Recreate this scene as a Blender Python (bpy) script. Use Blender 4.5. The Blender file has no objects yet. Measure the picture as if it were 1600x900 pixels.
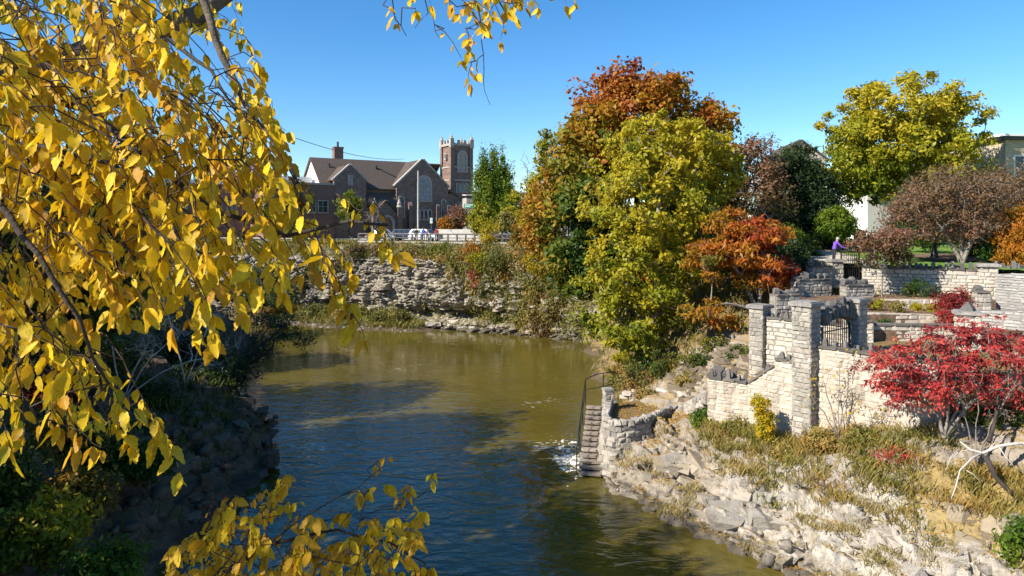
import bpy, math, random
import numpy as np
from mathutils import Vector, Matrix

# ------------------------------------------------------------------ camera, sky, sun, exposure
SC = bpy.context.scene
COL = SC.collection
H = 12.4            # eye height above the river, metres
F = 1100.0          # focal length in pixels of a 1600 px wide picture
HY = 355.0          # row of the horizon in that picture
cam_d = bpy.data.cameras.new('camera')
cam = bpy.data.objects.new('camera', cam_d); COL.objects.link(cam)
cam.location = (0, 0, H); cam.rotation_euler = (math.radians(90), 0, 0)
cam_d.sensor_width = 36; cam_d.lens = F / 1600 * 36; cam_d.shift_y = -(450 - HY) / 1600
cam_d.clip_start = 0.1; cam_d.clip_end = 6000
SC.camera = cam
SUN_AZ = math.atan2(-0.475, -0.88)       # direction towards the sun, in the xy plane
SUN_EL = math.radians(35)
S = Vector((math.cos(SUN_AZ) * math.cos(SUN_EL), math.sin(SUN_AZ) * math.cos(SUN_EL), math.sin(SUN_EL)))
W = bpy.data.worlds.new('World'); SC.world = W; W.use_nodes = True
wn = W.node_tree.nodes; wl = W.node_tree.links
bg = wn['Background']
sky = wn.new('ShaderNodeTexSky'); sky.sky_type = 'NISHITA'; sky.sun_disc = False
sky.sun_elevation = SUN_EL
sky.sun_rotation = math.atan2(S.x, S.y)
sky.altitude = 300; sky.air_density = 1.0; sky.dust_density = 0.0; sky.ozone_density = 4.0
hs = wn.new('ShaderNodeHueSaturation'); hs.inputs['Saturation'].default_value = 1.27
wl.new(sky.outputs[0], hs.inputs['Color']); wl.new(hs.outputs[0], bg.inputs[0]); bg.inputs[1].default_value = 0.103
sd = bpy.data.lights.new('sun', 'SUN'); sun = bpy.data.objects.new('sun', sd); COL.objects.link(sun)
sd.energy = 5.0; sd.angle = math.radians(0.5); sd.color = (1.0, 0.93, 0.82)
sun.rotation_euler = S.to_track_quat('Z', 'Y').to_euler(); sun.location = (-40, -20, 60)
SC.view_settings.view_transform = 'Standard'; SC.view_settings.look = 'None'
SC.view_settings.exposure = 0.9; SC.view_settings.gamma = 1.0
SC.cycles.max_bounces = 6; SC.cycles.diffuse_bounces = 3; SC.cycles.transparent_max_bounces = 6
random.seed(7)
RNG = np.random.default_rng(7)

# ------------------------------------------------------------------ helpers
def P(px, py, D):
    return np.array([(px - 800) / F * D, D, H - (py - HY) / F * D])
def XY(px, D): return ((px - 800) / F * D, D)
def ZZ(py, D): return H - (py - HY) / F * D

def _hash(ix, iy, iz, seed=0):
    h = (ix.astype(np.int64) * 374761393 + iy.astype(np.int64) * 668265263 + iz.astype(np.int64) * 2147483647 + seed * 1274126177) & 0xffffffff
    h = ((h ^ (h >> 13)) * 1274126177) & 0xffffffff
    h = ((h ^ (h >> 16)) * 2246822519) & 0xffffffff
    return ((h ^ (h >> 15)) & 0xffffff) / float(0x1000000)
def vnoise(Q, seed=0):
    Q = np.asarray(Q, float); i = np.floor(Q).astype(np.int64); f = Q - i; f = f * f * (3 - 2 * f)
    r = 0
    for a in (0, 1):
        for b in (0, 1):
            for c in (0, 1):
                w = (f[:, 0] if a else 1 - f[:, 0]) * (f[:, 1] if b else 1 - f[:, 1]) * (f[:, 2] if c else 1 - f[:, 2])
                r = r + w * _hash(i[:, 0] + a, i[:, 1] + b, i[:, 2] + c, seed)
    return r
def fbm(Q, octv=4, seed=0, gain=.5):
    Q = np.asarray(Q, float); r = 0; a = 1; t = 0
    for k in range(octv):
        r = r + a * vnoise(Q * (2.03 ** k) + 17.3 * k, seed + k); t += a; a *= gain
    return r / t
def cells(Q, seed=0):
    """distance to nearest and second nearest cell point, and a random value of the nearest cell"""
    Q = np.asarray(Q, float); i = np.floor(Q).astype(np.int64)
    d1 = np.full(len(Q), 9.); d2 = np.full(len(Q), 9.); rv = np.zeros(len(Q))
    for a in (-1, 0, 1):
        for b in (-1, 0, 1):
            for c in (-1, 0, 1):
                j = i + np.array([a, b, c])
                p = j + np.stack([_hash(j[:, 0], j[:, 1], j[:, 2], seed + 1), _hash(j[:, 0], j[:, 1], j[:, 2], seed + 2), _hash(j[:, 0], j[:, 1], j[:, 2], seed + 3)], 1)
                d = np.linalg.norm(p - Q, axis=1); v = _hash(j[:, 0], j[:, 1], j[:, 2], seed + 4)
                n = d < d1
                d2 = np.where(n, d1, np.minimum(d2, d)); rv = np.where(n, v, rv); d1 = np.where(n, d, d1)
    return d1, d2, rv

ORG = {}
def tag(o, label=None, cat=None, group=None, kind=None):
    if label: o['label'] = label
    if cat: o['category'] = cat
    if group: o['group'] = group
    if kind: o['kind'] = kind
    return o
def thing(name, label, cat, loc=(0, 0, 0), group=None):
    o = bpy.data.objects.new(name, None); COL.objects.link(o)
    o.location = loc; o.empty_display_size = .3; ORG[o.name] = np.array(loc, float)
    return tag(o, label, cat, group)
def link(name, me, parent=None):
    o = bpy.data.objects.new(name, me); COL.objects.link(o)
    if parent is not None: o.parent = parent
    ORG[o.name] = ORG.get(parent.name, np.zeros(3)) if parent is not None else np.zeros(3)
    return o
def raw(name, V, Fc, mat, parent=None, attr=None, uv=None, smooth=False, n=4):
    """one mesh object from numpy arrays in world coordinates; Fc is (m, n) of equal sized faces"""
    V = np.asarray(V, np.float32); Fc = np.asarray(Fc, np.int32)
    if parent is not None: V = V - ORG[parent.name].astype(np.float32)
    me = bpy.data.meshes.new(name); m = len(Fc); n = Fc.shape[1]
    me.vertices.add(len(V)); me.vertices.foreach_set('co', V.ravel())
    me.loops.add(m * n); me.loops.foreach_set('vertex_index', Fc.ravel())
    me.polygons.add(m); me.polygons.foreach_set('loop_start', np.arange(0, m * n, n, dtype=np.int32))
    try: me.polygons.foreach_set('loop_total', np.full(m, n, np.int32))
    except Exception: pass
    if smooth: me.polygons.foreach_set('use_smooth', np.ones(m, bool))
    for k, v in (attr or {}).items():
        a = me.attributes.new(k, 'FLOAT', 'POINT'); a.data.foreach_set('value', np.asarray(v, np.float32))
    if uv is not None:
        l = me.uv_layers.new(name='UVMap'); l.data.foreach_set('uv', np.asarray(uv, np.float32)[Fc.ravel()].ravel())
    me.update(calc_edges=True); me.validate()
    for x in (mat if isinstance(mat, (list, tuple)) else [mat]): me.materials.append(x)
    return link(name, me, parent)

class MB:
    """collects shapes and links them as one mesh object with metric box uvs"""
    def __init__(s): s.v = []; s.f = []; s.mi = []
    def add(s, V, Fs, mi=0):
        o = len(s.v); s.v += [tuple(map(float, p)) for p in V]; s.f += [tuple(i + o for i in f) for f in Fs]; s.mi += [mi] * len(Fs); return s
    def box(s, c, d, rz=0, mi=0, taper=1.0):
        x, y, z = d[0] / 2, d[1] / 2, d[2] / 2; ca, sa = math.cos(rz), math.sin(rz); V = []
        for (i, j, k) in ((-1, -1, -1), (1, -1, -1), (1, 1, -1), (-1, 1, -1), (-1, -1, 1), (1, -1, 1), (1, 1, 1), (-1, 1, 1)):
            t = taper if k > 0 else 1; a, b = i * x * t, j * y * t
            V.append((c[0] + a * ca - b * sa, c[1] + a * sa + b * ca, c[2] + k * z))
        return s.add(V, [(0, 3, 2, 1), (4, 5, 6, 7), (0, 1, 5, 4), (1, 2, 6, 5), (2, 3, 7, 6), (3, 0, 4, 7)], mi)
    def prism(s, poly, dv, mi=0):
        """poly: world points of a planar outline, extruded by the vector dv"""
        n = len(poly); A = [np.array(p, float) for p in poly]; Bq = [p + np.array(dv, float) for p in A]
        nr = np.zeros(3)
        for i in range(n): nr += np.cross(A[i] - A[0], A[(i + 1) % n] - A[0])
        if np.dot(nr, dv) > 0: A = A[::-1]; Bq = Bq[::-1]
        return s.add(A + Bq, [tuple(range(n)), tuple(range(2 * n - 1, n - 1, -1))] + [((i + 1) % n, i, n + i, n + (i + 1) % n) for i in range(n)], mi)
    def ring(s, outer, inner, dv, mi=0):
        """open strip between two matching outlines, extruded by dv (arch surrounds)"""
        n = len(outer); d = np.array(dv, float)
        V = [np.array(p) for p in outer] + [np.array(p) for p in inner]; V = V + [p + d for p in V]
        Fs = []
        for i in range(n - 1):
            Fs += [(i, i + 1, n + i + 1, n + i), (2 * n + i + 1, 2 * n + i, 3 * n + i, 3 * n + i + 1), (i, 2 * n + i, 2 * n + i + 1, i + 1), (n + i, n + i + 1, 3 * n + i + 1, 3 * n + i)]
        for i in (0, n - 1): Fs.append((i, n + i, 3 * n + i, 2 * n + i))
        return s.add(V, Fs, mi)
    def tube(s, pts, r, n=6, mi=0, caps=True):
        pts = [np.array(p, float) for p in pts]; m = len(pts); r = r if hasattr(r, '__len__') else [r] * m
        V = []; up = np.array([0.13, 0.21, 1.0])
        for i in range(m):
            t = pts[min(i + 1, m - 1)] - pts[max(i - 1, 0)]; t = t / (np.linalg.norm(t) + 1e-9)
            u = up if abs(t[2]) < .9 else np.array([1.0, .2, .1])
            a = np.cross(t, u); a /= np.linalg.norm(a); b = np.cross(t, a)
            for k in range(n):
                w = 2 * math.pi * k / n; V.append(pts[i] + r[i] * (a * math.cos(w) + b * math.sin(w)))
        Fs = [(i * n + k, i * n + (k + 1) % n, (i + 1) * n + (k + 1) % n, (i + 1) * n + k) for i in range(m - 1) for k in range(n)]
        if caps: Fs += [tuple(range(n - 1, -1, -1)), tuple(range((m - 1) * n, m * n))]
        return s.add(V, Fs, mi)
    def lathe(s, c, prof, n=12, mi=0):
        V = [(c[0] + r * math.cos(2 * math.pi * k / n), c[1] + r * math.sin(2 * math.pi * k / n), c[2] + z) for r, z in prof for k in range(n)]
        m = len(prof)
        Fs = [(i * n + k, i * n + (k + 1) % n, (i + 1) * n + (k + 1) % n, (i + 1) * n + k) for i in range(m - 1) for k in range(n)]
        return s.add(V, Fs + [tuple(range(n - 1, -1, -1)), tuple(range((m - 1) * n, m * n))], mi)
    def build(s, name, mat, parent=None, smooth=False, jit=0):
        V = np.array(s.v, float)
        if jit: V = V + (fbm(V * 2.3, 2) - .5)[:, None] * jit * 2 + RNG.normal(0, jit * .25, V.shape)
        o = ORG[parent.name] if parent is not None else np.zeros(3)
        me = bpy.data.meshes.new(name); me.from_pydata((V - o).tolist(), [], s.f)
        mats = mat if isinstance(mat, (list, tuple)) else [mat]
        for m in mats: me.materials.append(m)
        uv = me.uv_layers.new(name='UVMap')
        for p in me.polygons:
            p.material_index = s.mi[p.index]; p.use_smooth = smooth
            n = p.normal
            if abs(n.z) < .8:
                h = math.hypot(n.x, n.y) or 1; tx, ty = -n.y / h, n.x / h
                for li in p.loop_indices:
                    q = V[me.loops[li].vertex_index]; uv.data[li].uv = (q[0] * tx + q[1] * ty, q[2] / max(h, .3))
            else:
                for li in p.loop_indices:
                    q = V[me.loops[li].vertex_index]; uv.data[li].uv = (q[0], q[1])
        return link(name, me, parent)

# ------------------------------------------------------------------ materials
def nodes(name):
    m = bpy.data.materials.new(name); m.use_nodes = True
    nt = m.node_tree; b = nt.nodes['Principled BSDF']
    return m, nt, b
def N(nt, t, **k):
    n = nt.nodes.new(t)
    for a, v in k.items():
        if a.startswith('i_'):
            key = a[2:]; key = int(key) if key.isdigit() else key.replace('_', ' ')
            n.inputs[key].default_value = v
        else: setattr(n, a, v)
    return n
def ramp(nt, fac, stops, interp='LINEAR'):
    r = nt.nodes.new('ShaderNodeValToRGB'); r.color_ramp.interpolation = interp; e = r.color_ramp.elements
    while len(e) < len(stops): e.new(.5)
    for i, (p, c) in enumerate(stops): e[i].position = p; e[i].color = (c[0], c[1], c[2], 1)
    nt.links.new(fac, r.inputs[0]); return r.outputs[0]
def mix(nt, fac, a, b, mode='MIX'):
    m = nt.nodes.new('ShaderNodeMix'); m.data_type = 'RGBA'; m.blend_type = mode
    if isinstance(fac, (int, float)): m.inputs[0].default_value = fac
    else: nt.links.new(fac, m.inputs[0])
    for s, i in ((a, 6), (b, 7)):
        if isinstance(s, tuple): m.inputs[i].default_value = (*s, 1) if len(s) == 3 else s
        else: nt.links.new(s, m.inputs[i])
    return m.outputs[2]
def noise(nt, vec, scale, detail=4, rough=.55, dist=0, sc=None):
    if sc is not None:
        mp = N(nt, 'ShaderNodeMapping'); mp.inputs['Scale'].default_value = sc; nt.links.new(vec, mp.inputs[0]); vec = mp.outputs[0]
    n = N(nt, 'ShaderNodeTexNoise', i_Scale=scale, i_Detail=detail, i_Roughness=rough, i_Distortion=dist); nt.links.new(vec, n.inputs['Vector'])
    return n.outputs['Fac']
def bump(nt, b, h, strength=.5, dist=.02):
    n = N(nt, 'ShaderNodeBump', i_Strength=strength, i_Distance=dist); nt.links.new(h, n.inputs['Height']); nt.links.new(n.outputs[0], b.inputs['Normal']); return n
def pos(nt): return N(nt, 'ShaderNodeNewGeometry').outputs['Position']
def objc(nt): return N(nt, 'ShaderNodeTexCoord').outputs['Object']

def simple(name, c, rough=.7, var=.25, scale=3, metal=0, bmp=.15, spec=.3):
    m, nt, b = nodes(name); v = objc(nt)
    n = noise(nt, v, scale, 5)
    col = ramp(nt, n, [(.3, tuple(x * (1 - var) for x in c)), (.7, tuple(min(1, x * (1 + var)) for x in c))])
    nt.links.new(col, b.inputs['Base Color']); b.inputs['Roughness'].default_value = rough; b.inputs['Metallic'].default_value = metal
    b.inputs['Specular IOR Level'].default_value = spec
    if bmp: bump(nt, b, noise(nt, v, scale * 6, 3), bmp, .02)
    return m
def leafmat(name, stops, trans=.4, rough=.5):
    m, nt, b = nodes(name); nt.nodes.remove(b); out = nt.nodes['Material Output']
    a = N(nt, 'ShaderNodeAttribute', attribute_name='hue')
    col = ramp(nt, a.outputs['Fac'], stops)
    d = N(nt, 'ShaderNodeBsdfPrincipled', i_Roughness=rough); d.inputs['Specular IOR Level'].default_value = .25
    t = N(nt, 'ShaderNodeBsdfTranslucent'); mx = N(nt, 'ShaderNodeMixShader', i_0=trans)
    nt.links.new(col, d.inputs['Base Color'])
    nt.links.new(col, t.inputs['Color']); nt.links.new(d.outputs[0], mx.inputs[1]); nt.links.new(t.outputs[0], mx.inputs[2]); nt.links.new(mx.outputs[0], out.inputs[0])
    return m
def rockmat(name, light, mid, dark, lichen=None, scale=1.0, moss=None, strat=6.0, litter=0, patch_at=None):
    m, nt, b = nodes(name); v = pos(nt)
    n1 = noise(nt, v, .55 * scale, 6, .62); n2 = noise(nt, v, 2.3 * scale, 7, .68, .4); n3 = noise(nt, v, 1.0 * scale, 6, .65, .3, (1, 1, strat))
    c = ramp(nt, n2, [(.30, dark), (.44, mid), (.60, light), (.8, tuple(min(1, x * 1.15) for x in light))])
    c2 = ramp(nt, n3, [(.36, dark), (.5, mid), (.66, light)])
    c = mix(nt, .45, c, c2)
    c = mix(nt, ramp(nt, n1, [(.5, (0, 0, 0)), (.66, (.75, .75, .75))]), c, mid)
    st = noise(nt, v, 5 * scale, 5, .7)
    c = mix(nt, ramp(nt, st, [(.60, (0, 0, 0)), (.70, (.8, .8, .8))]), c, dark)
    if lichen:
        l = noise(nt, v, 1.1, 5, .7, .5); c = mix(nt, ramp(nt, l, [(.58, (0, 0, 0)), (.66, (.8, .8, .8))]), c, lichen)
    if moss:
        g = N(nt, 'ShaderNodeNewGeometry'); sx = N(nt, 'ShaderNodeSeparateXYZ'); nt.links.new(g.outputs['Normal'], sx.inputs[0])
        mm = N(nt, 'ShaderNodeMath', operation='MULTIPLY'); nt.links.new(sx.outputs[2], mm.inputs[0]); nt.links.new(noise(nt, v, 1.7, 5, .7), mm.inputs[1])
        mcol = ramp(nt, noise(nt, v, 7, 5, .7), [(.3, moss[0]), (.5, moss[1]), (.7, moss[2])])
        c = mix(nt, ramp(nt, mm.outputs[0], [(.36, (0, 0, 0)), (.46, (.9, .9, .9))]), c, mcol)
    for (q0, q1, q2, sc_, col_) in (patch_at or ()):      # lichen or bare bleached stone over one stretch of the rock
        dn = N(nt, 'ShaderNodeVectorMath', operation='LENGTH'); mpn = N(nt, 'ShaderNodeMapping'); mpn.inputs['Location'].default_value = (-q0 * sc_, -q1 * sc_, -q2 * 1.3); mpn.inputs['Scale'].default_value = (sc_, sc_, 1.3); nt.links.new(v, mpn.inputs[0]); nt.links.new(mpn.outputs[0], dn.inputs[0])
        k = N(nt, 'ShaderNodeMath', operation='MULTIPLY_ADD'); nt.links.new(noise(nt, v, 1.7, 7, .75, .3), k.inputs[0]); k.inputs[1].default_value = -3.4; nt.links.new(dn.outputs['Value'], k.inputs[2])
        tone = ramp(nt, noise(nt, v, 3.0, 6, .7), [(.35, tuple(x * .6 for x in col_)), (.6, col_)])
        c = mix(nt, ramp(nt, k.outputs[0], [(.0, (.85, .85, .85)), (.3, (0, 0, 0))]), c, tone)
    nt.links.new(c, b.inputs['Base Color']); b.inputs['Roughness'].default_value = .9; b.inputs['Specular IOR Level'].default_value = .15
    zz = N(nt, 'ShaderNodeSeparateXYZ'); nt.links.new(v, zz.inputs[0]); zk = N(nt, 'ShaderNodeMath', operation='MULTIPLY_ADD'); nt.links.new(noise(nt, v, 1.2, 4, .6), zk.inputs[0]); zk.inputs[1].default_value = -.9; nt.links.new(zz.outputs[2], zk.inputs[2])   # wet tide line
    wet = mix(nt, ramp(nt, zk.outputs[0], [(.0, (.75, .75, .75)), (.12, (0, 0, 0))]), c, (.06, .05, .036)); nt.links.new(wet, b.inputs['Base Color'])
    hm = N(nt, 'ShaderNodeMath', operation='ADD'); nt.links.new(noise(nt, v, 9 * scale, 8, .7), hm.inputs[0]); nt.links.new(n3, hm.inputs[1])
    bump(nt, b, hm.outputs[0], .8, .09)
    return m
def stonemat(name, cols, patch, bmp=.6, scale=6, spot=None, stain=False):
    """stone whose tint differs from piece to piece"""
    m, nt, b = nodes(name); v = pos(nt)
    oi = N(nt, 'ShaderNodeObjectInfo')
    n = len(cols); c = ramp(nt, oi.outputs['Random'], [(i / (n - 1), k) for i, k in enumerate(cols)])
    nz = noise(nt, v, scale, 6, .7); c = mix(nt, ramp(nt, nz, [(.45, (0, 0, 0)), (.68, (.75, .75, .75))]), c, patch)
    c = mix(nt, ramp(nt, noise(nt, v, .9, 5, .65), [(.48, (0, 0, 0)), (.68, (.7, .7, .7))]), c, patch)
    if spot: c = mix(nt, ramp(nt, noise(nt, v, 14, 4, .6), [(.6, (0, 0, 0)), (.72, (.6, .6, .6))]), c, spot)
    if stain:      # weather stains running down, and a dirty foot
        c = mix(nt, ramp(nt, noise(nt, v, 1.6, 6, .72, .4, (1, 1, .3)), [(.52, (0, 0, 0)), (.66, (.72, .72, .72))]), c, (.20, .175, .145))
        c = mix(nt, ramp(nt, noise(nt, v, .7, 5, .7, .3), [(.55, (0, 0, 0)), (.68, (.5, .5, .5))]), c, (.42, .29, .17))
    nt.links.new(c, b.inputs['Base Color']); b.inputs['Roughness'].default_value = .9; b.inputs['Specular IOR Level'].default_value = .15
    bump(nt, b, noise(nt, v, scale * 4, 7, .7), bmp, .03)
    return m
def brickmat(name, c1, c2, mort, bw, bh, ms=.012, noise_c=None):
    m, nt, b = nodes(name); uv = N(nt, 'ShaderNodeTexCoord').outputs['UV']
    br = N(nt, 'ShaderNodeTexBrick', i_Scale=1.0); br.inputs['Brick Width'].default_value = bw; br.inputs['Row Height'].default_value = bh
    br.inputs['Mortar Size'].default_value = ms; br.inputs['Color1'].default_value = (*c1, 1); br.inputs['Color2'].default_value = (*c2, 1); br.inputs['Mortar'].default_value = (*mort, 1); br.inputs['Bias'].default_value = 0
    nt.links.new(uv, br.inputs['Vector'])
    c = br.outputs['Color']; nz = noise(nt, uv, .7, 6, .7)
    c = mix(nt, ramp(nt, nz, [(.35, (0, 0, 0)), (.7, (.55, .55, .55))]), c, noise_c or c1)
    c = mix(nt, .35, c, ramp(nt, noise(nt, uv, 3, 4, .7, 0, (1, 2.2, 1)), [(.3, tuple(x * .45 for x in c1)), (.7, tuple(min(1, x * 1.5) for x in c2))]))
    nt.links.new(c, b.inputs['Base Color']); b.inputs['Roughness'].default_value = .88; b.inputs['Specular IOR Level'].default_value = .2
    iv = N(nt, 'ShaderNodeMath', operation='SUBTRACT'); iv.inputs[0].default_value = 1; nt.links.new(br.outputs['Fac'], iv.inputs[1])
    bump(nt, b, iv.outputs[0], .5, .03)
    return m
M = {}
M['bark'] = simple('bark', (.11, .085, .065), .9, .45, 6, bmp=.7)
M['bark_dark'] = simple('bark_dark', (.05, .04, .033), .9, .4, 6, bmp=.7)
M['bark_grey'] = simple('bark_grey', (.22, .19, .16), .9, .4, 6, bmp=.6)
M['dead_wood'] = simple('dead_wood', (.46, .41, .36), .85, .3, 5, bmp=.5)
M['twig'] = simple('twig', (.075, .05, .035), .85, .3, 20, bmp=.2)
M['iron'] = simple('iron', (.012, .012, .013), .45, .3, 8, bmp=.1, spec=.5)
M['asphalt'] = simple('asphalt', (.055, .055, .057), .9, .25, 3, bmp=.3)
M['concrete'] = simple('concrete', (.40, .375, .33), .85, .18, 1.6, bmp=.2)
M['galv'] = simple('galvanised_rail', (.13, .122, .11), .6, .2, 2, bmp=.1)
M['white'] = simple('white_paint', (.75, .74, .71), .7, .06, 1, bmp=.05)
M['trim'] = simple('pale_stone_trim', (.36, .32, .275), .85, .18, 2, bmp=.2)
M['glass'] = simple('window_glass', (.03, .04, .05), .08, .4, 1, bmp=0, spec=.6)
M['stained'] = simple('leaded_glass', (.20, .23, .26), .25, .35, 1.2, bmp=.1, spec=.6)
M['louvre'] = simple('belfry_louvre', (.33, .31, .27), .8, .2, 2, bmp=.1)
M['church'] = brickmat('red_sandstone', (.105, .06, .048), (.27, .185, .15), (.22, .18, .15), .75, .36, .03, (.165, .105, .085))
M['roof'] = brickmat('brown_shingle', (.075, .056, .045), (.12, .092, .075), (.045, .035, .03), .35, .22, .012, (.09, .07, .056))
M['cream'] = brickmat('cream_stone', (.36, .29, .19), (.48, .40, .28), (.4, .35, .27), .5, .25, .02, (.42, .35, .24))
M['redbrick'] = brickmat('brown_brick', (.17, .09, .07), (.24, .13, .10), (.25, .2, .17), .5, .2, .02, (.2, .11, .09))
M['wall_pale'] = stonemat('limewashed_stone', [(.50, .43, .345), (.42, .355, .28), (.55, .485, .40), (.34, .29, .23), (.52, .455, .375)], (.55, .485, .405), .7, 3.2, (.24, .20, .16), True)
M['mortar_pale'] = stonemat('limewash_mortar', [(.50, .43, .34), (.54, .47, .38)], (.36, .305, .245), .9, 7, (.22, .185, .15), True)
M['wall_grey'] = stonemat('grey_limestone', [(.42, .375, .31), (.33, .295, .245), (.50, .445, .37), (.26, .235, .20), (.46, .41, .335)], (.20, .185, .16), .7, 5, (.13, .12, .11))
M['mortar_grey'] = stonemat('grey_mortar', [(.25, .23, .2), (.28, .26, .22)], (.17, .16, .145), .8, 7)
M['wall_buff'] = stonemat('buff_limestone', [(.52, .46, .37), (.44, .38, .30), (.60, .54, .45), (.36, .32, .26), (.54, .48, .40)], (.42, .38, .33), .6, 5, (.22, .2, .17))
M['rubble'] = stonemat('pale_rubble', [(.38, .365, .34), (.29, .28, .26), (.47, .455, .42), (.235, .225, .21), (.41, .39, .35)], (.28, .27, .25), .6, 5, (.18, .17, .16))
M['cap'] = stonemat('cap_stone', [(.34, .32, .29), (.27, .255, .23), (.38, .35, .31)], (.13, .122, .11), .6, 5, (.12, .115, .105))
M['upright'] = stonemat('weathered_upright', [(.12, .115, .108), (.16, .15, .14), (.095, .09, .085), (.2, .185, .17)], (.085, .08, .075), .7, 8)
M['coping'] = stonemat('brown_coping', [(.17, .145, .12), (.13, .115, .10), (.21, .18, .15)], (.10, .092, .083), .6, 6)
M['step_core'] = simple('step_core', (.10, .085, .07), .9, .4, 6, bmp=.5)  # dark riser colour paints in the shadow under the treads
M['step'] = stonemat('worn_step', [(.30, .26, .21), (.24, .21, .17), (.35, .30, .245)], (.22, .165, .11), .5, 4, (.17, .145, .12))
M['rock'] = rockmat('limestone_rock', (.41, .35, .275), (.26, .225, .18), (.11, .096, .08), None, 1.0, ((.24, .20, .10), (.36, .24, .11), (.17, .17, .06)), 4, patch_at=((12.9, 23.6, 1.9, .42, (.54, .49, .42)), (10.6, 27.6, 1.6, .6, (.46, .42, .36)), (15.9, 23.5, 3.0, .78, (.36, .255, .085))))
M['cliff'] = rockmat('cliff_limestone', (.47, .42, .35), (.25, .215, .17), (.08, .07, .057), None, .9, ((.16, .17, .05), (.25, .22, .1), (.10, .13, .04)), 5)
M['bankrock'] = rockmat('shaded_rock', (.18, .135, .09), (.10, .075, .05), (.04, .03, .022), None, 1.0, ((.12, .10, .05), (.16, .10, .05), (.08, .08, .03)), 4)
def piecemat(name, src, cols):
    """the bank's own rock, with a tint that differs from block to block"""
    m = src.copy(); m.name = name; nt = m.node_tree; b = nt.nodes['Principled BSDF']; l = b.inputs['Base Color'].links[0]; c = l.from_socket
    oi = N(nt, 'ShaderNodeObjectInfo'); gi = N(nt, 'ShaderNodeNewGeometry'); ad = N(nt, 'ShaderNodeMath', operation='ADD'); nt.links.new(oi.outputs['Random'], ad.inputs[0]); nt.links.new(gi.outputs['Random Per Island'], ad.inputs[1]); fr = N(nt, 'ShaderNodeMath', operation='FRACT'); nt.links.new(ad.outputs[0], fr.inputs[0])
    n = len(cols); t = ramp(nt, fr.outputs[0], [(i / (n - 1), k) for i, k in enumerate(cols)])
    nt.links.new(mix(nt, .55, c, t), b.inputs['Base Color']); return m
M['rockpiece'] = piecemat('limestone_block', M['rock'], [(.36, .315, .26), (.21, .19, .165), (.50, .45, .38), (.27, .24, .20), (.16, .147, .13), (.42, .35, .255), (.30, .265, .225)])
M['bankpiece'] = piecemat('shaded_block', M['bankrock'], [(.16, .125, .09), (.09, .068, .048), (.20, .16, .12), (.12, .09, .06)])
M['paleslab'] = simple('pale_slab', (.58, .53, .45), .85, .3, 1.4, bmp=.5)
M['cliffpiece'] = piecemat('cliff_block', M['cliff'], [(.50, .455, .385), (.34, .295, .23), (.56, .52, .45), (.22, .19, .15), (.45, .38, .285), (.38, .34, .285)])
M['outcrop'] = piecemat('brown_outcrop', M['bankrock'], [(.22, .175, .125), (.14, .11, .08), (.28, .23, .17), (.18, .14, .10)])
M['litter'] = rockmat('leaf_littered_soil', (.32, .23, .12), (.20, .145, .08), (.09, .07, .045), None, 2.2, ((.3, .22, .07), (.24, .15, .06), (.15, .13, .05)), 1)
M['mulch'] = simple('garden_mulch', (.16, .105, .07), .95, .45, 5, bmp=.9)
M['pathmat'] = simple('gravel_path', (.50, .43, .34), .9, .2, 4, bmp=.5)
M['lawn'] = simple('mown_lawn', (.115, .21, .03), .9, .35, 2.2, bmp=.9)
M['plain'] = simple('far_ground', (.14, .14, .06), .95, .3, .05, bmp=.2)

# ------------------------------------------------------------------ generators
def unit(a): return a / (np.linalg.norm(a, axis=-1, keepdims=True) + 1e-9)
def leaf_quads(p, d, nrm, L, Wd, fold=.18):
    """one folded kite per point: p base centre, d direction, nrm face normal"""
    d = unit(d); s = unit(np.cross(d, nrm)); n2 = np.cross(s, d)
    L = L[:, None]; Wd = Wd[:, None]
    V = np.stack([p - d * L * .5, p + s * Wd * .5 - d * L * .06 + n2 * Wd * fold, p + d * L * .5, p - s * Wd * .5 - d * L * .06 + n2 * Wd * fold], 1).reshape(-1, 3)
    return V, np.arange(len(V)).reshape(-1, 4)
def cloud(C, n, r, L, Wd, rng, out=None, up=.35, flat=.75, droop=.3, spread=.8):
    """n leaves round every clump centre"""
    k = len(C); c = np.repeat(C, n, 0)
    g = rng.normal(0, .5, (k * n, 3)); q = np.linalg.norm(g, axis=1, keepdims=True); g = g * np.minimum(1, 1.15 / (q + 1e-6))
    rr = np.repeat(r if hasattr(r, '__len__') else np.full(k, r), n)[:, None]
    p = c + g * rr * np.array([1, 1, flat])
    o = unit(g) if out is None else unit(np.repeat(out, n, 0) + .6 * unit(g))
    nrm = unit(o * .7 + rng.normal(0, spread, (k * n, 3)) + np.array([0, 0, up]))
    d = rng.normal(0, 1, (k * n, 3)) + np.array([0, 0, -droop * 2]); d = d - nrm * np.sum(d * nrm, 1, keepdims=True)
    l = L * rng.uniform(.5, 1.45, k * n)
    return leaf_quads(p, d, nrm, l, l * Wd)
def tubes(A, B, ra, rb, sides=5):
    A = np.asarray(A); B = np.asarray(B); t = unit(B - A)
    ref = np.where(np.abs(t[:, 2:3]) > .9, np.array([[1., .1, 0]]), np.array([[.1, .05, 1.]]))
    a = unit(np.cross(t, ref)); b = np.cross(t, a)
    w = np.arange(sides) * 2 * math.pi / sides
    ring = a[:, None] * np.cos(w)[None, :, None] + b[:, None] * np.sin(w)[None, :, None]
    V = np.concatenate([A[:, None] - t[:, None] * ra[:, None, None] * .3 + ring * ra[:, None, None], B[:, None] + t[:, None] * rb[:, None, None] * .3 + ring * rb[:, None, None]], 1)
    k = np.arange(sides); f = np.stack([k, (k + 1) % sides, sides + (k + 1) % sides, sides + k], 1)
    Fc = (f[None] + (np.arange(len(A)) * 2 * sides)[:, None, None]).reshape(-1, 4)
    return V.reshape(-1, 3), Fc
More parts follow.
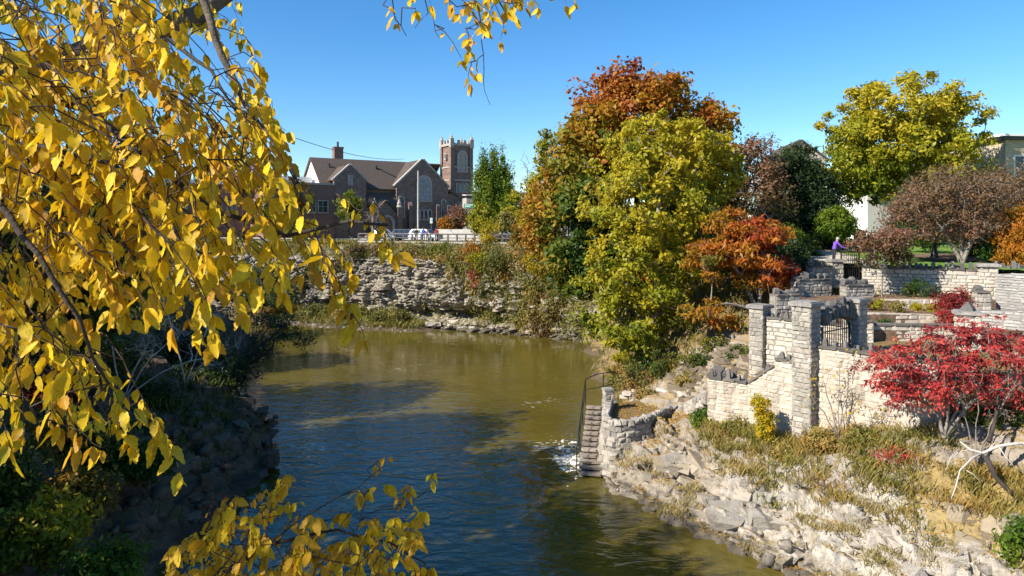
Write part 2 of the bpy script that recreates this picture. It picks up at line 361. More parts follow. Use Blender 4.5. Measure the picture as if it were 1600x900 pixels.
def skeleton(base, stems, C, rng, jit=.08, step=1.0, kpen=.7):
    """joins every clump centre to the nearest branch node; returns nodes, parents and load"""
    nd = [np.array(base, float)]; pa = [-1]; isT = [True]
    for T in stems:
        m = 6; prev = 0
        for i in range(1, m + 1):
            f = i / m; q = nd[0] * (1 - f) + np.array(T) * f
            q = q + rng.normal(0, jit * .6, 3) * np.linalg.norm(np.array(T) - nd[0]) * .25 * (1 - abs(2 * f - 1)) ; q[2] += .12 * math.sin(math.pi * f) * np.linalg.norm(np.array(T)[:2] - nd[0][:2])
            nd.append(q); pa.append(prev); prev = len(nd) - 1; isT.append(True)
    order = np.argsort([min(np.linalg.norm(c - t) for t in nd) for c in C])
    A = np.zeros((len(nd) + len(C) * 5, 3)); A[:len(nd)] = nd; n = len(nd); pa = pa + [0] * (len(C) * 5)
    for o in order:
        c = C[o]; d = np.linalg.norm(A[:n] - c, axis=1) + kpen * np.maximum(0, A[:n, 2] - c[2] + .3)
        j = int(np.argmin(d[1:])) + 1 if n > 1 else 0
        a = A[j]; L = np.linalg.norm(c - a); k = int(min(4, max(1, round(L / step)))); prev = j
        for i in range(1, k + 1):
            f = i / k; q = a * (1 - f) + c * f + rng.normal(0, jit, 3) * L * (0.6 if i < k else 0.05) * .6
            q[2] += .1 * L * math.sin(math.pi * f)
            A[n] = q; pa[n] = prev; prev = n; n += 1
    pa = np.array(pa[:n]); A = A[:n]; load = np.ones(n)
    for i in range(n - 1, 0, -1): load[pa[i]] += load[i]
    return A, pa, load, len(nd)
def BL(px, py, D, rx, rz, ry=None):
    """an ellipsoidal lobe of a crown: centre seen at px, py at distance D, radii in the same pixels"""
    c = P(px, py, D); s = D / F
    return (c[0], c[1], c[2], rx * s, (ry if ry is not None else rx) * s, rz * s)
def grow(name, label, cat, base, blobs, nc, cr, nl, L, Wd, lm, bm, tr, seed, hue, group=None, stems=None, up=.35, flat=.75, droop=.3, shell=.55, minr=.014, sides=5, step=1.0, crown='crown', leaf_fn=None, twigs=0, trunk='trunk', jit=.08, keep=1.0, gap=0, kpen=.7):
    rng = np.random.default_rng(seed); base = np.array(base, float)
    B = np.array([b[:6] for b in blobs], float)
    vol = (B[:, 3] * B[:, 4] * B[:, 5]) ** (2 / 3.); w = vol / vol.sum()
    k = rng.choice(len(B), nc, p=w); d = unit(rng.normal(0, 1, (nc, 3)))
    f = shell + (1 - shell) * rng.random(nc) ** .6
    # uneven outline: radial noise
    f = f * (.60 + .80 * fbm(d * 2.6 + k[:, None] * 5.1 + seed, 3))
    ol = rng.random(nc) < .12; f = np.where(ol, f * rng.uniform(1.1, 1.32, nc), f)      # stray sprays beyond the outline
    C = B[k, :3] + d * B[k, 3:6] * f[:, None]; outd = unit(d / B[k, 3:6])
    if gap:
        g = fbm(C / gap + seed * 3.1, 2) > .39; C = C[g]; outd = outd[g]; nc = len(C)
    T = thing(name, label, cat, tuple(base), group)
    if stems is None:
        ctr = (B[:, :3] * w[:, None]).sum(0); stems = [ctr + np.array([0, 0, .25 * (B[:, 5] * w).sum()])]
    A, pa, load, nt = skeleton(base, stems, C, rng, jit, step, kpen)
    idx = np.arange(1, len(A)); r = np.minimum(tr, minr * load ** .5); r[0] = tr * 1.15
    for i in range(1, nt): r[i] = max(r[i], tr * (1 - .75 * np.linalg.norm(A[i] - A[0]) / (np.linalg.norm(A[nt - 1] - A[0]) + 1e-6)) * .9) if r[i] < tr * .9 else r[i]
    V, Fc = tubes(A[pa[idx]], A[idx], np.minimum(r[pa[idx]], r[idx] * 1.6), r[idx], sides)
    if twigs:
        a = C[rng.integers(0, nc, twigs)]; b = a + unit(rng.normal(0, 1, (twigs, 3)) + unit(a - A[nt - 1]) * .8 + np.array([0, 0, .25])) * cr * rng.uniform(.6, 1.6, twigs)[:, None]
        V2, F2 = tubes(a, b, np.full(twigs, minr * .7), np.full(twigs, minr * .25), 3); Fc = np.concatenate([Fc, F2 + len(V)]); V = np.concatenate([V, V2])
    raw(trunk, V, Fc, bm, T, smooth=True)
    crs = cr * rng.uniform(.5, 1.35, nc) * np.where(ol[:nc] if len(ol) == nc else 1, .75, 1)
    if leaf_fn: Vl, Fl, cid = leaf_fn(C, outd, rng)
    else:
        Vl, Fl = cloud(C, nl, crs, L, Wd, rng, outd, up, flat, droop); cid = np.repeat(np.arange(nc), nl)
    h = hue(C, rng) + rng.normal(0, .09, nc)                                  # one value per clump
    hv = np.clip(h[cid] + rng.normal(0, .055, len(cid)), 0, 1)
    if len(cid): raw(crown, Vl, Fl, lm, T, {'hue': np.repeat(hv, len(Vl) // len(cid))})
    return T
def hue_noise(lo, hi, sc=.35, seed=0):
    def f(C, rng): return lo + (hi - lo) * np.clip((fbm(C * sc + seed, 3) - .3) / .4, 0, 1)
    return f

# stones -------------------------------------------------------------
def stone_mesh(name, seed, mat, rough=.09, cham=.16):
    r = random.Random(seed); V = []
    for (ins, y) in ((0, .5), (0, -.22), (cham, -.5)):
        for (x, z) in ((-1, -1), (1, -1), (1, 1), (-1, 1)):
            V.append((x * (.5 - ins) + r.uniform(-1, 1) * rough * .7, y + r.uniform(-1, 1) * rough * (1 if y < 0 else 0), z * (.5 - ins) + r.uniform(-1, 1) * rough))
    Fs = [(0, 3, 2, 1)[::-1]] + [(i + 4 * k, (i + 1) % 4 + 4 * k, (i + 1) % 4 + 4 * (k + 1), i + 4 * (k + 1)) for k in (0, 1) for i in range(4)]
    Fs[0] = (3, 2, 1, 0); Fs.append((8, 9, 10, 11))
    me = bpy.data.meshes.new(name); me.from_pydata(V, [], Fs); me.materials.append(mat)
    import bmesh
    bm_ = bmesh.new(); bm_.from_mesh(me); bmesh.ops.recalc_face_normals(bm_, faces=bm_.faces); bm_.to_mesh(me); bm_.free()
    return me
def upright_mesh(name, seed, mat):
    r = random.Random(seed); V = []
    for (s, z) in ((1, 0), (.96, .45), (.8, .8), (.42, 1.0)):
        for (x, y) in ((-1, -1), (1, -1), (1, 1), (-1, 1)):
            V.append((x * .5 * s + r.uniform(-.1, .1), y * .5 * s + r.uniform(-.1, .1), z + r.uniform(-.07, .07) * (z > 0)))
    Fs = [(3, 2, 1, 0), (12, 13, 14, 15)] + [(i + 4 * k, (i + 1) % 4 + 4 * k, (i + 1) % 4 + 4 * (k + 1), i + 4 * (k + 1)) for k in range(3) for i in range(4)]
    me = bpy.data.meshes.new(name); me.from_pydata(V, [], Fs); me.materials.append(mat); return me
STONES = {}
def stones_of(mk, kind='stone'):
    k = (mk, kind)
    if k not in STONES:
        if kind == 'stone': STONES[k] = [stone_mesh('stone', 11 + i, M[mk]) for i in range(8)]
        elif kind == 'cap': STONES[k] = [stone_mesh('cap_stone', 91 + i, M[mk], .05, .06) for i in range(4)]
        else: STONES[k] = [upright_mesh('upright_stone', 51 + i, M[mk]) for i in range(8)]
    return STONES[k]
def put(name, me, parent, c, sc, rz=0, rx=0, ry=0):
    o = bpy.data.objects.new(name, me); COL.objects.link(o); o.parent = parent
    o.location = tuple(np.array(c) - ORG[parent.name]); o.scale = sc; o.rotation_euler = (rx, ry, rz); return o
NST = [0]
def face_stones(parent, p0, p1, zb, zt, mk, ch=.2, cw=.42, proud=.03, depth=.16, seed=0, inset=0, name='stone', limit=300, skip=0):
    """courses of single stones on the vertical face from p0 to p1; the wall's outside lies to the right of p0->p1 turned by -90 degrees"""
    r = random.Random(seed); p0 = np.array(p0[:2], float); p1 = np.array(p1[:2], float); L = np.linalg.norm(p1 - p0); t = (p1 - p0) / L; n = np.array([t[1], -t[0]])
    zb = zb if callable(zb) else (lambda u, q=zb: q); zt = zt if callable(zt) else (lambda u, q=zt: q)
    us = np.linspace(0, 1, 9); z = min(zb(u) for u in us); zmax = max(zt(u) for u in us); ms = stones_of(mk); rz = math.atan2(t[1], t[0]); cnt = 0
    while z < zmax - .04:
        h = ch * r.uniform(.72, 1.3); 
        if zmax - z - h < ch * .5: h = zmax - z
        u = -r.uniform(0, .5) * cw
        while u < L - .02:
            w = cw * r.uniform(.42, 1.7) * (1 if h > ch * .9 else 1.1)
            a = max(u, 0); b = min(u + w, L)
            if L - b < cw * .3: b = L
            um = (a + b) / 2 / L
            top = min(z + h, zt(um)); bot = max(z, zb(um) - .1)
            if b - a > .06 and top - bot > .05 and cnt < limit and r.random() >= skip:
                pr = proud * r.uniform(-.4, 1.6)
                c = p0 + t * (a + b) / 2 + n * (pr - depth / 2)
                put(name, ms[r.randrange(8)], parent, (c[0], c[1], (top + bot) / 2), ((b - a) - .022, depth, (top - bot) - .02), rz + r.uniform(-.04, .04), 0, r.uniform(-.05, .05)); cnt += 1
            u = b if b == L else u + w
        z += h
    NST[0] += cnt
def wall_core(parent, p0, p1, zb, zt0, zt1, th, mat, name='wall_core', inset=.02):
    """solid body of a wall whose outer face runs from p0 to p1"""
    p0 = np.array(p0[:2], float); p1 = np.array(p1[:2], float); t = unit(p1 - p0); n = np.array([t[1], -t[0]]); a = p0 - n * inset; b = p1 - n * inset; c = p1 - n * th; d = p0 - n * th
    m = MB(); V = [(*a, zb), (*b, zb), (*c, zb), (*d, zb), (*a, zt0), (*b, zt1), (*c, zt1), (*d, zt0)]
    m.add(V, [(0, 3, 2, 1), (4, 5, 6, 7), (0, 1, 5, 4), (1, 2, 6, 5), (2, 3, 7, 6), (3, 0, 4, 7)])
    return m.build(name, mat, parent)
def copings(parent, p0, p1, z0, z1, th, mk='coping', ln=.8, h=.11, over=.06, seed=0):
    r = random.Random(seed); p0 = np.array(p0[:2], float); p1 = np.array(p1[:2], float); L = np.linalg.norm(p1 - p0); t = (p1 - p0) / L; n = np.array([t[1], -t[0]])
    k = max(1, round(L / ln)); ms = stones_of(mk, 'cap'); cut = [0] + [(i + r.uniform(-.2, .2)) / k for i in range(1, k)] + [1]
    for a, b in zip(cut, cut[1:]):
        f = (a + b) / 2; c = p0 + t * L * f - n * (th / 2 - .01)
        put('coping_stone', ms[r.randrange(4)], parent, (c[0], c[1], z0 + (z1 - z0) * f + h / 2), (L * (b - a) / max(.5, math.cos(math.atan2(z1 - z0, L))) - .012, th + 2 * over, h), math.atan2(t[1], t[0]), 0, -math.atan2(z1 - z0, L))
def uprights(parent, p0, p1, z0, z1, sp=.34, h=.34, w=.2, off=.15, seed=0, mk='upright'):
    r = random.Random(seed); p0 = np.array(p0[:2], float); p1 = np.array(p1[:2], float); L = np.linalg.norm(p1 - p0); t = (p1 - p0) / L; n = np.array([t[1], -t[0]])
    ms = stones_of(mk, 'up'); u = sp * .4
    while u < L - sp * .3:
        f = u / L; c = p0 + t * u - n * off * r.uniform(.8, 1.2); s = r.uniform(.6, 1.25)
        put('upright_stone', ms[r.randrange(8)], parent, (c[0], c[1], z0 + (z1 - z0) * f - .03), (w * r.uniform(.75, 1.3), w * r.uniform(.7, 1.1), h * s), math.atan2(t[1], t[0]) + r.uniform(-.3, .3), r.uniform(-.06, .06), r.uniform(-.08, .08))
        u += sp * r.uniform(.75, 1.3)
def pillar(name, label, c, ang, wx, wy, zb, zt, mk, cap=.14, ch=.21, seed=0, mort='mortar_grey', visible=(0, 1, 3), cat='stone pillar', capover=.1, cw=.36):
    """square pillar of single stones with a flat cap; ang is the direction of its front face"""
    T = thing(name, label, cat, (c[0], c[1], zb)); t = np.array([math.cos(ang), math.sin(ang)]); n = np.array([t[1], -t[0]]); c = np.array(c[:2], float)
    K = [c - t * wx / 2 + n * wy / 2, c + t * wx / 2 + n * wy / 2, c + t * wx / 2 - n * wy / 2, c - t * wx / 2 - n * wy / 2]
    m = MB(); m.box((c[0], c[1], (zb + zt) / 2), (wx - .06, wy - .06, zt - zb), ang); m.build('pillar_core', M[mort], T)
    for i in visible: face_stones(T, K[i], K[(i + 1) % 4], zb, zt, mk, ch, cw, .02, .15, seed + i)
    m = MB(); m.box((c[0], c[1], zt + cap / 2), (wx + 2 * capover, wy + 2 * capover, cap), ang); m.box((c[0], c[1], zt + cap + .02), (wx + .5 * capover, wy + .5 * capover, .045), ang)
    m.build('cap', M['cap'], T, jit=.012); return T

def scatter_rocks(parent, pts, nrm, size, mk, seed, flat=(.45, .85), sink=.25, big=300, tilt=.18, chm=.2):
    """angular blocks bedded in a slope: the largest are parts of it, the small ones one mass"""
    rng = np.random.default_rng(seed); key = (mk, 'rock')
    if key not in STONES: STONES[key] = [stone_mesh('rock', 300 + i, M[mk], .17, chm) for i in range(10)]
    ms = STONES[key]; n = len(pts); order = np.argsort(-size); Vs, Fs, off = [], [], 0
    base = [(np.array([v.co[:] for v in me.vertices]), np.array([p.vertices[:] for p in me.polygons])) for me in ms]
    for c_, i in enumerate(order):
        s = size[i]; sc = np.array([s * rng.uniform(.8, 1.7), s * rng.uniform(.7, 1.2), s * rng.uniform(*flat)]); rz = math.atan2(nrm[i][1], nrm[i][0]) + math.pi / 2 + rng.normal(0, .45); rx, ry = rng.normal(0, tilt, 2); k = int(rng.integers(0, 10)); c = pts[i] - nrm[i] * s * sink
        if c_ < big: put('rock', ms[k], parent, c, tuple(sc), rz, rx, ry)
        else:
            R = np.array((Matrix.Rotation(rz, 3, 'Z') @ Matrix.Rotation(ry, 3, 'Y') @ Matrix.Rotation(rx, 3, 'X'))); V, Fq = base[k]; Vs.append((V * sc) @ R.T + c); Fs.append(Fq + off); off += len(V)
    if Vs: tag(raw('small_rocks', np.concatenate(Vs), np.concatenate(Fs), M[mk], parent), kind='stuff')
# people and cars ------------------------------------------------------
def skin_body(T, joints, bones, radii, mats, pick, name='body', sub=2):
    me = bpy.data.meshes.new(name); me.from_pydata([tuple(j) for j in joints], bones, [])
    o = bpy.data.objects.new('tmp', me); COL.objects.link(o)
    o.modifiers.new('s', 'SKIN'); o.modifiers.new('d', 'SUBSURF').levels = sub
    for i, r in enumerate(radii): me.skin_vertices[0].data[i].radius = (r, r) if not hasattr(r, '__len__') else r
    me.skin_vertices[0].data[0].use_root = True
    dg = bpy.context.evaluated_depsgraph_get(); e = o.evaluated_get(dg); nm = bpy.data.meshes.new_from_object(e)
    bpy.data.objects.remove(o); nm.name = name
    nm.materials.clear()
    for m in mats: nm.materials.append(m)
    for p in nm.polygons: p.material_index = pick(p.center); p.use_smooth = True
    return link(name, nm, T)
M['skin'] = simple('skin', (.42, .25, .18), .6, .08, 5, bmp=0)
def cloth(name, c): return simple(name, c, .9, .2, 12, bmp=.2)
def person(label, loc, rz, top, legs, hair, pose='stand', arm=(0, 0), group=None, scale=1.0):
    T = thing('person', label, 'person', loc, group)
    J = [(0, 0, .95), (0, .01, 1.15), (0, .01, 1.36), (0, 0, 1.47), (0, -.01, 1.56), (0, -.02, 1.66),
         (.10, 0, .88), (.11, -.02, .50), (.11, .02, .09), (.12, -.13, .04), (-.10, 0, .88), (-.11, .01, .50), (-.11, .05, .09), (-.12, -.10, .04),
         (.18, .01, 1.38), (.24, .05, 1.12), (.20, -.08 - .16 * arm[0], .92 + .22 * arm[0]), (.19, -.14 - .2 * arm[0], .86 + .25 * arm[0]), (-.18, .01, 1.38), (-.24, .05, 1.12), (-.20, -.08 - .16 * arm[1], .92 + .22 * arm[1]), (-.19, -.14 - .2 * arm[1], .86 + .25 * arm[1])]
    if pose == 'bend':
        def bd(p):
            y, z = p[1], p[2] - .95; a = math.radians(24); return (p[0], y * math.cos(a) - z * math.sin(a), .95 + y * math.sin(a) + z * math.cos(a)) if p[2] > .93 else p
        J = [bd(p) if i not in range(6, 14) else p for i, p in enumerate(J)]
        J[15] = (.30, -.42, 1.02); J[16] = (.26, -.62, .86); J[17] = (.24, -.70, .80); J[19] = (-.32, -.36, 1.06); J[20] = (-.40, -.60, .98); J[21] = (-.42, -.68, .96)
    Bn = [(0, 1), (1, 2), (2, 3), (3, 4), (4, 5), (0, 6), (6, 7), (7, 8), (8, 9), (0, 10), (10, 11), (11, 12), (12, 13), (2, 14), (14, 15), (15, 16), (16, 17), (2, 18), (18, 19), (19, 20), (20, 21)]
    R = [(.15, .11), (.14, .10), (.16, .11), .06, .075, .095, .095, .065, .05, .04, .095, .065, .05, .04, .07, .055, .045, .035, .07, .055, .045, .035]
    hz = J[3][2]; head = np.array(J[5]); hands = [np.array(J[17]), np.array(J[21])]; neck = np.array(J[3])
    def pick(c):
        c = np.array(c)
        if np.linalg.norm(c - head) < .16 or np.linalg.norm(c - np.array(J[4])) < .085: return 0
        if min(np.linalg.norm(c - h) for h in hands) < .075: return 0
        if c[2] < .10 and pose: return 3
        return 2 if c[2] < .93 else 1
    b = skin_body(T, J, Bn, R, [M['skin'], top, legs, M['iron']], pick)
    m = MB(); ax = unit(head - np.array(J[3])); c0 = head + ax * .035 + np.array([0, .025, 0])
    m.lathe(tuple(c0), [(.10, -.09), (.118, -.03), (.112, .04), (.075, .09), (.02, .108)], 10); m.build('hair', hair, None, True).parent = T
    T.rotation_euler = (0, 0, rz); T.scale = (scale,) * 3; return T
def paint(name, c):
    m, nt, b = nodes(name); n = noise(nt, objc(nt), 2, 4)
    nt.links.new(ramp(nt, n, [(.3, tuple(x * .85 for x in c)), (.7, tuple(min(1, x * 1.1) for x in c))]), b.inputs['Base Color'])
    b.inputs['Roughness'].default_value = .35; b.inputs['Coat Weight'].default_value = .2; b.inputs['Metallic'].default_value = .1; return m
M['tyre'] = simple('tyre', (.02, .02, .02), .9, .2, 8); M['rim'] = simple('alloy', (.45, .45, .46), .35, .1, 4, .8)
M['lamp_red'] = simple('tail_light', (.35, .02, .015), .25, .1, 4); M['lamp_white'] = simple('headlight', (.75, .75, .72), .15, .1, 4)
def car(label, loc, rz, pm, suv=True, group='cars parked along the far road'):
    T = thing('parked_car', label, 'car', (0, 0, 0), group); s = 1.0 if suv else .86
    prof = [(-2.25, .42, .62), (-2.2, .30, .95 * s), (-1.3, .26, 1.06 * s), (1.35, .26, 1.06 * s), (2.15, .30, .98 * s), (2.28, .42, .7)]
    st = []
    for x, zb, zt in prof:
        w = .90 if abs(x) < 2 else .78
        st.append([(x, -w * .94, zb), (x, -w, (zb + zt) / 2), (x, -w * .93, zt), (x, w * .93, zt), (x, w, (zb + zt) / 2), (x, w * .94, zb)])
    def loft(m, st, mi=0):
        V = [p for r_ in st for p in r_]; n = len(st[0])
        Fs = [(i * n + k, (i + 1) * n + k, (i + 1) * n + (k + 1) % n, i * n + (k + 1) % n) for i in range(len(st) - 1) for k in range(n)]
        m.add(V, [tuple(f[::-1]) for f in Fs] + [tuple(range(n)), tuple(range(len(V) - 1, len(V) - n - 1, -1))], mi)
    m = MB(); loft(m, st); zw = 1.05 * s; zr = 1.62 * s
    x0, x1, x2, x3 = (-1.25, -.45, 1.75, 2.15) if suv else (-1.1, -.3, 1.1, 1.75)
    cab = [[(x0, -.80, zw), (x0, .80, zw), (x0 + .02, .79, zw + .02), (x0 + .02, -.79, zw + .02)]]
    m.add([(x0, -.83, zw - .03), (x3, -.83, zw - .03), (x3, .83, zw - .03), (x0, .83, zw - .03), (x1, -.64, zr), (x2, -.64, zr), (x2, .64, zr), (x1, .64, zr)], [(4, 5, 6, 7), (0, 1, 5, 4), (1, 2, 6, 5), (2, 3, 7, 6), (3, 0, 4, 7)])
    m.build('body', pm, T, False)
    def quad_on(A, Bq, C, D_, f0, f1, g0, g1, out):
        A, Bq, C, D_ = map(np.array, (A, Bq, C, D_)); L = lambda u, v: (A * (1 - u) + Bq * u) * (1 - v) + (D_ * (1 - u) + C * u) * v + np.array(out)
        return [L(f0, g0), L(f1, g0), L(f1, g1), L(f0, g1)]
    for sy in (-1, 1):
        A, Bq, C, D_ = (x0, sy * .83, zw), (x3, sy * .83, zw), (x2, sy * .64, zr), (x1, sy * .64, zr)
        for f0, f1 in ((.10, .38), (.41, .66), (.69, .92)):
            w = MB(); w.prism(quad_on(A, Bq, C, D_, f0, f1, .1, .86, (0, sy * .004, .002)), (0, sy * .012, .006)); w.build('window', M['glass'], T)
    for A, Bq, C, D_, o in (((x0, -.83, zw), (x0, .83, zw), (x1, .64, zr), (x1, -.64, zr), (-.012, 0, .01)), ((x3, .83, zw), (x3, -.83, zw), (x2, -.64, zr), (x2, .64, zr), (.012, 0, .01))):
        w = MB(); w.prism(quad_on(A, Bq, C, D_, .07, .93, .1, .9, (0, 0, 0)), o); w.build('windscreen', M['glass'], T)
    for x in (-1.4, 1.4):
        for sy in (-1, 1):
            w = MB(); w.tube([(x, sy * .72, .34), (x, sy * .93, .34)], .34, 14); wh = w.build('wheel', M['tyre'], T)
            w = MB(); w.tube([(x, sy * .9, .34), (x, sy * .95, .34)], .21, 10); w.build('rim', M['rim'], wh)
    for sy in (-.62, .62):
        w = MB(); w.box((-2.2, sy, .74 * s), (.14, .34, .13)); w.build('headlight', M['lamp_white'], T)
        w = MB(); w.box((2.2, sy * 1.1, .86 * s), (.12, .2, .24)); w.build('tail_light', M['lamp_red'], T)
        w = MB(); w.box((-.75, sy * 1.58, 1.12 * s), (.16, .2, .13)); w.build('mirror', pm, T)
    for x in (-2.29, 2.29):
        w = MB(); w.box((x, 0, .42), (.08, 1.5, .2)); w.build('bumper', M['iron'], T)
    T.location = loc; T.rotation_euler = (0, 0, rz); return T

# ------------------------------------------------------------------ the river
def rbf(pts, smooth=.02):
    A = np.array(pts, float); X = A[:, :2]; d = np.linalg.norm(X[:, None] - X[None], axis=2)
    n = len(A); K = np.zeros((n + 3, n + 3)); K[:n, :n] = d + np.eye(n) * -smooth; K[:n, n] = 1; K[:n, n + 1:] = X; K[n, :n] = 1; K[n + 1:, :n] = X.T
    w = np.linalg.solve(K, np.concatenate([A[:, 2], [0, 0, 0]]))
    def f(x, y):
        q = np.stack([np.ravel(x), np.ravel(y)], 1).astype(float); r = np.zeros(len(q))
        for i in range(0, len(q), 20000):
            r[i:i + 20000] = np.linalg.norm(q[i:i + 20000, None] - X[None], axis=2) @ w[:n] + w[n] + q[i:i + 20000] @ w[n + 1:]
        return r.reshape(np.shape(x))
    return f
def watermat():
    m, nt, b = nodes('river_water'); v = pos(nt)
    silt = ramp(nt, noise(nt, v, .12, 4, .6, .6), [(.3, (.072, .056, .008)), (.7, (.115, .090, .014))])
    mp = N(nt, 'ShaderNodeMapping'); mp.inputs['Scale'].default_value = (.8, 1.6, 1); mp.inputs['Rotation'].default_value = (0, 0, .35); nt.links.new(v, mp.inputs[0]); q = mp.outputs[0]
    # flecks of foam
    fl = noise(nt, q, 3.2, 8, .72, .8); big = noise(nt, v, .16, 3, .55, .4)
    mm = N(nt, 'ShaderNodeMath', operation='MULTIPLY'); nt.links.new(fl, mm.inputs[0]); nt.links.new(big, mm.inputs[1])
    # stirred-up water below the stairs
    sp = N(nt, 'ShaderNodeVectorMath', operation='DISTANCE'); nt.links.new(v, sp.inputs[0]); sp.inputs[1].default_value = (2.6, 38.6, 0)
    near = ramp(nt, sp.outputs['Value'], [(0, (.16, .16, .16)), (1, (0, 0, 0))])
    mr = N(nt, 'ShaderNodeMapRange'); mr.inputs[1].default_value = .5; mr.inputs[2].default_value = 5.5; mr.inputs[3].default_value = .125; mr.inputs[4].default_value = 0; nt.links.new(sp.outputs['Value'], mr.inputs[0])
    ad = N(nt, 'ShaderNodeMath', operation='ADD'); nt.links.new(mm.outputs[0], ad.inputs[0]); nt.links.new(mr.outputs[0], ad.inputs[1])
    foam = ramp(nt, ad.outputs[0], [(.385, (0, 0, 0)), (.43, (.75, .75, .75))])
    c = mix(nt, foam, silt, (.7, .68, .6)); nt.links.new(c, b.inputs['Base Color'])
    b.inputs['IOR'].default_value = 1.5; b.inputs['Specular IOR Level'].default_value = .5
    rg = ramp(nt, foam, [(0, (.06, .06, .06)), (1, (.6, .6, .6))]); nt.links.new(rg, b.inputs['Roughness'])
    h1 = noise(nt, q, .5, 3, .42, 1.4); h2 = noise(nt, q, 1.9, 3, .45, .9)
    # quieter water up river
    sx = N(nt, 'ShaderNodeSeparateXYZ'); nt.links.new(v, sx.inputs[0])
    cal = N(nt, 'ShaderNodeMapRange'); cal.inputs[1].default_value = 48; cal.inputs[2].default_value = 66; cal.inputs[3].default_value = 1; cal.inputs[4].default_value = .30; nt.links.new(sx.outputs[1], cal.inputs[0])
    n1 = N(nt, 'ShaderNodeBump', i_Distance=.115); nt.links.new(h1, n1.inputs['Height'])
    k1 = N(nt, 'ShaderNodeMath', operation='MULTIPLY'); k1.inputs[1].default_value = .75; nt.links.new(cal.outputs[0], k1.inputs[0]); nt.links.new(k1.outputs[0], n1.inputs['Strength'])
    n2 = N(nt, 'ShaderNodeBump', i_Distance=.034); nt.links.new(h2, n2.inputs['Height']); nt.links.new(n1.outputs[0], n2.inputs['Normal'])
    k2 = N(nt, 'ShaderNodeMath', operation='MULTIPLY'); k2.inputs[1].default_value = .8; nt.links.new(cal.outputs[0], k2.inputs[0]); nt.links.new(k2.outputs[0], n2.inputs['Strength'])
    nt.links.new(n2.outputs[0], b.inputs['Normal'])
    return m
M['water'] = watermat()
m = MB(); m.add([(-120, -60, 0), (60, -60, 0), (60, 130, 0), (-120, 130, 0)], [(0, 1, 2, 3)])
tag(m.build('river', M['water']), kind='structure')

# ------------------------------------------------------------------ right bank
SHORE_R = [(16, 8), (13.5, 17), (11.5, 21.5), (9.4, 25), (7.5, 27.6), (5.8, 31.4), (4.7, 34.1), (4.9, 36), (5.0, 40), (5.6, 43), (6.6, 48), (7.3, 54.6), (8.6, 66), (8.0, 76)]
cp = [(x, y, -.25) for x, y in SHORE_R] + [(x - 2.2, y - 1.0, -2.0) for x, y in SHORE_R] + [(x - 5, y - 2, -3.0) for x, y in SHORE_R]
def pz(px, py, D): a = P(px, py, D); cp.append(tuple(a))
for q in ((9.4, 33.85, 2.9), (10.9, 32.5, 3.15), (12.8, 29.9, 3.75), (15.7, 26, 5.0), (8.4, 35, 2.5), (14, 33, 3.9), (17, 30, 5), (12.2, 35.2, 4.6), (12, 37.4, 4.9), (6.8, 37.5, 2.1), (6.6, 39, 2.15), (8.4, 38.5, 2.35), (8.8, 36.4, 2.6), (9.6, 40, 3.4), (6.6, 41.3, 2.0), (6.6, 43.5, 1.2),
          (11, 42, 4.3), (13, 44, 6.2), (9.3, 46, 2.6), (16, 36, 5.2), (20, 34, 5.8), (20, 38, 6.3), (17, 42, 6.8), (24, 44, 7.6), (24, 38, 6.8), (16, 48, 8.3), (11, 50, 5.2), (8.9, 54, 1.8), (11, 58, 6.2), (15, 58, 9), (20, 54, 9.3), (12, 66, 6.5), (16, 66, 9.4), (10.5, 75, 5.5), (14, 76, 9.6), (22, 64, 9.7), (30, 60, 9.7), (30, 76, 9.9), (34, 48, 9.0), (40, 46, 9.2), (42, 66, 9.8)): cp.append(q)
for q in ((1000, 705, 33.4), (1050, 680, 34), (1050, 740, 31.3), (1150, 750, 29.3), (1150, 700, 31), (1200, 820, 26.8), (1300, 750, 27), (1300, 850, 24.8), (1400, 750, 25.4), (1400, 850, 23.2), (1500, 770, 24), (1500, 860, 22), (1590, 785, 23), (1590, 890, 20.8), (1560, 725, 24.4), (1550, 650, 26), (1600, 690, 24.4), (1600, 560, 30), (1570, 520, 34), (1250, 700, 29), (1350, 700, 27.2), (1450, 700, 25.6), (960, 742, 33.6), (1700, 880, 19), (1700, 700, 22), (1750, 560, 27)): pz(*q)
cp += [(6.6, 32.0, 1.35), (8.3, 28.4, 1.35), (10.2, 25.8, 1.3), (12.3, 22.3, 1.4), (7.6, 33.0, 1.75), (9.4, 29.8, 1.9), (11.4, 27.0, 2.0), (13.4, 23.8, 2.1)]
cp += [(20, 8, 4.5), (26, 10, 7.5), (26, 18, 7.2), (34, 24, 8.5)]
RB = rbf(cp)
def sheet(fn, x0, x1, y0, y1, st, post=None):
    nx = int((x1 - x0) / st) + 1; ny = int((y1 - y0) / st) + 1
    X, Y = np.meshgrid(np.linspace(x0, x1, nx), np.linspace(y0, y1, ny)); Z = fn(X, Y)
    e = .15; gx = (fn(X + e, Y) - fn(X - e, Y)) / (2 * e); gy = (fn(X, Y + e) - fn(X, Y - e)) / (2 * e)
    Nn = unit(np.stack([-gx, -gy, np.ones_like(gx)], -1)).reshape(-1, 3); V = np.stack([X, Y, Z], -1).reshape(-1, 3)
    if post: V = post(V, Nn)
    i = np.arange((ny - 1) * nx).reshape(ny - 1, nx)[:, :-1].ravel(); Fc = np.stack([i, i + 1, i + nx + 1, i + nx], 1)
    return V, Fc
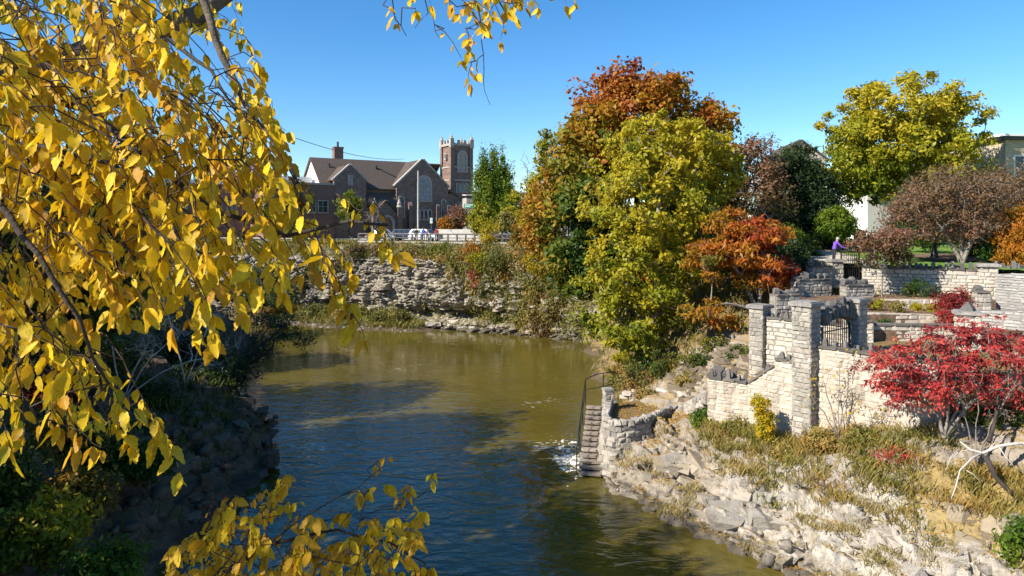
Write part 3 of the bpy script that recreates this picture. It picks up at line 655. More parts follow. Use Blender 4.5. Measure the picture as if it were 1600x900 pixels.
def ledges(V, Nn, amp=.34, lay=.42, blk=.9, soft=None, seed=3):
    """bedded limestone: beds of changing thickness broken into blocks that stand proud by different amounts"""
    wz = V[:, 2] + .5 * (fbm(V * .35, 3, seed) - .5) + .10 * V[:, 0] * .5
    d = 0; s = soft(V) if soft else np.ones(len(V))
    # broken steps: beds end in small vertical risers along jagged joints
    q = np.stack([V[:, 0] / (blk * 1.6), V[:, 1] / (blk * 1.6), V[:, 2] * 0], 1); _, _, rj = cells(q + .25 * (fbm(V * 1.5, 2, seed + 3)[:, None] - .5), seed + 77)
    t = (V[:, 2] + .9 * lay * rj + .5 * (fbm(V * .45, 3, seed) - .5)) / (lay * 1.35); fl = np.floor(t); fr = t - fl
    step = (fl + np.clip((fr - .5) * 3.2 + .5, 0, 1) - t) * lay * 1.35
    for k, (l, bq, a) in enumerate(((lay * 2.2, blk * 2.1, .9), (lay, blk, .75), (lay * .5, blk * .5, .5), (lay * .26, blk * .24, .26))):
        q = np.stack([V[:, 0] / bq + .35 * (fbm(V * 1.1, 2, seed + k) - .5), V[:, 1] / bq, wz / l], 1)
        d1, d2, rv = cells(q, seed + 10 * k); crack = np.clip((d2 - d1) / .10, 0, 1)
        tx, ty = _hash((rv * 9973).astype(np.int64), fl.astype(np.int64) * 0, fl.astype(np.int64) * 0, 5) - .5, _hash((rv * 9973).astype(np.int64), fl.astype(np.int64) * 0, fl.astype(np.int64) * 0, 6) - .5
        fx = q - np.floor(q) - .5
        d = d + a * ((rv - .5) * .9 + tx * fx[:, 0] * 1.3 + ty * fx[:, 2] * 1.3 - (1 - crack) * .5)
    d = d + .45 * (fbm(V * 2.6, 5, seed, .62) - .5) + .34 * (fbm(V * 8, 3, seed + 9, .7) - .5)
    hv = np.array([1, 1, .75])
    return V + Nn * hv * (amp * d * s)[:, None] + np.array([0, 0, 1]) * (step * .8 * s + (fbm(V * 1.3, 4, seed + 5) - .5) * .5 * (1 - .5 * s))[:, None]
def soft_front(V):
    x, y, z = V.T
    s = np.ones(len(V)) * 1.0
    # the grassy shelf below the wall, the landing and the ground behind the walls are soil
    dist = ((x - 9.4) * .8 + (y - 33.85) * .6)            # 0 on the wall's plane, negative on the river side
    s = np.where((dist > -2.2) & (x > 8.8), .45, s); s = np.where((y > 36.0) & (x > 5.2), .5, s); s = np.where(dist > .6, .25, s)
    return s
GST = .07
V, Fc = sheet(RB, 2.0, 22.0, 14.0, 44.0, GST, lambda V, Nn: ledges(V, Nn, .72, .62, 1.7, soft_front))
RBO = tag(raw('right_bank', V, Fc, M['rock'], smooth=False), kind='structure'); RBV = V
GNX = int((22.0 - 2.0) / GST) + 1; GNY = int((44.0 - 14.0) / GST) + 1
V, Fc = sheet(RB, 3.0, 46.0, 43.6, 82.0, .3, lambda V, Nn: ledges(V, Nn, .7, .6, 1.4, lambda V: np.clip(1.2 - V[:, 2] / 8, .15, 1)) - np.array([0, 0, .12]))
tag(raw('wooded_bank', V, Fc, M['litter'], smooth=True), kind='structure')

# ------------------------------------------------------------------ left bank
SHORE_L = [(-10, 0), (-11.3, 12), (-12.4, 20), (-12.4, 26), (-12.6, 30.6), (-12.3, 36.6), (-13.6, 41), (-18, 47.9), (-22, 56), (-26, 65), (-34, 83), (-46, 96)]
cl = [(x, y, -.25) for x, y in SHORE_L] + [(x + 1.6, y + .3, -1.8) for x, y in SHORE_L] + [(x + 5, y + 1, -3) for x, y in SHORE_L]
cl += [(-13.9, 36, 1.9), (-14.0, 30, 2.0), (-14.0, 26, 2.1), (-13.9, 21, 2.0), (-15.6, 40.5, 1.9), (-18.4, 43, 2.9), (-17.3, 38, 2.8), (-16.6, 30, 3.1), (-14.8, 24, 2.9), (-21.5, 32, 5.0), (-20.4, 28, 5.8), (-28.6, 45, 7.0), (-25, 50, 5), (-27, 62, 4.2), (-31, 65, 6.6), (-14, 18, 3.6), (-13.5, 12, 4.5), (-11.5, 4, 8.5), (-9, 1, 9.7), (-13, 6, 9.4), (-16, 12, 8.4), (-22, 20, 8.2), (-40, 30, 9.6), (-40, 60, 8.6), (-50, 92, 8.5), (-60, 60, 9.8), (-60, 20, 10), (-40, 5, 10), (-60, 100, 9.5), (-34, 75, 6), (-20, 0, 10)]
LB = rbf(cl)
V, Fc = sheet(LB, -62, -8.5, -4, 100, .3, lambda V, Nn: ledges(V, Nn, .6, .55, 1.2, lambda V: np.clip(1.3 - V[:, 2] / 6, .2, 1), 31))
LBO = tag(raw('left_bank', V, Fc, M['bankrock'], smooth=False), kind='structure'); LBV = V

# ------------------------------------------------------------------ far cliff, with the road on top
CL = np.array([(12, 70.5), (8.2, 75.8), (4.3, 79), (-1.5, 82), (-7.7, 85), (-14, 88.5), (-20, 92), (-30, 97), (-44, 104), (-70, 116)], float)
seg = np.r_[0, np.cumsum(np.linalg.norm(np.diff(CL, axis=0), axis=1))]
def cl_at(u):
    p = np.stack([np.interp(u, seg, CL[:, 0]), np.interp(u, seg, CL[:, 1])], -1)
    q = np.stack([np.interp(u + .5, seg, CL[:, 0]), np.interp(u + .5, seg, CL[:, 1])], -1); t = unit(q - p + 1e-9)
    return p, np.stack([-t[..., 1], t[..., 0]], -1) * -1       # outward normal (towards the river)
ROAD_Z = 10.5
nu, nv = 760, 150
U, Vv = np.meshgrid(np.linspace(0, seg[-1] - .6, nu), np.linspace(0, 1, nv)); p, nn = cl_at(U)
nn = np.where((nn[..., 1:2] > 0), -nn, nn)
prof_z = np.interp(Vv, [0, .70, 1], [-1.0, 8.2, 10.35]); prof_o = np.interp(Vv, [0, .05, .2, .3, .70, 1], [1.2, .5, -.6, .1, -.25, -2.6])
P3 = np.concatenate([p, prof_z[..., None]], -1).reshape(-1, 3); N3 = np.concatenate([nn, np.zeros_like(U)[..., None]], -1).reshape(-1, 3)
und = np.exp(-((P3[:, 0] + 7.5) / 4.5) ** 2) * np.exp(-((P3[:, 2] - 1.9) / .85) ** 2) * 3.0      # the undercut at the water
bulge = 1.6 * (fbm(np.stack([U.ravel() * .13, 0 * U.ravel(), P3[:, 2] * .12], 1), 3, 8) - .5)
wz = P3[:, 2] + .6 * (fbm(P3 * .3, 2, 5) - .5); dd = 0
for k, (l, bq, a) in enumerate(((2.6, 2.2, .9), (1.0, 1.0, .75), (.42, .6, .5), (.22, .3, .3))):
    q = np.stack([U.ravel() / bq + .5 * (fbm(P3 * .7, 2, 40 + k) - .5), 0 * U.ravel() + k, wz / l + .5 * (fbm(P3 * .7, 2, 50 + k) - .5)], 1); d1, d2, rv = cells(q, 70 + k); z_ = np.zeros(len(rv), np.int64); ri = (rv * 9973).astype(np.int64); fx = q - np.floor(q) - .5
    dd = dd + a * ((rv - .5) + (_hash(ri, z_, z_, 5) - .5) * fx[:, 0] * 1.2 + (_hash(ri, z_, z_, 6) - .5) * fx[:, 2] * 1.2 - (1 - np.clip((d2 - d1) / .12, 0, 1)) * .45)
bed = np.abs(((wz / 1.15) % 1) - .5); dd = dd - .75 * np.clip(1 - bed / .10, 0, 1) * (fbm(P3 * .25, 2, 90) > .45)
dd = dd * np.interp(P3[:, 2], [7.6, 9.2], [1, .25]) + .8 * (fbm(P3 * 1.7, 5, 4, .62) - .5)
Vc = P3 + N3 * (prof_o.ravel() + bulge + .95 * dd - und)[:, None]; Vc[:, 2] += (fbm(P3 * 1.1, 3, 12) - .5) * .35
CLIFFV = Vc.reshape(nv, nu, 3)
i = np.arange((nv - 1) * nu).reshape(nv - 1, nu)[:, :-1].ravel(); Fc = np.stack([i + 1, i, i + nu, i + nu + 1], 1)
CLO = tag(raw('river_cliff', Vc, Fc, M['cliff']), kind='structure')
def offs(o, z, k=60):
    u = np.linspace(0, seg[-1] - .6, k); a, b = cl_at(u); b = np.where(b[:, 1:2] > 0, -b, b); return [(*(a[j] - b[j] * o), z) for j in range(k)]
def strip(name, o0, o1, z, mat, o2=None):
    a = offs(o0, z); b = offs(o1, z); m = MB(); V = a + b; n = len(a)
    m.add(V, [(j + 1, j, n + j, n + j + 1) for j in range(n - 1)]); o = m.build(name, mat); return tag(o, kind='structure')
strip('verge', 2.3, 4.1, 10.36, M['plain']); strip('road', 4.1, 13.5, ROAD_Z, M['asphalt'])
# ground behind the road out to the horizon
a = offs(13.5, 10.46); m = MB(); n = len(a)
V = a + [(4000 if j < 2 else -4000 * (j / (n - 1)) + 2000, 5000, 10.46) for j in range(n)]
m.add([a[0], (60, 66, 10.46), (4000, 66, 10.46), (4000, 5000, 10.46), (-4000, 5000, 10.46), (-4000, 120, 10.46)] + a[:0:-1], [tuple(range(6 + n - 1))])
tag(m.build('far_ground', M['plain']), kind='structure')
m = MB()
for j in range(len(a) - 1):
    q0, q1 = np.array(a[j]), np.array(a[j + 1]); m.prism([q0 + (0, 0, -.3), q0 + (0, .3, -.3), q0 + (0, .3, .17), q0 + (0, 0, .17)], q1 - q0)
tag(m.build('kerb', M['concrete']), kind='structure')
# gravel bar with its grass
GB = rbf([(*XY(440, 96), .5), (*XY(520, 90), .7), (*XY(600, 87.5), .75), (*XY(650, 86), .5), (*XY(682, 83.5), -.1), (*XY(640, 83.2), -.1), (*XY(560, 85), -.1), (*XY(480, 88), -.1), (*XY(400, 91), -.1), (*XY(700, 86), -.3), (*XY(660, 88), .2), (*XY(400, 97), .6), (*XY(600, 80), -1.2), (*XY(480, 83), -1.2), (*XY(720, 81), -1.2), (*XY(560, 92), 1.3), (*XY(470, 100), 1.6)])
V, Fc = sheet(GB, -36, -6, 81, 101, .2, lambda V, Nn: V + Nn * ((fbm(V * 2.5, 4, 3) - .5) * .35)[:, None])
tag(raw('gravel_bar', V, Fc, M['litter']), kind='structure')

# blocks of broken stone lying in the banks and standing out of the cliff
def gnorm(V, nx, ny):
    G = V.reshape(ny, nx, 3); n = unit(np.cross(G[1:, :-1] - G[:-1, :-1], G[:-1, 1:] - G[:-1, :-1])); n = np.where(n[..., 2:3] < 0, -n, n); return G[:-1, :-1].reshape(-1, 3), n.reshape(-1, 3)
rr_ = np.random.default_rng(15)
GP, GNn = gnorm(RBV, GNX, GNY); dist = (GP[:, 0] - 9.4) * .8 + (GP[:, 1] - 33.85) * .6
smN = unit(np.stack([-(RB(GP[:, 0] + .3, GP[:, 1]) - RB(GP[:, 0] - .3, GP[:, 1])) / .6, -(RB(GP[:, 0], GP[:, 1] + .3) - RB(GP[:, 0], GP[:, 1] - .3)) / .6, np.ones(len(GP))], 1))
w = np.where((GP[:, 2] > -.2) & (dist < -.3), 1., 0) * np.where(GP[:, 1] > 36, .4, 1) * np.clip((fbm(GP * .7, 3, 61) - .36) * 6, .05, 1) * np.where(dist > -2.2, .35, 1)
w = w * np.clip((fbm(GP * 1.1, 3, 66) - .42) * 9, .02, 1); i = rr_.choice(len(GP), 1900, replace=False, p=w / w.sum()); scatter_rocks(RBO, GP[i], smN[i], .07 + .85 * rr_.random(1900) ** 4.5, 'rockpiece', 16, (.4, .9), .38, tilt=.25, chm=.12)
w = np.where((GP[:, 1] > 36.2) & (GP[:, 1] < 44) & (GP[:, 0] > 9) & (GP[:, 0] < 12.5) & (dist > -.5), 1., 0); i = rr_.choice(len(GP), 170, p=w / w.sum()); scatter_rocks(RBO, GP[i], smN[i], .10 + .5 * rr_.random(170) ** 3, 'rockpiece', 17, (.4, .8), .35, big=0)
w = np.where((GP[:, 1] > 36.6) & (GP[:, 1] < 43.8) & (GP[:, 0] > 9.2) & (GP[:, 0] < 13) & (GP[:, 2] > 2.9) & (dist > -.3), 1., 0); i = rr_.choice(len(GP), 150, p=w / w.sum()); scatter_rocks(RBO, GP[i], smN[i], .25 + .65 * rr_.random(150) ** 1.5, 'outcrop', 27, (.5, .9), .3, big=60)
nxl = int((-8.5 + 62) / .3) + 1; nyl = int(104 / .3) + 1; LP, LN = gnorm(LBV, nxl, nyl); w = np.where((LP[:, 2] > -.2) & (LP[:, 0] > -24) & (LP[:, 1] < 52) & (LP[:, 1] > 14) & (LP[:, 2] < 5), 1., 0) * np.clip((fbm(LP * .5, 3, 62) - .35) * 6, .05, 1)
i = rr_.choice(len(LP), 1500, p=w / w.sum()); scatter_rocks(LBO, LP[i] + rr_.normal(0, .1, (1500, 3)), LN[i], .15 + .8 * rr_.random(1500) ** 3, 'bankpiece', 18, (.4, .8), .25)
cv = CLIFFV[:-1, :-1].reshape(-1, 3); cnn = N3.reshape(nv, nu, 3)[:-1, :-1].reshape(-1, 3); w = np.where((cv[:, 2] > .1) & (cv[:, 2] < 9.3) & (cv[:, 0] > -28) & (cv[:, 0] < 9), 1., 0) * np.clip((fbm(cv * np.array([.35, .35, .5]), 3, 63) - .38) * 6, .03, 1)
i = rr_.choice(len(cv), 2000, p=w / w.sum(), replace=False); scatter_rocks(CLO, cv[i], cnn[i], .2 + 1.0 * rr_.random(2000) ** 3.5, 'cliffpiece', 19, (.2, .5), .42, tilt=.06, chm=.06)

gq = rr_.uniform(0, 1, (1500, 2)); gx_ = -36 + 30 * gq[:, 0]; gy_ = 81 + 18 * gq[:, 1]; gz_ = GB(gx_, gy_); k = (gz_ > -.15) & (gz_ < .45); GBO = bpy.data.objects['gravel_bar']
scatter_rocks(GBO, np.c_[gx_, gy_, gz_][k], np.tile([.1, -.3, .95], (k.sum(), 1)), .12 + .5 * rr_.random(k.sum()) ** 4, 'cliffpiece', 23, (.4, .8), .2, big=60)

# ------------------------------------------------------------------ garden terraces
def slab(name, poly, z, mat, th=.5, zs=None):
    m = MB(); m.prism([(x, y, z - th) for x, y in poly], (0, 0, th)); return tag(m.build(name, mat), kind='structure')
slab('terrace_path', [(12.9, 30.3), (15.6, 26.6), (19.5, 25.5), (27, 30), (27.5, 35.6), (15.8, 36), (14.6, 34)], 6.6, M['litter'], .8)
slab('lower_flower_bed', [(14.8, 36.0), (27.6, 35.65), (28, 38.4), (16, 38.6)], 7.15, M['mulch'], .9)
slab('middle_flower_bed', [(16, 38.6), (28, 38.4), (28.4, 41.3), (17, 41.6)], 7.62, M['mulch'], .9)
slab('upper_flower_bed', [(17, 41.6), (28.4, 41.3), (29.4, 43.4), (23, 45.8), (17, 45.8)], 8.08, M['mulch'], .9)
slab('garden_ground', [(29.7, 41.6), (31.4, 37.8), (50, 36), (50, 42.6), (30.2, 43.0)], 9.5, M['lawn'], 2.5)
slab('lower_garden_ground', [(27.0, 36.2), (26.6, 33), (34, 27), (50, 27), (50, 36), (31.2, 37.9), (28.6, 41.2)], 7.3, M['mulch'], 1.5)
LW = [(17.5, 46.9), (21.4, 46.6), (22.9, 46.35), (29.3, 43.3), (33, 42), (48, 42), (70, 50), (70, 84), (12, 84), (15, 66), (18, 52)]
nx, ny = 90, 70
X, Y = np.meshgrid(np.linspace(16, 72, nx), np.linspace(42, 86, ny))
Zl = 9.86 + (Y - 46) * .045 + (X - 24) * .006 + .12 * (fbm(np.stack([X.ravel() * .2, Y.ravel() * .2, 0 * X.ravel()], 1), 2) - .5).reshape(X.shape)
edge = (X - 22.9) * (43.3 - 46.35) - (Y - 46.35) * (29.3 - 22.9)
keep = ((Y > 46.9) | ((edge < -1.2) & (X > 23)) | ((X > 29.4) & (Y > 43.0)))
V = np.stack([X, Y, Zl], -1).reshape(-1, 3); i = np.arange((ny - 1) * nx).reshape(ny - 1, nx)[:, :-1].ravel(); Fc = np.stack([i, i + 1, i + nx + 1, i + nx], 1)
k = keep.ravel(); Fc = Fc[k[Fc].all(1)]; tag(raw('lawn', V, Fc, M['lawn']), kind='structure')
LAWN = lambda x, y: 9.86 + (y - 46) * .045 + (x - 24) * .006
def on_lawn(name, pts, mat, dz=.03, n=1):
    """a thin patch laid over the lawn, subdivided so that it follows it"""
    m = MB(); A = [np.array(p, float) for p in pts]; k = 10; V = []
    for a in range(k + 1):
        for b in range(k + 1):
            u, v = a / k, b / k; q = (A[0] * (1 - u) + A[1] * u) * (1 - v) + (A[3] * (1 - u) + A[2] * u) * v
            V.append((q[0], q[1], LAWN(q[0], q[1]) + dz + .05 * 0))
    m.add(V, [(a * (k + 1) + b, (a + 1) * (k + 1) + b, (a + 1) * (k + 1) + b + 1, a * (k + 1) + b + 1) for a in range(k) for b in range(k)])
    return tag(m.build(name, mat), kind='structure')
on_lawn('gravel_path', [(21.3, 47), (24.6, 47), (29, 78), (22.5, 78)], M['pathmat'], .10)
on_lawn('mulch_ring', [(29.0, 48.2), (34, 47.2), (36, 53.5), (29.6, 54)], M['mulch'], .11)

# ------------------------------------------------------------------ church across the river
CO = np.array([-12.1, 140.0]); EA = np.array([.857, .515]); EB = np.array([-.515, .857])
def ch(a, b, z): q = CO + EA * a + EB * b; return np.array([q[0], q[1], z])
GZ = 10.46
def arch(w, h, n=7, pointed=True):
    """outline of a pointed opening, from lower left round to lower right, in (x, z)"""
    s = h - w * .8; L = [(-w / 2, 0), (-w / 2, s)]
    for i in range(1, n):
        f = i / (n - 1); x = -w / 2 + w / 2 * (1 - math.cos(f * math.pi / 2)) ; L.append((x, s + (h - s) * math.sin(f * math.pi / 2) ** .9))
    return L + [(-x, z) for x, z in L[::-1][1:]]
def rect(w, h): return [(-w / 2, 0), (-w / 2, h), (w / 2, h), (w / 2, 0)]
def opening(T, o, ax, nrm, w, h, glass, surround='trim', kind='arch', fw=.28, mull=2, name='window', bars=0, proud=.14, tracery=False):
    """window or door: dressed surround (part) with pane, mullions as its sub-parts; o is the middle of the sill on the wall's face"""
    ax = np.array([*ax, 0.]) if len(ax) == 2 else np.array(ax); nrm = np.array([*nrm, 0.]) if len(nrm) == 2 else np.array(nrm); o = np.array(o, float); up = np.array([0, 0, 1.])
    inn = arch(w, h) if kind == 'arch' else rect(w, h); c = (0, h * .45)
    out = [(x * (1 + 2 * fw / w), z * (1 + fw / h) if z > 0 else 0) for x, z in inn]
    W3 = lambda L, d=0: [o + ax * x + up * z + nrm * d for x, z in L]
    m = MB(); m.ring(W3(out, -.05), W3(inn, -.05), nrm * (proud + .05)); m.prism([o + ax * x + up * z - nrm * .05 for x, z in ((-w / 2 - fw * 1.2, -.22), (w / 2 + fw * 1.2, -.22), (w / 2 + fw * 1.2, 0), (-w / 2 - fw * 1.2, 0))], nrm * (proud + .1))
    f = m.build(name, M[surround], T)
    m = MB(); m.prism(W3(inn, .012), nrm * .03); m.build('pane' if name == 'window' else 'leaf', M[glass], f)
    for i in range(mull):
        m = MB(); x = -w / 2 + w * (i + 1) / (mull + 1); top = h * (.8 if kind == 'arch' else 1)
        m.prism([o + ax * (x + dx) + up * z + nrm * .043 for dx, z in ((-.05, 0), (.05, 0), (.05, top), (-.05, top))], nrm * .06); m.build('mullion', M['trim'], f)
    for i in range(bars):
        m = MB(); z = h * (i + 1) / (bars + 1) * (.85 if kind == 'arch' else 1)
        m.prism([o + ax * x + up * (z + dz) + nrm * .046 for x, dz in ((-w / 2, -.04), (w / 2, -.04), (w / 2, .04), (-w / 2, .04))], nrm * .05); m.build('glazing_bar', M['trim'], f)
    if tracery:
        for cx, cz, r in ((0, h * .78, w * .2), (-w * .25, h * .62, w * .13), (w * .25, h * .62, w * .13)):
            q = [(cx + r * math.cos(t * math.pi / 6), cz + r * math.sin(t * math.pi / 6)) for t in range(13)]; q2 = [(cx + r * .72 * math.cos(t * math.pi / 6), cz + r * .72 * math.sin(t * math.pi / 6)) for t in range(13)]
            tr_ = MB(); tr_.ring(W3(q, .049), W3(q2, .049), nrm * .06); tr_.build('tracery', M['trim'], f)
    return f
chp = ch(-14, 0, GZ)
CH = thing('church', 'red sandstone church with square pinnacled tower and large pointed window', 'church', tuple(chp))
def cwall(name, a0, a1, b, z0, z1, gable=None, th=.7, parent=CH, mat='church'):
    """wall on the facade side; gable = (a of apex, z of apex)"""
    poly = [(a0, z0), (a1, z0), (a1, z1)] + ([gable] if gable else []) + [(a0, z1)]
    m = MB(); m.prism([ch(a, b, z) for a, z in poly], np.array([*(EB * th), 0])); return m.build(name, M[mat], parent)
def roof_slab(name, pts, th=.25, parent=CH, mat='roof'):
    P_ = [np.array(p) for p in pts]; n = np.cross(P_[1] - P_[0], P_[-1] - P_[0]); n /= np.linalg.norm(n)
    if n[2] < 0: n = -n
    m = MB(); m.prism(P_, n * th); return m.build(name, M[mat], parent)
n_f = np.array([*(-EB), 0]); n_l = np.array([*(-EA), 0])
# tower
m = MB(); w = 4.7
m.prism([ch(0, 0, GZ), ch(w, 0, GZ), ch(w, w, GZ), ch(0, w, GZ)], (0, 0, 13.9 - 0))
m.prism([ch(.15, .15, 24.36), ch(w - .15, .15, 24.36), ch(w - .15, w - .15, 24.36), ch(.15, w - .15, 24.36)], (0, 0, 4.6))
tw = m.build('tower', M['church'], CH)
for a, b in ((.25, .25), (w - .25, .25), (.25, w - .25)):            # corner buttresses
    m = MB()
    q = lambda da, db, z: ch(a + da, b + db, z)
    m.prism([q(-.5, -.5, GZ), q(.5, -.5, GZ), q(.5, .5, GZ), q(-.5, .5, GZ)], (0, 0, 10)); m.prism([q(-.4, -.4, 20.4), q(.4, -.4, 20.4), q(.4, .4, 20.4), q(-.4, .4, 20.4)], (0, 0, 8.9)); m.build('buttress', M['church'], tw)
for z in (21.7, 17.2, 24.3):
    m = MB(); e = .12; pts = [ch(-e, -e, z), ch(w + e, -e, z), ch(w + e, w + e, z), ch(-e, w + e, z)]; m.prism(pts, (0, 0, .28)); m.build('string_course', M['trim'], tw)
m = MB()
for s_, (a0, b0, a1, b1) in enumerate(((0, 0, w, 0), (0, w, 0, 0), (w, 0, w, w), (w, w, 0, w))):
    A_, B_ = ch(a0, b0, 0)[:2], ch(a1, b1, 0)[:2]; t = (B_ - A_) / w
    for k in range(7):
        if k % 2 == 0:
            u = .35 + k * .66; m.box((*(A_ + t * (u + .0)), 29.4), (.52, .34, .95), math.atan2(t[1], t[0]))
    m.box((*(A_ + B_) / 2, 28.95), (w - .02, .3, .45), math.atan2(t[1], t[0]))
m.build('parapet', M['trim'], tw)
for a, b in ((.1, .1), (w - .1, .1), (.1, w - .1), (w - .1, w - .1)):
    c = ch(a, b, 28.4); m = MB(); m.box((c[0], c[1], 29.2), (.75, .75, 1.7), math.atan2(EA[1], EA[0])); m.lathe((c[0], c[1], 30.0), [(.42, 0), (.52, .1), (.42, .2), (.24, .4), (.3, .5), (.16, .65), (.06, .85), (.10, .95), (.02, 1.1)], 8); m.build('pinnacle', M['trim'], tw)
opening(CH, ch(w / 2 + .1, 0, 23.6) + 0, EA, n_f[:2], 1.7, 3.9, 'louvre', mull=1, bars=9, fw=.32, proud=.2)
for k in (-1, 0, 1): opening(CH, ch(w / 2 + k * .95, 0, 19.5), EA, n_f[:2], .5, 1.6, 'louvre', mull=0, bars=3, fw=.2, proud=.2)
opening(CH, ch(w / 2, 0, 14.2), EA, n_f[:2], 1.6, 2.9, 'glass', mull=2, fw=.3, proud=.2, tracery=True)
opening(CH, ch(0, 2.35, 26.2), -EB, n_l[:2], .5, 1.0, 'iron', mull=0, fw=.16, proud=.2)
# gabled front with the large window
fb = -4.0
cwall('gable_wall', -13.1, -2.6, fb, GZ, 20.2, (-7.9, 25.0))
opening(CH, ch(-7.6, fb, 17.4), EA, n_f[:2], 2.5, 4.5, 'stained', mull=3, bars=2, fw=.35, tracery=True)
for k in range(4): opening(CH, ch(-8.9 + k * .82, fb, 13.9), EA, n_f[:2], .5, 1.75, 'glass', mull=0, fw=.17)
opening(CH, ch(-12.2, fb, 14.3), EA, n_f[:2], .85, 3.7, 'glass', mull=1, fw=.25)
opening(CH, ch(-3.6, fb, 14.2), EA, n_f[:2], .75, 3.4, 'glass', mull=1, fw=.22)
for a in (-10.6, -5.0, -2.7, -13.0):
    m = MB(); m.prism([ch(a - .35, fb - .7, GZ), ch(a + .35, fb - .7, GZ), ch(a + .35, fb + .1, GZ), ch(a - .35, fb + .1, GZ)], (0, 0, 6.0)); m.prism([ch(a - .37, fb - .72, 16.4), ch(a - .37, fb + .05, 16.4), ch(a - .37, fb + .05, 17.4)], np.array([*(EA * .74), 0])); m.build('buttress', M['church'], CH)
for (a0, z0, a1, z1) in ((-13.45, 19.9, -7.9, 25.12), (-7.9, 25.12, -2.4, 20.0)):
    d = np.array([a1 - a0, z1 - z0]); nn2 = np.array([-d[1], d[0]]) / np.linalg.norm(d) * .3
    m = MB(); m.prism([ch(a0, fb - .15, z0), ch(a1, fb - .15, z1), ch(a1 + nn2[0], fb - .15, z1 + nn2[1]), ch(a0 + nn2[0], fb - .15, z0 + nn2[1])], np.array([*(EB * .9), 0])); m.build('gable_coping', M['trim'], CH)
roof_slab('roof', [ch(-13.5, fb + .6, 19.85), ch(-7.9, fb + .6, 25.0), ch(-7.9, 9, 25.0), ch(-13.5, 9, 19.85)])
roof_slab('roof', [ch(-7.9, fb + .6, 25.0), ch(-2.3, fb + .6, 19.9), ch(-2.3, 9, 19.9), ch(-7.9, 9, 25.0)])
m = MB(); m.prism([ch(-2.6, fb + .5, GZ), ch(0, fb + 1, GZ), ch(0, 9, GZ), ch(-2.6, 9, GZ)], (0, 0, 8.4)); m.build('side_wall', M['church'], CH)
roof_slab('roof', [ch(-2.7, fb + .4, 19.6), ch(-.02, fb + .8, 18.2), ch(-.02, 0, 18.2), ch(-2.7, 0, 19.6)])
m = MB(); m.tube([ch(-.5, fb + .55, 18.3), ch(-.5, fb + .55, 11)], .07, 6); m.build('downpipe', M['galv'], CH)
# long nave roof
cwall('nave_wall', -26.5, -13.0, -3.0, GZ, 19.5)
roof_slab('roof', [ch(-26.9, -3.5, 19.2), ch(-7.0, -3.5, 19.2), ch(-7.0, 4.2, 25.1), ch(-26.9, 4.2, 25.1)])
roof_slab('roof', [ch(-26.9, 4.2, 25.1), ch(-.3, 4.2, 25.1), ch(-.3, 11.8, 19.2), ch(-26.9, 11.8, 19.2)])
m = MB(); m.prism([ch(-26.5, -3.0, GZ), ch(-26.5, 11.4, GZ), ch(-26.5, 11.4, 19.3), ch(-26.5, 4.2, 24.95), ch(-26.5, -3.0, 19.3)], np.array([*(EA * .6), 0])); m.build('end_gable', M['white'], CH)
c = ch(-21.3, 5.2, 0); m = MB(); m.box((c[0], c[1], 25.6), (1.7, 1.4, 3.6), .54); m.box((c[0], c[1], 27.45), (1.9, 1.6, .25), .54); k = m.build('chimney', M['redbrick'], CH)
m = MB(); m.tube([(c[0], c[1], 27.5), (c[0], c[1], 28.6)], .2, 8); m.build('flue', M['iron'], k)
for a in (-24, -15): c = ch(a, 1.6, 23.3); m = MB(); m.lathe(tuple(c), [(.18, 0), (.18, .6), (.28, .62), (.05, .85)], 8); m.build('roof_vent', M['iron'], CH)
m = MB(); c0 = ch(-14.8, 2.0, 23.65); c1 = ch(-9.4, -2.5, 20.3); m.tube([c0, c1], .16, 5); m.build('roof_valley', M['iron'], CH)
# small gable to the left of it
sb = -5.0
cwall('gable_wall', -25.1, -19.3, sb, GZ, 20.7, (-22.2, 23.3))
opening(CH, ch(-22.2, sb, 20.0), EA, n_f[:2], .55, 1.4, 'trim', kind='rect', mull=0, fw=.18)
for k in (-1.4, 1.3): opening(CH, ch(-22.2 + k * 1.0, sb, 15.6), EA, n_f[:2], 1.1, 2.1, 'glass', kind='rect', mull=1, bars=1, fw=.2)
for (a0, z0, a1, z1) in ((-25.3, 20.55, -22.2, 23.4), (-22.2, 23.4, -19.1, 20.55)):
    d = np.array([a1 - a0, z1 - z0]); nn2 = np.array([-d[1], d[0]]) / np.linalg.norm(d) * .26
    m = MB(); m.prism([ch(a0, sb - .12, z0), ch(a1, sb - .12, z1), ch(a1 + nn2[0], sb - .12, z1 + nn2[1]), ch(a0 + nn2[0], sb - .12, z0 + nn2[1])], np.array([*(EB * .8), 0])); m.build('gable_coping', M['trim'], CH)
roof_slab('roof', [ch(-25.3, sb + .5, 20.5), ch(-22.2, sb + .5, 23.3), ch(-22.2, 3, 23.3), ch(-25.3, 3, 20.5)])
roof_slab('roof', [ch(-22.2, sb + .5, 23.3), ch(-19.1, sb + .5, 20.5), ch(-19.1, 3, 20.5), ch(-22.2, 3, 23.3)])
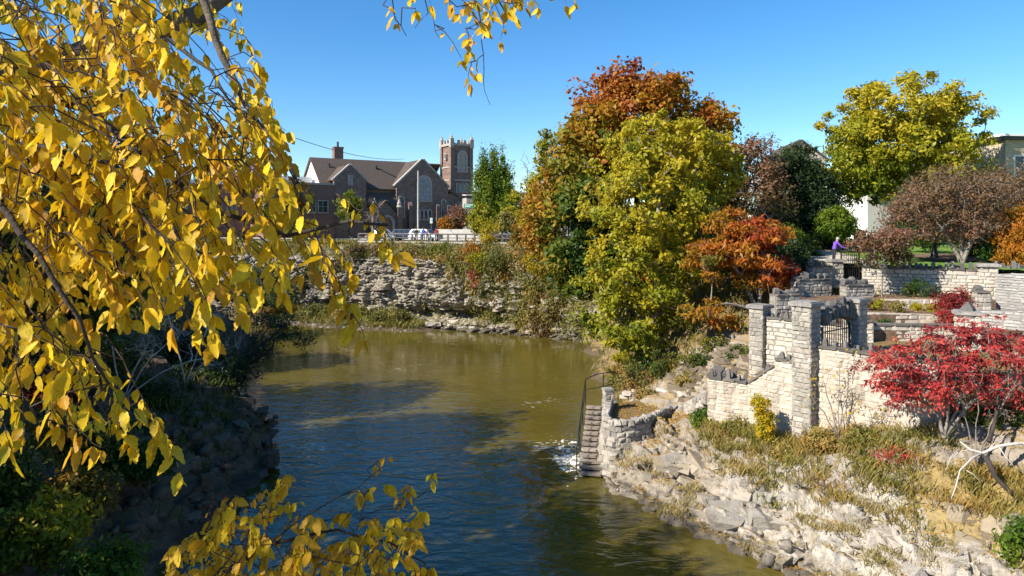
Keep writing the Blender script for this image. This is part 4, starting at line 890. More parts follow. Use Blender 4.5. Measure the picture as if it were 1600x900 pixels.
# entrance porch with its own gable
pb = -6.4
cwall('porch_wall', -18.0, -13.9, pb, GZ, 14.6, (-15.95, 17.0))
f = opening(CH, ch(-15.9, pb, 10.9), EA, n_f[:2], 2.0, 3.3, 'redbrick', mull=1, fw=.45, name='door')
roof_slab('porch_roof', [ch(-18.5, pb - .2, 14.4), ch(-15.95, pb - .2, 17.1), ch(-15.95, -2.8, 17.1), ch(-18.5, -2.8, 14.4)])
roof_slab('porch_roof', [ch(-15.95, pb - .2, 17.1), ch(-13.4, pb - .2, 14.4), ch(-13.4, -2.8, 14.4), ch(-15.95, -2.8, 17.1)])
for a in (-18.3, -13.6):
    c = ch(a, pb - .1, 0); m = MB(); m.box((c[0], c[1], 13.2), (.8, .8, 5.5), .54); m.build('porch_pier', M['church'], CH); m = MB(); m.lathe((c[0], c[1], 15.9), [(.5, 0), (.6, .15), (.35, .5), (.42, .8), (.2, 1.2), (.04, 1.7)], 8); m.build('porch_pinnacle', M['trim'], CH)
roof_slab('roof', [ch(-19.3, -4.6, 16.2), ch(-13.2, -4.6, 16.2), ch(-13.2, -2.9, 18.6), ch(-19.3, -2.9, 18.6)])
cwall('aisle_wall', -19.3, -13.2, -4.4, GZ, 16.1)
for k in (-18.7, -18.0): opening(CH, ch(k, -4.4, 14.0), EA, n_f[:2], .5, 1.6, 'glass', kind='rect', mull=0, fw=.14)

# flat-roofed brick hall beside the church
HL = thing('church_hall', 'flat roofed brown brick hall with pale parapet left of the church', 'hall', tuple(ch(-32, -2, GZ)))
m = MB(); m.prism([ch(-37, -5.5, GZ), ch(-25.2, -5.5, GZ), ch(-25.2, 6, GZ), ch(-37, 6, GZ)], (0, 0, 9.2)); m.build('wall', M['redbrick'], HL)
m = MB(); m.prism([ch(-37.2, -5.7, 19.66), ch(-25.12, -5.7, 19.66), ch(-25.12, 6, 19.66), ch(-37.2, 6, 19.66)], (0, 0, .35)); m.build('parapet', M['trim'], HL)
m = MB(); m.prism([ch(-40, 2, 19.5), ch(-27, 2, 19.5), ch(-27, 10, 19.5), ch(-40, 10, 19.5)], (0, 0, 2.0)); m.build('roof_block', M['white'], HL)
for k, a in enumerate((-35, -32, -29.3, -27.2)): opening(HL, ch(a, -5.5, 15.0), EA, n_f[:2], 1.5, 1.9, 'glass', kind='rect', mull=1, bars=1, fw=.18)
for b in (-3, 1): opening(HL, ch(-37, b, 15.0), -EB, n_l[:2], 1.4, 1.9, 'glass', kind='rect', mull=1, fw=.18)
BB = thing('brick_building', 'low pale rendered building behind the church hall roof, far left', 'building', (-56, 128, GZ))
m = MB(); m.box((-56, 128, 15.2), (22, 12, 9.6), .5); m.build('wall', M['redbrick'], BB); m = MB(); m.box((-56, 128, 20.3), (22.6, 12.6, .7), .5); m.build('roof', M['white'], BB)
for k in range(5):
    q = np.array([-56, 128]) + np.array([math.cos(.5), math.sin(.5)]) * (k * 4 - 8) + np.array([math.sin(.5), -math.cos(.5)]) * 6
    opening(BB, (q[0], q[1], 15), (math.cos(.5), math.sin(.5)), (math.sin(.5), -math.cos(.5)), 1.5, 2.0, 'glass', kind='rect', mull=1, fw=.15)

def house(name, label, c, rz, w, d, z0, ze, zr, wall, roof, wins=(), cat='house', group=None, flat=False, over=.4):
    """gabled house, ridge along its width; front to the camera side"""
    T = thing(name, label, cat, (c[0], c[1], z0), group); t = np.array([math.cos(rz), math.sin(rz)]); n = np.array([t[1], -t[0]]); c = np.array(c[:2], float)
    Q = lambda a, b, z: np.array([*(c + t * a - n * b), z])
    m = MB()
    if flat: m.prism([Q(-w / 2, -d / 2, z0), Q(w / 2, -d / 2, z0), Q(w / 2, d / 2, z0), Q(-w / 2, d / 2, z0)], (0, 0, ze - z0))
    else: m.prism([Q(-w / 2, -d / 2, z0), Q(-w / 2, -d / 2, ze), Q(-w / 2, 0, zr), Q(-w / 2, d / 2, ze), Q(-w / 2, d / 2, z0)], np.array([*(t * w), 0]))
    m.build('wall', M[wall], T)
    if flat:
        m = MB(); m.prism([Q(-w / 2 - over, -d / 2 - over, ze + .004), Q(w / 2 + over, -d / 2 - over, ze + .004), Q(w / 2 + over, d / 2, ze + .004), Q(-w / 2 - over, d / 2, ze + .004)], (0, 0, .3)); m.build('fascia', M['iron'], T)
        m = MB(); m.prism([Q(-w / 2 - over - .1, -d / 2 - over - .1, ze + .31), Q(w / 2 + over + .1, -d / 2 - over - .1, ze + .31), Q(w / 2 + over, d / 2, ze + .5), Q(-w / 2 - over, d / 2, ze + .5)], (0, 0, .2)); m.build('roof', M[roof], T)
    else:
        for sgn in (-1, 1):
            k = over / (d / 2) * (zr - ze)
            pts = [Q(-w / 2 - over, sgn * (d / 2 + over), ze - k + .03), Q(w / 2 + over, sgn * (d / 2 + over), ze - k + .03), Q(w / 2 + over, 0, zr + .03), Q(-w / 2 - over, 0, zr + .03)]
            roof_slab('roof', pts, .2, T, roof)
    for (a, z, ww, hh, side) in wins:
        if side == 'f': opening(T, Q(a, -d / 2, z), t, n, ww, hh, 'glass', 'white', 'rect', .12, 1, bars=1, proud=.06)
        else: opening(T, Q(-w / 2, a, z), -(-n) * 1.0, -t, ww, hh, 'glass', 'white', 'rect', .12, 1, bars=1, proud=.06)
    return T
# buildings behind the garden
T = house('stone_building', 'long buff stone building with dark eaves and downpipe at the right edge', (57.5, 71), .12, 26, 10, 9.8, 20.4, 0, 'cream', 'white', [(-11.2, 16.6, 1.7, 2.3, 'f'), (-7.6, 16.6, 1.9, 2.3, 'f'), (-4, 16.6, 1.9, 2.3, 'f'), (0, 16.6, 1.9, 2.3, 'f'), (-11.2, 12.0, 1.7, 2.3, 'f'), (-7.6, 12.0, 1.9, 2.3, 'f'), (4, 16.6, 1.9, 2.3, 'f')], 'building', flat=True)
m = MB(); m.tube([(48.6, 64.85, 20.3), (48.6, 64.85, 10)], .11, 6); m.build('downpipe', M['iron'], T)
house('white_house', 'white rendered house with blank gable wall behind the lime green round tree', (36.9, 74.6), .25, 5.2, 8, 10, 16.2, 19, 'white', 'roof', [(1.5, 12.2, 1, 1.4, 's')])
house('yellow_house', 'pale yellow brick house just right of the white gable wall', (41.8, 77), .1, 4.6, 8, 10, 16.5, 19.5, 'cream', 'roof', [(-1.2, 13.4, 1, 1.6, 'f'), (1.2, 13.4, 1, 1.6, 'f')])
house('white_gable_house', 'white house with pointed gable seen above the dark cedar', (38.8, 99), 1.45, 12, 6.4, 10, 21.4, 23.8, 'trim', 'roof', [(0, 19.0, 1.1, 1.7, 's')])
house('grey_flat_house', 'grey flat roofed house front between the cedar and the yellow green tree', (42.5, 90), .2, 8, 8, 10, 18.6, 0, 'cream', 'white', [(-1.5, 15.2, 1.2, 1.6, 'f'), (1.5, 15.2, 1.2, 1.6, 'f')], flat=True)
house('low_far_building', 'low pale building far behind the bare tree and column of green', (1.5, 150), .3, 22, 10, GZ, 19.2, 0, 'trim', 'white', [(-6, 15, 1.6, 1.8, 'f'), (-1, 15, 1.6, 1.8, 'f'), (4, 15, 1.6, 1.8, 'f')], 'building', flat=True)
house('beige_annexe', 'small blank beige block behind the green sign board', (-7.2, 121), .3, 2.0, 3, GZ, 17.4, 0, 'trim', 'concrete', [], 'building', flat=True, over=.05)
house('dark_shop_row', 'long low dark brick row behind the poplar and roadside bushes', (15, 125), .25, 30, 9, GZ, 15.4, 0, 'redbrick', 'concrete', [(-11, 11.2, 1.8, 2, 'f'), (-7, 11.2, 1.8, 2, 'f'), (-3, 11.2, 1.8, 2, 'f'), (1, 11.2, 1.8, 2, 'f')], 'building', flat=True)

# ------------------------------------------------------------------ along the far road
def road_pt(px, o):
    """point o metres behind the cliff edge on the line of sight of column px"""
    k = (px - 800) / F; u = np.linspace(0, seg[-1] - .6, 2000); a, b = cl_at(u); b = np.where(b[:, 1:2] > 0, -b, b); q = a - b * o
    i = np.argmin(np.abs(q[:, 0] / q[:, 1] - k)); t = np.array([b[i][1], -b[i][0]]); return q[i], math.atan2(-t[1], -t[0])
GR = thing('guard_rail', 'long grey guard rail with square posts along the cliff top road', 'guard rail', (*road_pt(720, 2.6)[0], 10.4))
rails = {z: [] for z in (11.02, 11.48)}; curb = []
pp = [road_pt(px, 2.7)[0] for px in np.arange(560, 875, 14.0)]
for i, q in enumerate(pp):
    m = MB(); m.box((q[0], q[1], 11.0), (.2, .2, 1.15)); m.build('post', M['galv'], GR)
for z, s in ((11.05, .05), (11.52, .09)):
    m = MB(); m.tube([(q[0], q[1], z) for q in pp], s, 6); m.build('rail', M['galv'], GR)
m = MB()
for a_, b_ in zip(pp, pp[1:]):
    d = np.array([*(b_ - a_), 0]); m.prism([(a_[0], a_[1] - .3, 10.0), (a_[0], a_[1] + .3, 10.0), (a_[0], a_[1] + .3, 10.58), (a_[0], a_[1] - .3, 10.58)], d)
m.build('curb_beam', M['concrete'], GR)
CAR = {'white': paint('white_car_paint', (.62, .63, .64)), 'navy': paint('navy_car_paint', (.03, .04, .075)), 'grey': paint('grey_car_paint', (.10, .11, .12)), 'silver': paint('silver_car_paint', (.35, .36, .37)), 'black': paint('black_car_paint', (.015, .015, .017))}
for px, o, c, lab, sv, dz in ((665, 6.2, 'white', 'white estate car parked behind the group at the railing', True, .1), (637, 9.4, 'navy', 'dark blue car parked just left of the white one', True, .35), (603, 9.6, 'grey', 'dark grey car parked in front of the church door', True, .3), (597, 6.0, 'grey', 'dark grey saloon nearest the railing at the left end of the row', False, .1), (832, 6.5, 'white', 'white saloon half hidden by the orange maple at the right end of the railing', False, .1), (792, 9.8, 'black', 'black car behind the yellow roadside bushes', False, .1)):
    q, a = road_pt(px, o); car(lab, (q[0], q[1], ROAD_Z + .004), a + math.pi + dz, CAR[c], sv)
for px, o, top, lab, sc in ((650.5, 3.5, (.02, .02, .024), 'person in black standing left of the white car', 1), (661.5, 3.6, (.03, .12, .45), 'person in bright blue jacket in front of the white car', 1.03), (668, 3.8, (.25, .11, .09), 'smaller person in brownish top beside the blue jacket', .93), (682, 3.6, (.30, .045, .03), 'person in rust red top at the right end of the white car', 1.02)):
    q, a = road_pt(px, o); person(lab, (q[0], q[1], ROAD_Z), a + .3, cloth('jacket', top), cloth('trousers', (.03, .035, .05)), cloth('hair', (.04, .028, .02)), arm=(.4, 0), group='people at the far railing', scale=sc * 1.06)
RW_ = thing('retaining_wall', 'long pale concrete wall behind the road and bushes', 'concrete wall', (*road_pt(740, 13.9)[0], GZ))
ps = [road_pt(px, 14.2)[0] for px in (683, 705, 727, 750, 772, 800)]
for a_, b_ in zip(ps, ps[1:]):
    m = MB(); m.prism([(a_[0], a_[1], GZ - .2), (a_[0], a_[1] + .4, GZ - .2), (a_[0], a_[1] + .4, 12.1), (a_[0], a_[1], 12.1)], np.array([*(b_ - a_) * .994, 0])); m.build('wall_panel', M['concrete'], RW_)
GM = simple('green_sign', (.02, .26, .14), .5, .1, 1, bmp=0)
q = road_pt(733, 16)[0]; T = thing('sign_board', 'green and white board on a post left of the green column tree', 'sign', (q[0], q[1], GZ))
m = MB(); m.tube([(q[0], q[1], GZ), (q[0], q[1], 16.6)], .06, 6); m.build('post', M['galv'], T); m = MB(); m.box((q[0], q[1] - .1, 15.5), (1.5, .08, .6)); bd_ = m.build('board', GM, T)
m = MB(); m.box((q[0], q[1] - .15, 15.63), (1.2, .02, .12)); m.box((q[0] - .2, q[1] - .15, 15.40), (.8, .02, .10)); m.build('lettering', M['white'], bd_)
q = road_pt(674, 8.5)[0]; T = thing('street_sign', 'small pale green sign on a post behind the white car', 'sign', (q[0], q[1], GZ))
m = MB(); m.tube([(q[0], q[1], GZ), (q[0], q[1], 13.5)], .04, 6); m.build('post', M['galv'], T); m = MB(); m.box((q[0], q[1] - .06, 13.3), (.35, .04, .75)); m.build('board', simple('pale_sign', (.55, .68, .58), .5, .1, 1), T)
q = road_pt(653.5, 14)[0]; T = thing('utility_pole', 'pale utility pole in front of the large church window', 'pole', (q[0], q[1], GZ)); PT = np.array([q[0], q[1], 12.4 + 84 * .1])
m = MB(); m.tube([(q[0], q[1], GZ), (q[0], q[1], PT[2])], [.17, .11], 8); m.build('pole', M['concrete'], T)
m = MB()
for k, (dx, dz) in enumerate(((-5.0, -8), (-4.2, -7.6))): m.tube([PT - (0, 0, .4 + k * .5), PT + (dx, 1.5, dz)], .025, 4)
m.build('guy_wire', M['iron'], T)
# overhead wire from upper left to the church roof
A_, B_ = np.array(P(380, 185, 60)), np.array(ch(-9.5, 1, 25.6)); m = MB(); m.tube([A_ * (1 - t) + B_ * t - np.array([0, 0, 2.4 * 4 * t * (1 - t) * .5]) for t in np.linspace(0, 1, 14)], .035, 4)
tag(m.build('overhead_wire', M['iron']), 'thin dark wire crossing the sky down to the church roof', 'wire')

# ------------------------------------------------------------------ stone walls of the river garden
v2 = lambda *a: np.array(a, float)
A0, B0, C0, PM, E0 = v2(9.4, 33.85), v2(10.9, 32.55), v2(11.72, 31.45), v2(12.45, 30.47), v2(15.75, 26.07)
tw_ = unit(E0 - PM); nw_ = np.array([tw_[1], -tw_[0]]); ANG = math.atan2(tw_[1], tw_[0])
MW = thing('garden_wall', 'tall pale limewashed stone wall right of the main pillar, foot in weeds', 'stone wall', (14.2, 28.2, 4.0))
wall_core(MW, PM + tw_ * .75, E0, 2.6, 7.3, 7.3, .5, M['mortar_pale'])
face_stones(MW, PM + tw_ * .75, E0, lambda u: 3.6 + 1.2 * u, 7.28, 'wall_pale', .19, .38, .018, .14, 1, skip=.22)
r0 = E0; e2 = E0 + np.array([.8, .6]) * 2.6
wall_core(MW, E0 - nw_ * .0, e2, 3.5, 7.3, 7.3, .5, M['mortar_pale'], 'return_core'); face_stones(MW, E0, e2, 4.6, 7.28, 'wall_pale', .24, .5, .022, .14, 2, limit=40)
copings(MW, PM + tw_ * .8, E0, 7.3, 7.3, .5, 'coping', .75, .1); uprights(MW, PM + tw_ * .9, E0, 7.4, 7.4, .42, .32, .17, .2, 5)
LWL = thing('stair_wall', 'pale stone wall with sloping coping left of the main pillar', 'stone wall', (11.3, 31.9, 3))
def zl(u):  # top of the wall from B to the pillar
    return 5.15 + (6.18 - 5.15) * min(1, u / .5) + (0.32 if u > .5 else 0)
wall_core(LWL, B0, C0, 1.8, 5.15, 6.18, .45, M['mortar_pale']); wall_core(LWL, C0, PM, 2.4, 6.45, 6.45, .45, M['mortar_pale'])
LL = np.linalg.norm(PM - B0); face_stones(LWL, B0, PM, 3.0, zl, 'wall_pale', .19, .38, .018, .14, 7, skip=.22)
copings(LWL, B0, C0, 5.15, 6.18, .45, 'coping', .7, .1); copings(LWL, C0, PM, 6.47, 6.47, .45, 'coping', .7, .1); uprights(LWL, C0 + tw_ * .1, PM - tw_ * .2, 6.56, 6.56, .36, .34, .2, .22, 3); uprights(LWL, B0, C0, 5.25, 6.25, .4, .3, .17, .38, 9)
FW = thing('landing_wall', 'low pale wall at the left end with a row of dark upright stones on top', 'stone wall', (10.1, 33.2, 2.8))
wall_core(FW, A0, B0, 1.6, 5.13, 5.13, .42, M['mortar_pale']); face_stones(FW, A0, B0, 2.7, 5.12, 'wall_pale', .19, .36, .018, .14, 12, skip=.22)
a2 = A0 + np.array([1.2, 2.6]); wall_core(FW, a2, A0, 1.6, 5.13, 5.13, .4, M['mortar_pale'], 'return_core'); face_stones(FW, a2, A0, 2.9, 5.12, 'wall_pale', .22, .42, .022, .14, 13, limit=80)
copings(FW, A0, B0, 5.14, 5.14, .42, 'coping', .7, .1); copings(FW, a2, A0, 5.14, 5.14, .4, 'coping', .7, .1); uprights(FW, A0, B0, 5.24, 5.24, .40, .40, .17, .12, 21); uprights(FW, A0 + v2(.3, .55), B0 + v2(.3, .4), 5.2, 5.2, .46, .40, .17, .0, 22)
slab('stair_landing', [tuple(A0 + v2(.3, .3)), tuple(B0 + v2(.2, .3)), (12.9, 33.4), (12.6, 36.2), (10.6, 36.4)], 4.55, M['litter'], 2.5)
slab('stair_flight', [tuple(B0 + v2(.45, .4)), tuple(PM + v2(.35, .35)), (15.3, 32.6), (13.0, 35.4)], 5.5, M['litter'], 2.5)
pillar('stone_pillar', 'tallest grey stone pillar, beside the arched gate, with a flat cap', PM + tw_ * .38 - nw_ * .1 + nw_ * .22, ANG, .86, .86, 3.2, 9.05, 'wall_grey', .16, .21, 31)
q = v2(15.85, 32.55); pillar('stone_pillar', 'grey stone pillar behind the right end of the gate arch', q, ANG, .8, .8, 5.4, 8.95, 'wall_grey', .15, .21, 41)
P2 = v2(12.75, 36.2); pillar('stone_pillar', 'shorter weathered pillar at the left end of the shaded wall', P2, ANG, .8, .8, 3.6, 8.25, 'wall_grey', .15, .23, 51, cw=.42)
BW = thing('back_wall', 'shadow dappled grey stone wall between the two pillars behind the stair', 'stone wall', (14, 34.4, 5))
bs, be = P2 + tw_ * .4 + nw_ * .1, q - tw_ * .4 + nw_ * .1
wall_core(BW, bs, be, 3.8, 7.75, 7.75, .45, M['mortar_grey']); face_stones(BW, bs, be, 4.6, 7.74, 'wall_buff', .22, .44, .02, .14, 61); copings(BW, bs, be, 7.76, 7.76, .45, 'coping', .8, .1); uprights(BW, bs, be, 7.86, 7.86, .45, .3, .2, .2, 62)
# gate and arch between the pillar and the wall's inner pillar
g0, g1 = PM + tw_ * .55 + v2(.62, .52), q - v2(.32, .26); gt = unit(g1 - g0); GL = np.linalg.norm(g1 - g0); gn = np.array([gt[1], -gt[0]])
AR = thing('gate_arch', 'rough dark stone arch spanning the gap between two gate pillars', 'arch', (*(g0 + g1) / 2, 8.3)); r = random.Random(4); ms = stones_of('upright', 'stone')
for k in range(9):
    f = (k + .5) / 9; zz = 8.38 + .26 * math.sin(math.pi * f); c = g0 + gt * GL * f
    put('arch_stone', ms[k % 8], AR, (c[0], c[1], zz + .05 * r.random()), (GL / 9 + .02, .5, .62), math.atan2(gt[1], gt[0]), 0, -(math.cos(math.pi * f)) * .35)
for k in range(5):
    f = (k + .5) / 5; c = g0 + gt * GL * f; put('upright_stone', stones_of('upright', 'up')[k], AR, (c[0], c[1], 8.66 + .24 * math.sin(math.pi * f)), (.34, .34, .36 * r.uniform(.7, 1.2)), r.random())
def gate(label, p0, p1, zb, zt, n, spear=True, rails=(.12, .85), arc=.0):
    T = thing('iron_gate', label, 'gate', (*(p0 + p1) / 2, zb)); t = p1 - p0; rz = math.atan2(t[1], t[0]); L = np.linalg.norm(t)
    bar = MB(); hgt = zt - zb; bar.box((0, 0, hgt / 2), (.032, .032, hgt)); bar.lathe((0, 0, hgt), [(.03, 0), (.02, .03), (.006, .13)], 4); me = None
    for i in range(n):
        f = (i + .5) / n; c = p0 + t * f; s = 1 + arc * math.sin(math.pi * f)
        if me is None: o = bar.build('bar', M['iron'], None); o.parent = T; me = o.data
        else: o = bpy.data.objects.new('bar', me); COL.objects.link(o); o.parent = T
        o.location = tuple(np.array([c[0], c[1], zb]) - ORG[T.name]); o.rotation_euler = (0, 0, rz); o.scale = (1, 1, s)
    for f in rails:
        m = MB(); m.box((*(p0 + p1) / 2, zb + hgt * f), (L, .04, .05), rz); m.build('cross_rail', M['iron'], T)
    for c in (p0, p1):
        m = MB(); m.box((c[0], c[1], zb + hgt / 2), (.05, .05, hgt), rz); m.build('side_post', M['iron'], T)
    return T
gate('black iron gate standing under the dark stone arch', g0 + gt * .1, g1 - gt * .1, 6.5, 8.05, 13, arc=.06)

# upper stepped walls and gate
def small_wall(label, p0, p1, zb, zt, mk, seed, th=.5, ch_=.2, cw=.42, up=True, cop=True, ends=True, upk=dict(sp=.4, h=.36, w=.24, off=.22), mort='mortar_grey', name='low_wall', limit=300):
    p0, p1 = np.array(p0, float), np.array(p1, float); T = thing(name, label, 'stone wall', (*(p0 + p1) / 2, zb)); t = unit(p1 - p0); n = np.array([t[1], -t[0]])
    zt = zt if isinstance(zt, tuple) else (zt, zt)
    wall_core(T, p0, p1, zb, zt[0], zt[1], th, M[mort]); face_stones(T, p0, p1, zb, lambda u: zt[0] + (zt[1] - zt[0]) * u, mk, ch_, cw, .02, .13, seed, limit=limit)
    if ends: face_stones(T, p0 - n * th, p0, zb, zt[0], mk, ch_, cw, .02, .13, seed + 1, limit=60); face_stones(T, p1, p1 - n * th, zb, zt[1], mk, ch_, cw, .02, .13, seed + 2, limit=60)
    if cop: copings(T, p0, p1, zt[0] + .01, zt[1] + .01, th, 'coping', .8, .1)
    if up: uprights(T, p0, p1, zt[0] + .1, zt[1] + .1, seed=seed, **upk)
    return T
U = lambda px, D: v2(*XY(px, D))
small_wall('long garden wall below the lawn with a row of upright stones', U(1347, 46.3), U(1531, 43.2), 8.0, (9.72, 9.68), 'wall_buff', 71, .5, .2, .46, upk=dict(sp=.33, h=.42, w=.22, off=.25), name='garden_wall')
pillar('stone_pillar', 'buff capped pillar at the right end of the long garden wall', U(1543, 43.0), -.45, .95, .95, 8.0, 10.0, 'wall_buff', .14, .22, 75, capover=.14)
ms = stones_of('upright', 'up')
RPX = U(1543, 43.0)
pillar('stone_pillar', 'gate pillar at the left side of the upper iron gate', U(1305, 46.5), .05, .8, .7, 8.4, 10.12, 'wall_grey', .12, .22, 81)
small_wall('upper shaded wall block just left of the upper gate pillar', U(1270, 45.4), U(1301, 46.0), 7.6, 9.8, 'wall_grey', 83, .6, .22, .42, upk=dict(sp=.5, h=.5, w=.4, off=.3))
small_wall('middle shaded wall step below the upper gate', U(1246, 43.6), U(1300, 44.4), 6.6, 9.05, 'wall_grey', 86, .7, .22, .42, upk=dict(sp=.5, h=.42, w=.4, off=.3))
small_wall('lowest shaded wall step, nearest the orange tree', U(1212, 41.2), U(1251, 41.6), 6.0, 8.35, 'wall_grey', 89, .6, .22, .42, upk=dict(sp=.45, h=.42, w=.36, off=.3))
small_wall('dark low block topped with rough stones below the gate', U(1322, 43.2), U(1366, 43.6), 7.4, 8.75, 'wall_grey', 92, .6, .22, .42, upk=dict(sp=.45, h=.42, w=.4, off=.3))
gate('tall black iron gate between the garden and the lawn path', U(1314, 46.4), U(1343, 46.4), 8.85, 10.75, 9, arc=.05, rails=(.1, .5, .9))
small_wall('pale low retaining wall in front of the lower flower bed', U(1366, 36.0), U(1500, 35.6), 6.3, 7.35, 'wall_buff', 95, .45, .22, .5, up=False, mort='mortar_pale', name='bed_wall')
small_wall('short wall stub with two upright stones at the bed corner', U(1340, 35.6), U(1365, 35.4), 6.2, 7.6, 'wall_buff', 98, .5, .22, .45, upk=dict(sp=.4, h=.55, w=.34, off=.25))
small_wall('narrow pale stone edging of the middle flower bed', U(1345, 38.6), U(1480, 38.4), 7.1, (7.72, 7.6), 'wall_pale', 101, .35, .25, .7, up=False, cop=False, mort='mortar_pale', name='bed_wall', ends=False)
small_wall('thin pale edging wall of the highest flower bed', U(1380, 41.5), U(1475, 41.3), 7.5, 8.15, 'wall_pale', 104, .35, .25, .7, up=False, cop=False, mort='mortar_pale', name='bed_wall', ends=False)
# dry stone wall at the right
small_wall('dry stone wall of thin pale slabs right of the capped pillar', U(1556, 41.8), U(1680, 38), 7.4, (9.62, 9.95), 'rubble', 111, .8, .15, .5, up=False, cop=False, mort='mortar_grey', name='dry_stone_wall')
small_wall('nearer dry stone wall of thin slabs behind the sumac', U(1512, 37.6), U(1660, 34.5), 6.5, (7.9, 8.35), 'rubble', 114, .8, .15, .5, up=False, cop=False, name='dry_stone_wall')
pillar('stone_pillar', 'stub pillar with pyramid stone behind the top of the sumac', U(1512, 33.2), -.4, .95, .95, 6.4, 8.3, 'wall_buff', .13, .22, 117)
c = U(1512, 33.2); m = MB(); m.lathe((c[0], c[1], 8.47), [(.42, 0), (.36, .12), (.05, .42)], 4); tag(m.build('pyramid_stone', M['upright'], jit=.03), 'dark pyramid shaped stone on the stub pillar by the sumac', 'stone')
small_wall('dark stone stub with one block on it, left of the dry stone wall', U(1524, 39.6), U(1549, 39.4), 7.4, 8.7, 'wall_grey', 119, .6, .25, .42, upk=dict(sp=.6, h=.5, w=.5, off=.3))
T = thing('upright_row', 'row of rough stones standing behind the capped right pillar', 'stones', (30.2, 43.6, 9.7))
for k in range(6):
    c = U(1548 + k * 9, 44.4 - k * .1); put('upright_stone', ms[k % 8], T, (c[0], c[1], 9.6), (.26 + .1 * (k % 2), .3, .38 + .16 * ((k * 2) % 3)), k * .7)

# ------------------------------------------------------------------ river stairs and round bastion
ST = thing('river_stairs', 'worn stone stairs going down into the river beside the bastion', 'stairs', (4.2, 35.2, 0))
s0, s1 = v2(3.87, 34.9), v2(4.78, 39.4); sdir = unit(s1 - s0); sn = np.array([sdir[1], -sdir[0]]); n_s = 13; run = np.linalg.norm(s1 - s0) / n_s
ms = stones_of('step', 'cap'); sa = math.atan2(sdir[1], sdir[0]) - math.pi / 2
for k in range(n_s):
    c = s0 + sdir * run * (k + .6); z = .12 + k * .185
    put('step', ms[k % 4], ST, (c[0], c[1], z), (1.16, run * 1.35, .11), sa + random.uniform(-.02, .02), random.uniform(-.02, .02))
m = MB()
for k in range(n_s):
    c = s0 + sdir * run * (k + .8); c = c + sdir * .16; m.box((c[0], c[1], (z0 := .04 + k * .185) / 2 - .5), (1.0, run * 1.1, z0 + .98), sa)
m.build('riser_core', M['step_core'], ST, jit=.01)
HR = thing('handrail', 'black iron handrail curving up beside the river stairs', 'handrail', (4.0, 35.2, .3))
hp = [s0 + sdir * d - sn * .68 for d in np.linspace(.15, 4.7, 7)]; hz = [.25 + .185 * d / run for d in np.linspace(.15, 4.7, 7)]
top = [(*p_, z + 1.12) for p_, z in zip(hp, hz)]; low = [(*p_, z + .55) for p_, z in zip(hp, hz)]
ex = [np.array(top[-1]) + np.array([.35 * k, .12 * k, .28 * math.sin(min(1, k / 3) * 1.57)]) for k in range(1, 6)]
loop = [ex[-1] + (.18, .05, -.12), ex[-1] + (.24, .06, -.4), ex[-1] + (.1, .03, -.66), np.array(top[-1]) + (.5, .2, -.55), np.array(low[-1])]
m = MB(); m.tube(top + ex + loop[:3], .03, 7); m.build('top_rail', M['iron'], HR, True); m = MB(); m.tube(low + loop[::-1][1:3], .022, 6); m.build('lower_rail', M['iron'], HR, True)
for i in (0, 2, 4, 6): m = MB(); m.tube([(*hp[i], hz[i] - .25), top[i]], .028, 6); m.build('post', M['iron'], HR)
m = MB(); m.tube([ex[2] - (0, 0, 1.2), ex[2]], .028, 6); m.build('post', M['iron'], HR)
BT = thing('bastion', 'curved grey stone retaining wall bulging into the river beside the stairs', 'stone wall', (6.9, 38.2, 0))
OUT = np.array([(5.45, 39.9), (5.05, 38.2), (4.72, 36.6), (4.6, 35.7), (4.72, 35.1), (5.15, 34.75), (5.8, 34.75), (6.5, 35.1), (7.2, 35.8), (7.8, 36.6), (8.4, 37.3), (9.0, 37.7)])
def curve(P_, k=8):
    """points along a smooth line through P_"""
    out = []
    for i in range(len(P_) - 1):
        a, b, c, d = P_[max(i - 1, 0)], P_[i], P_[i + 1], P_[min(i + 2, len(P_) - 1)]
        for t in np.linspace(0, 1, k, endpoint=False): out.append(.5 * ((2 * b) + (c - a) * t + (2 * a - 5 * b + 4 * c - d) * t * t + (3 * b - a - 3 * c + d) * t ** 3))
    return np.array(out + [P_[-1]])
OC = curve(OUT); ol = np.r_[0, np.cumsum(np.linalg.norm(np.diff(OC, axis=0), axis=1))]
def oc(u):
    p = np.array([np.interp(u, ol, OC[:, 0]), np.interp(u, ol, OC[:, 1])]); q = np.array([np.interp(u + .15, ol, OC[:, 0]), np.interp(u + .15, ol, OC[:, 1])]); o = np.array([np.interp(u - .15, ol, OC[:, 0]), np.interp(u - .15, ol, OC[:, 1])]); t = unit(q - o); return p, t, np.array([t[1], -t[0]])
m = MB(); V = []; us = np.linspace(0, ol[-1], 40); no = len(us)
for z, bt in ((-.6, .34), (1.2, .12), (2.6, -.05)):
    for u in us: p_, t_, n_ = oc(u); V.append((*(p_ + n_ * (bt - .05)), z))
for u in us: p_, t_, n_ = oc(u); V.append((*(p_ - n_ * .45), 2.6))
m.add(V, [(i + no * k, i + 1 + no * k, i + 1 + no * (k + 1), i + no * (k + 1)) for k in range(3) for i in range(no - 1)]); m.build('wall_core', M['mortar_grey'], BT)
r = random.Random(8); z = -.1; msb = [stone_mesh('stone', 700 + i, M['wall_grey'], .16, .2) for i in range(8)]; cnt = 0
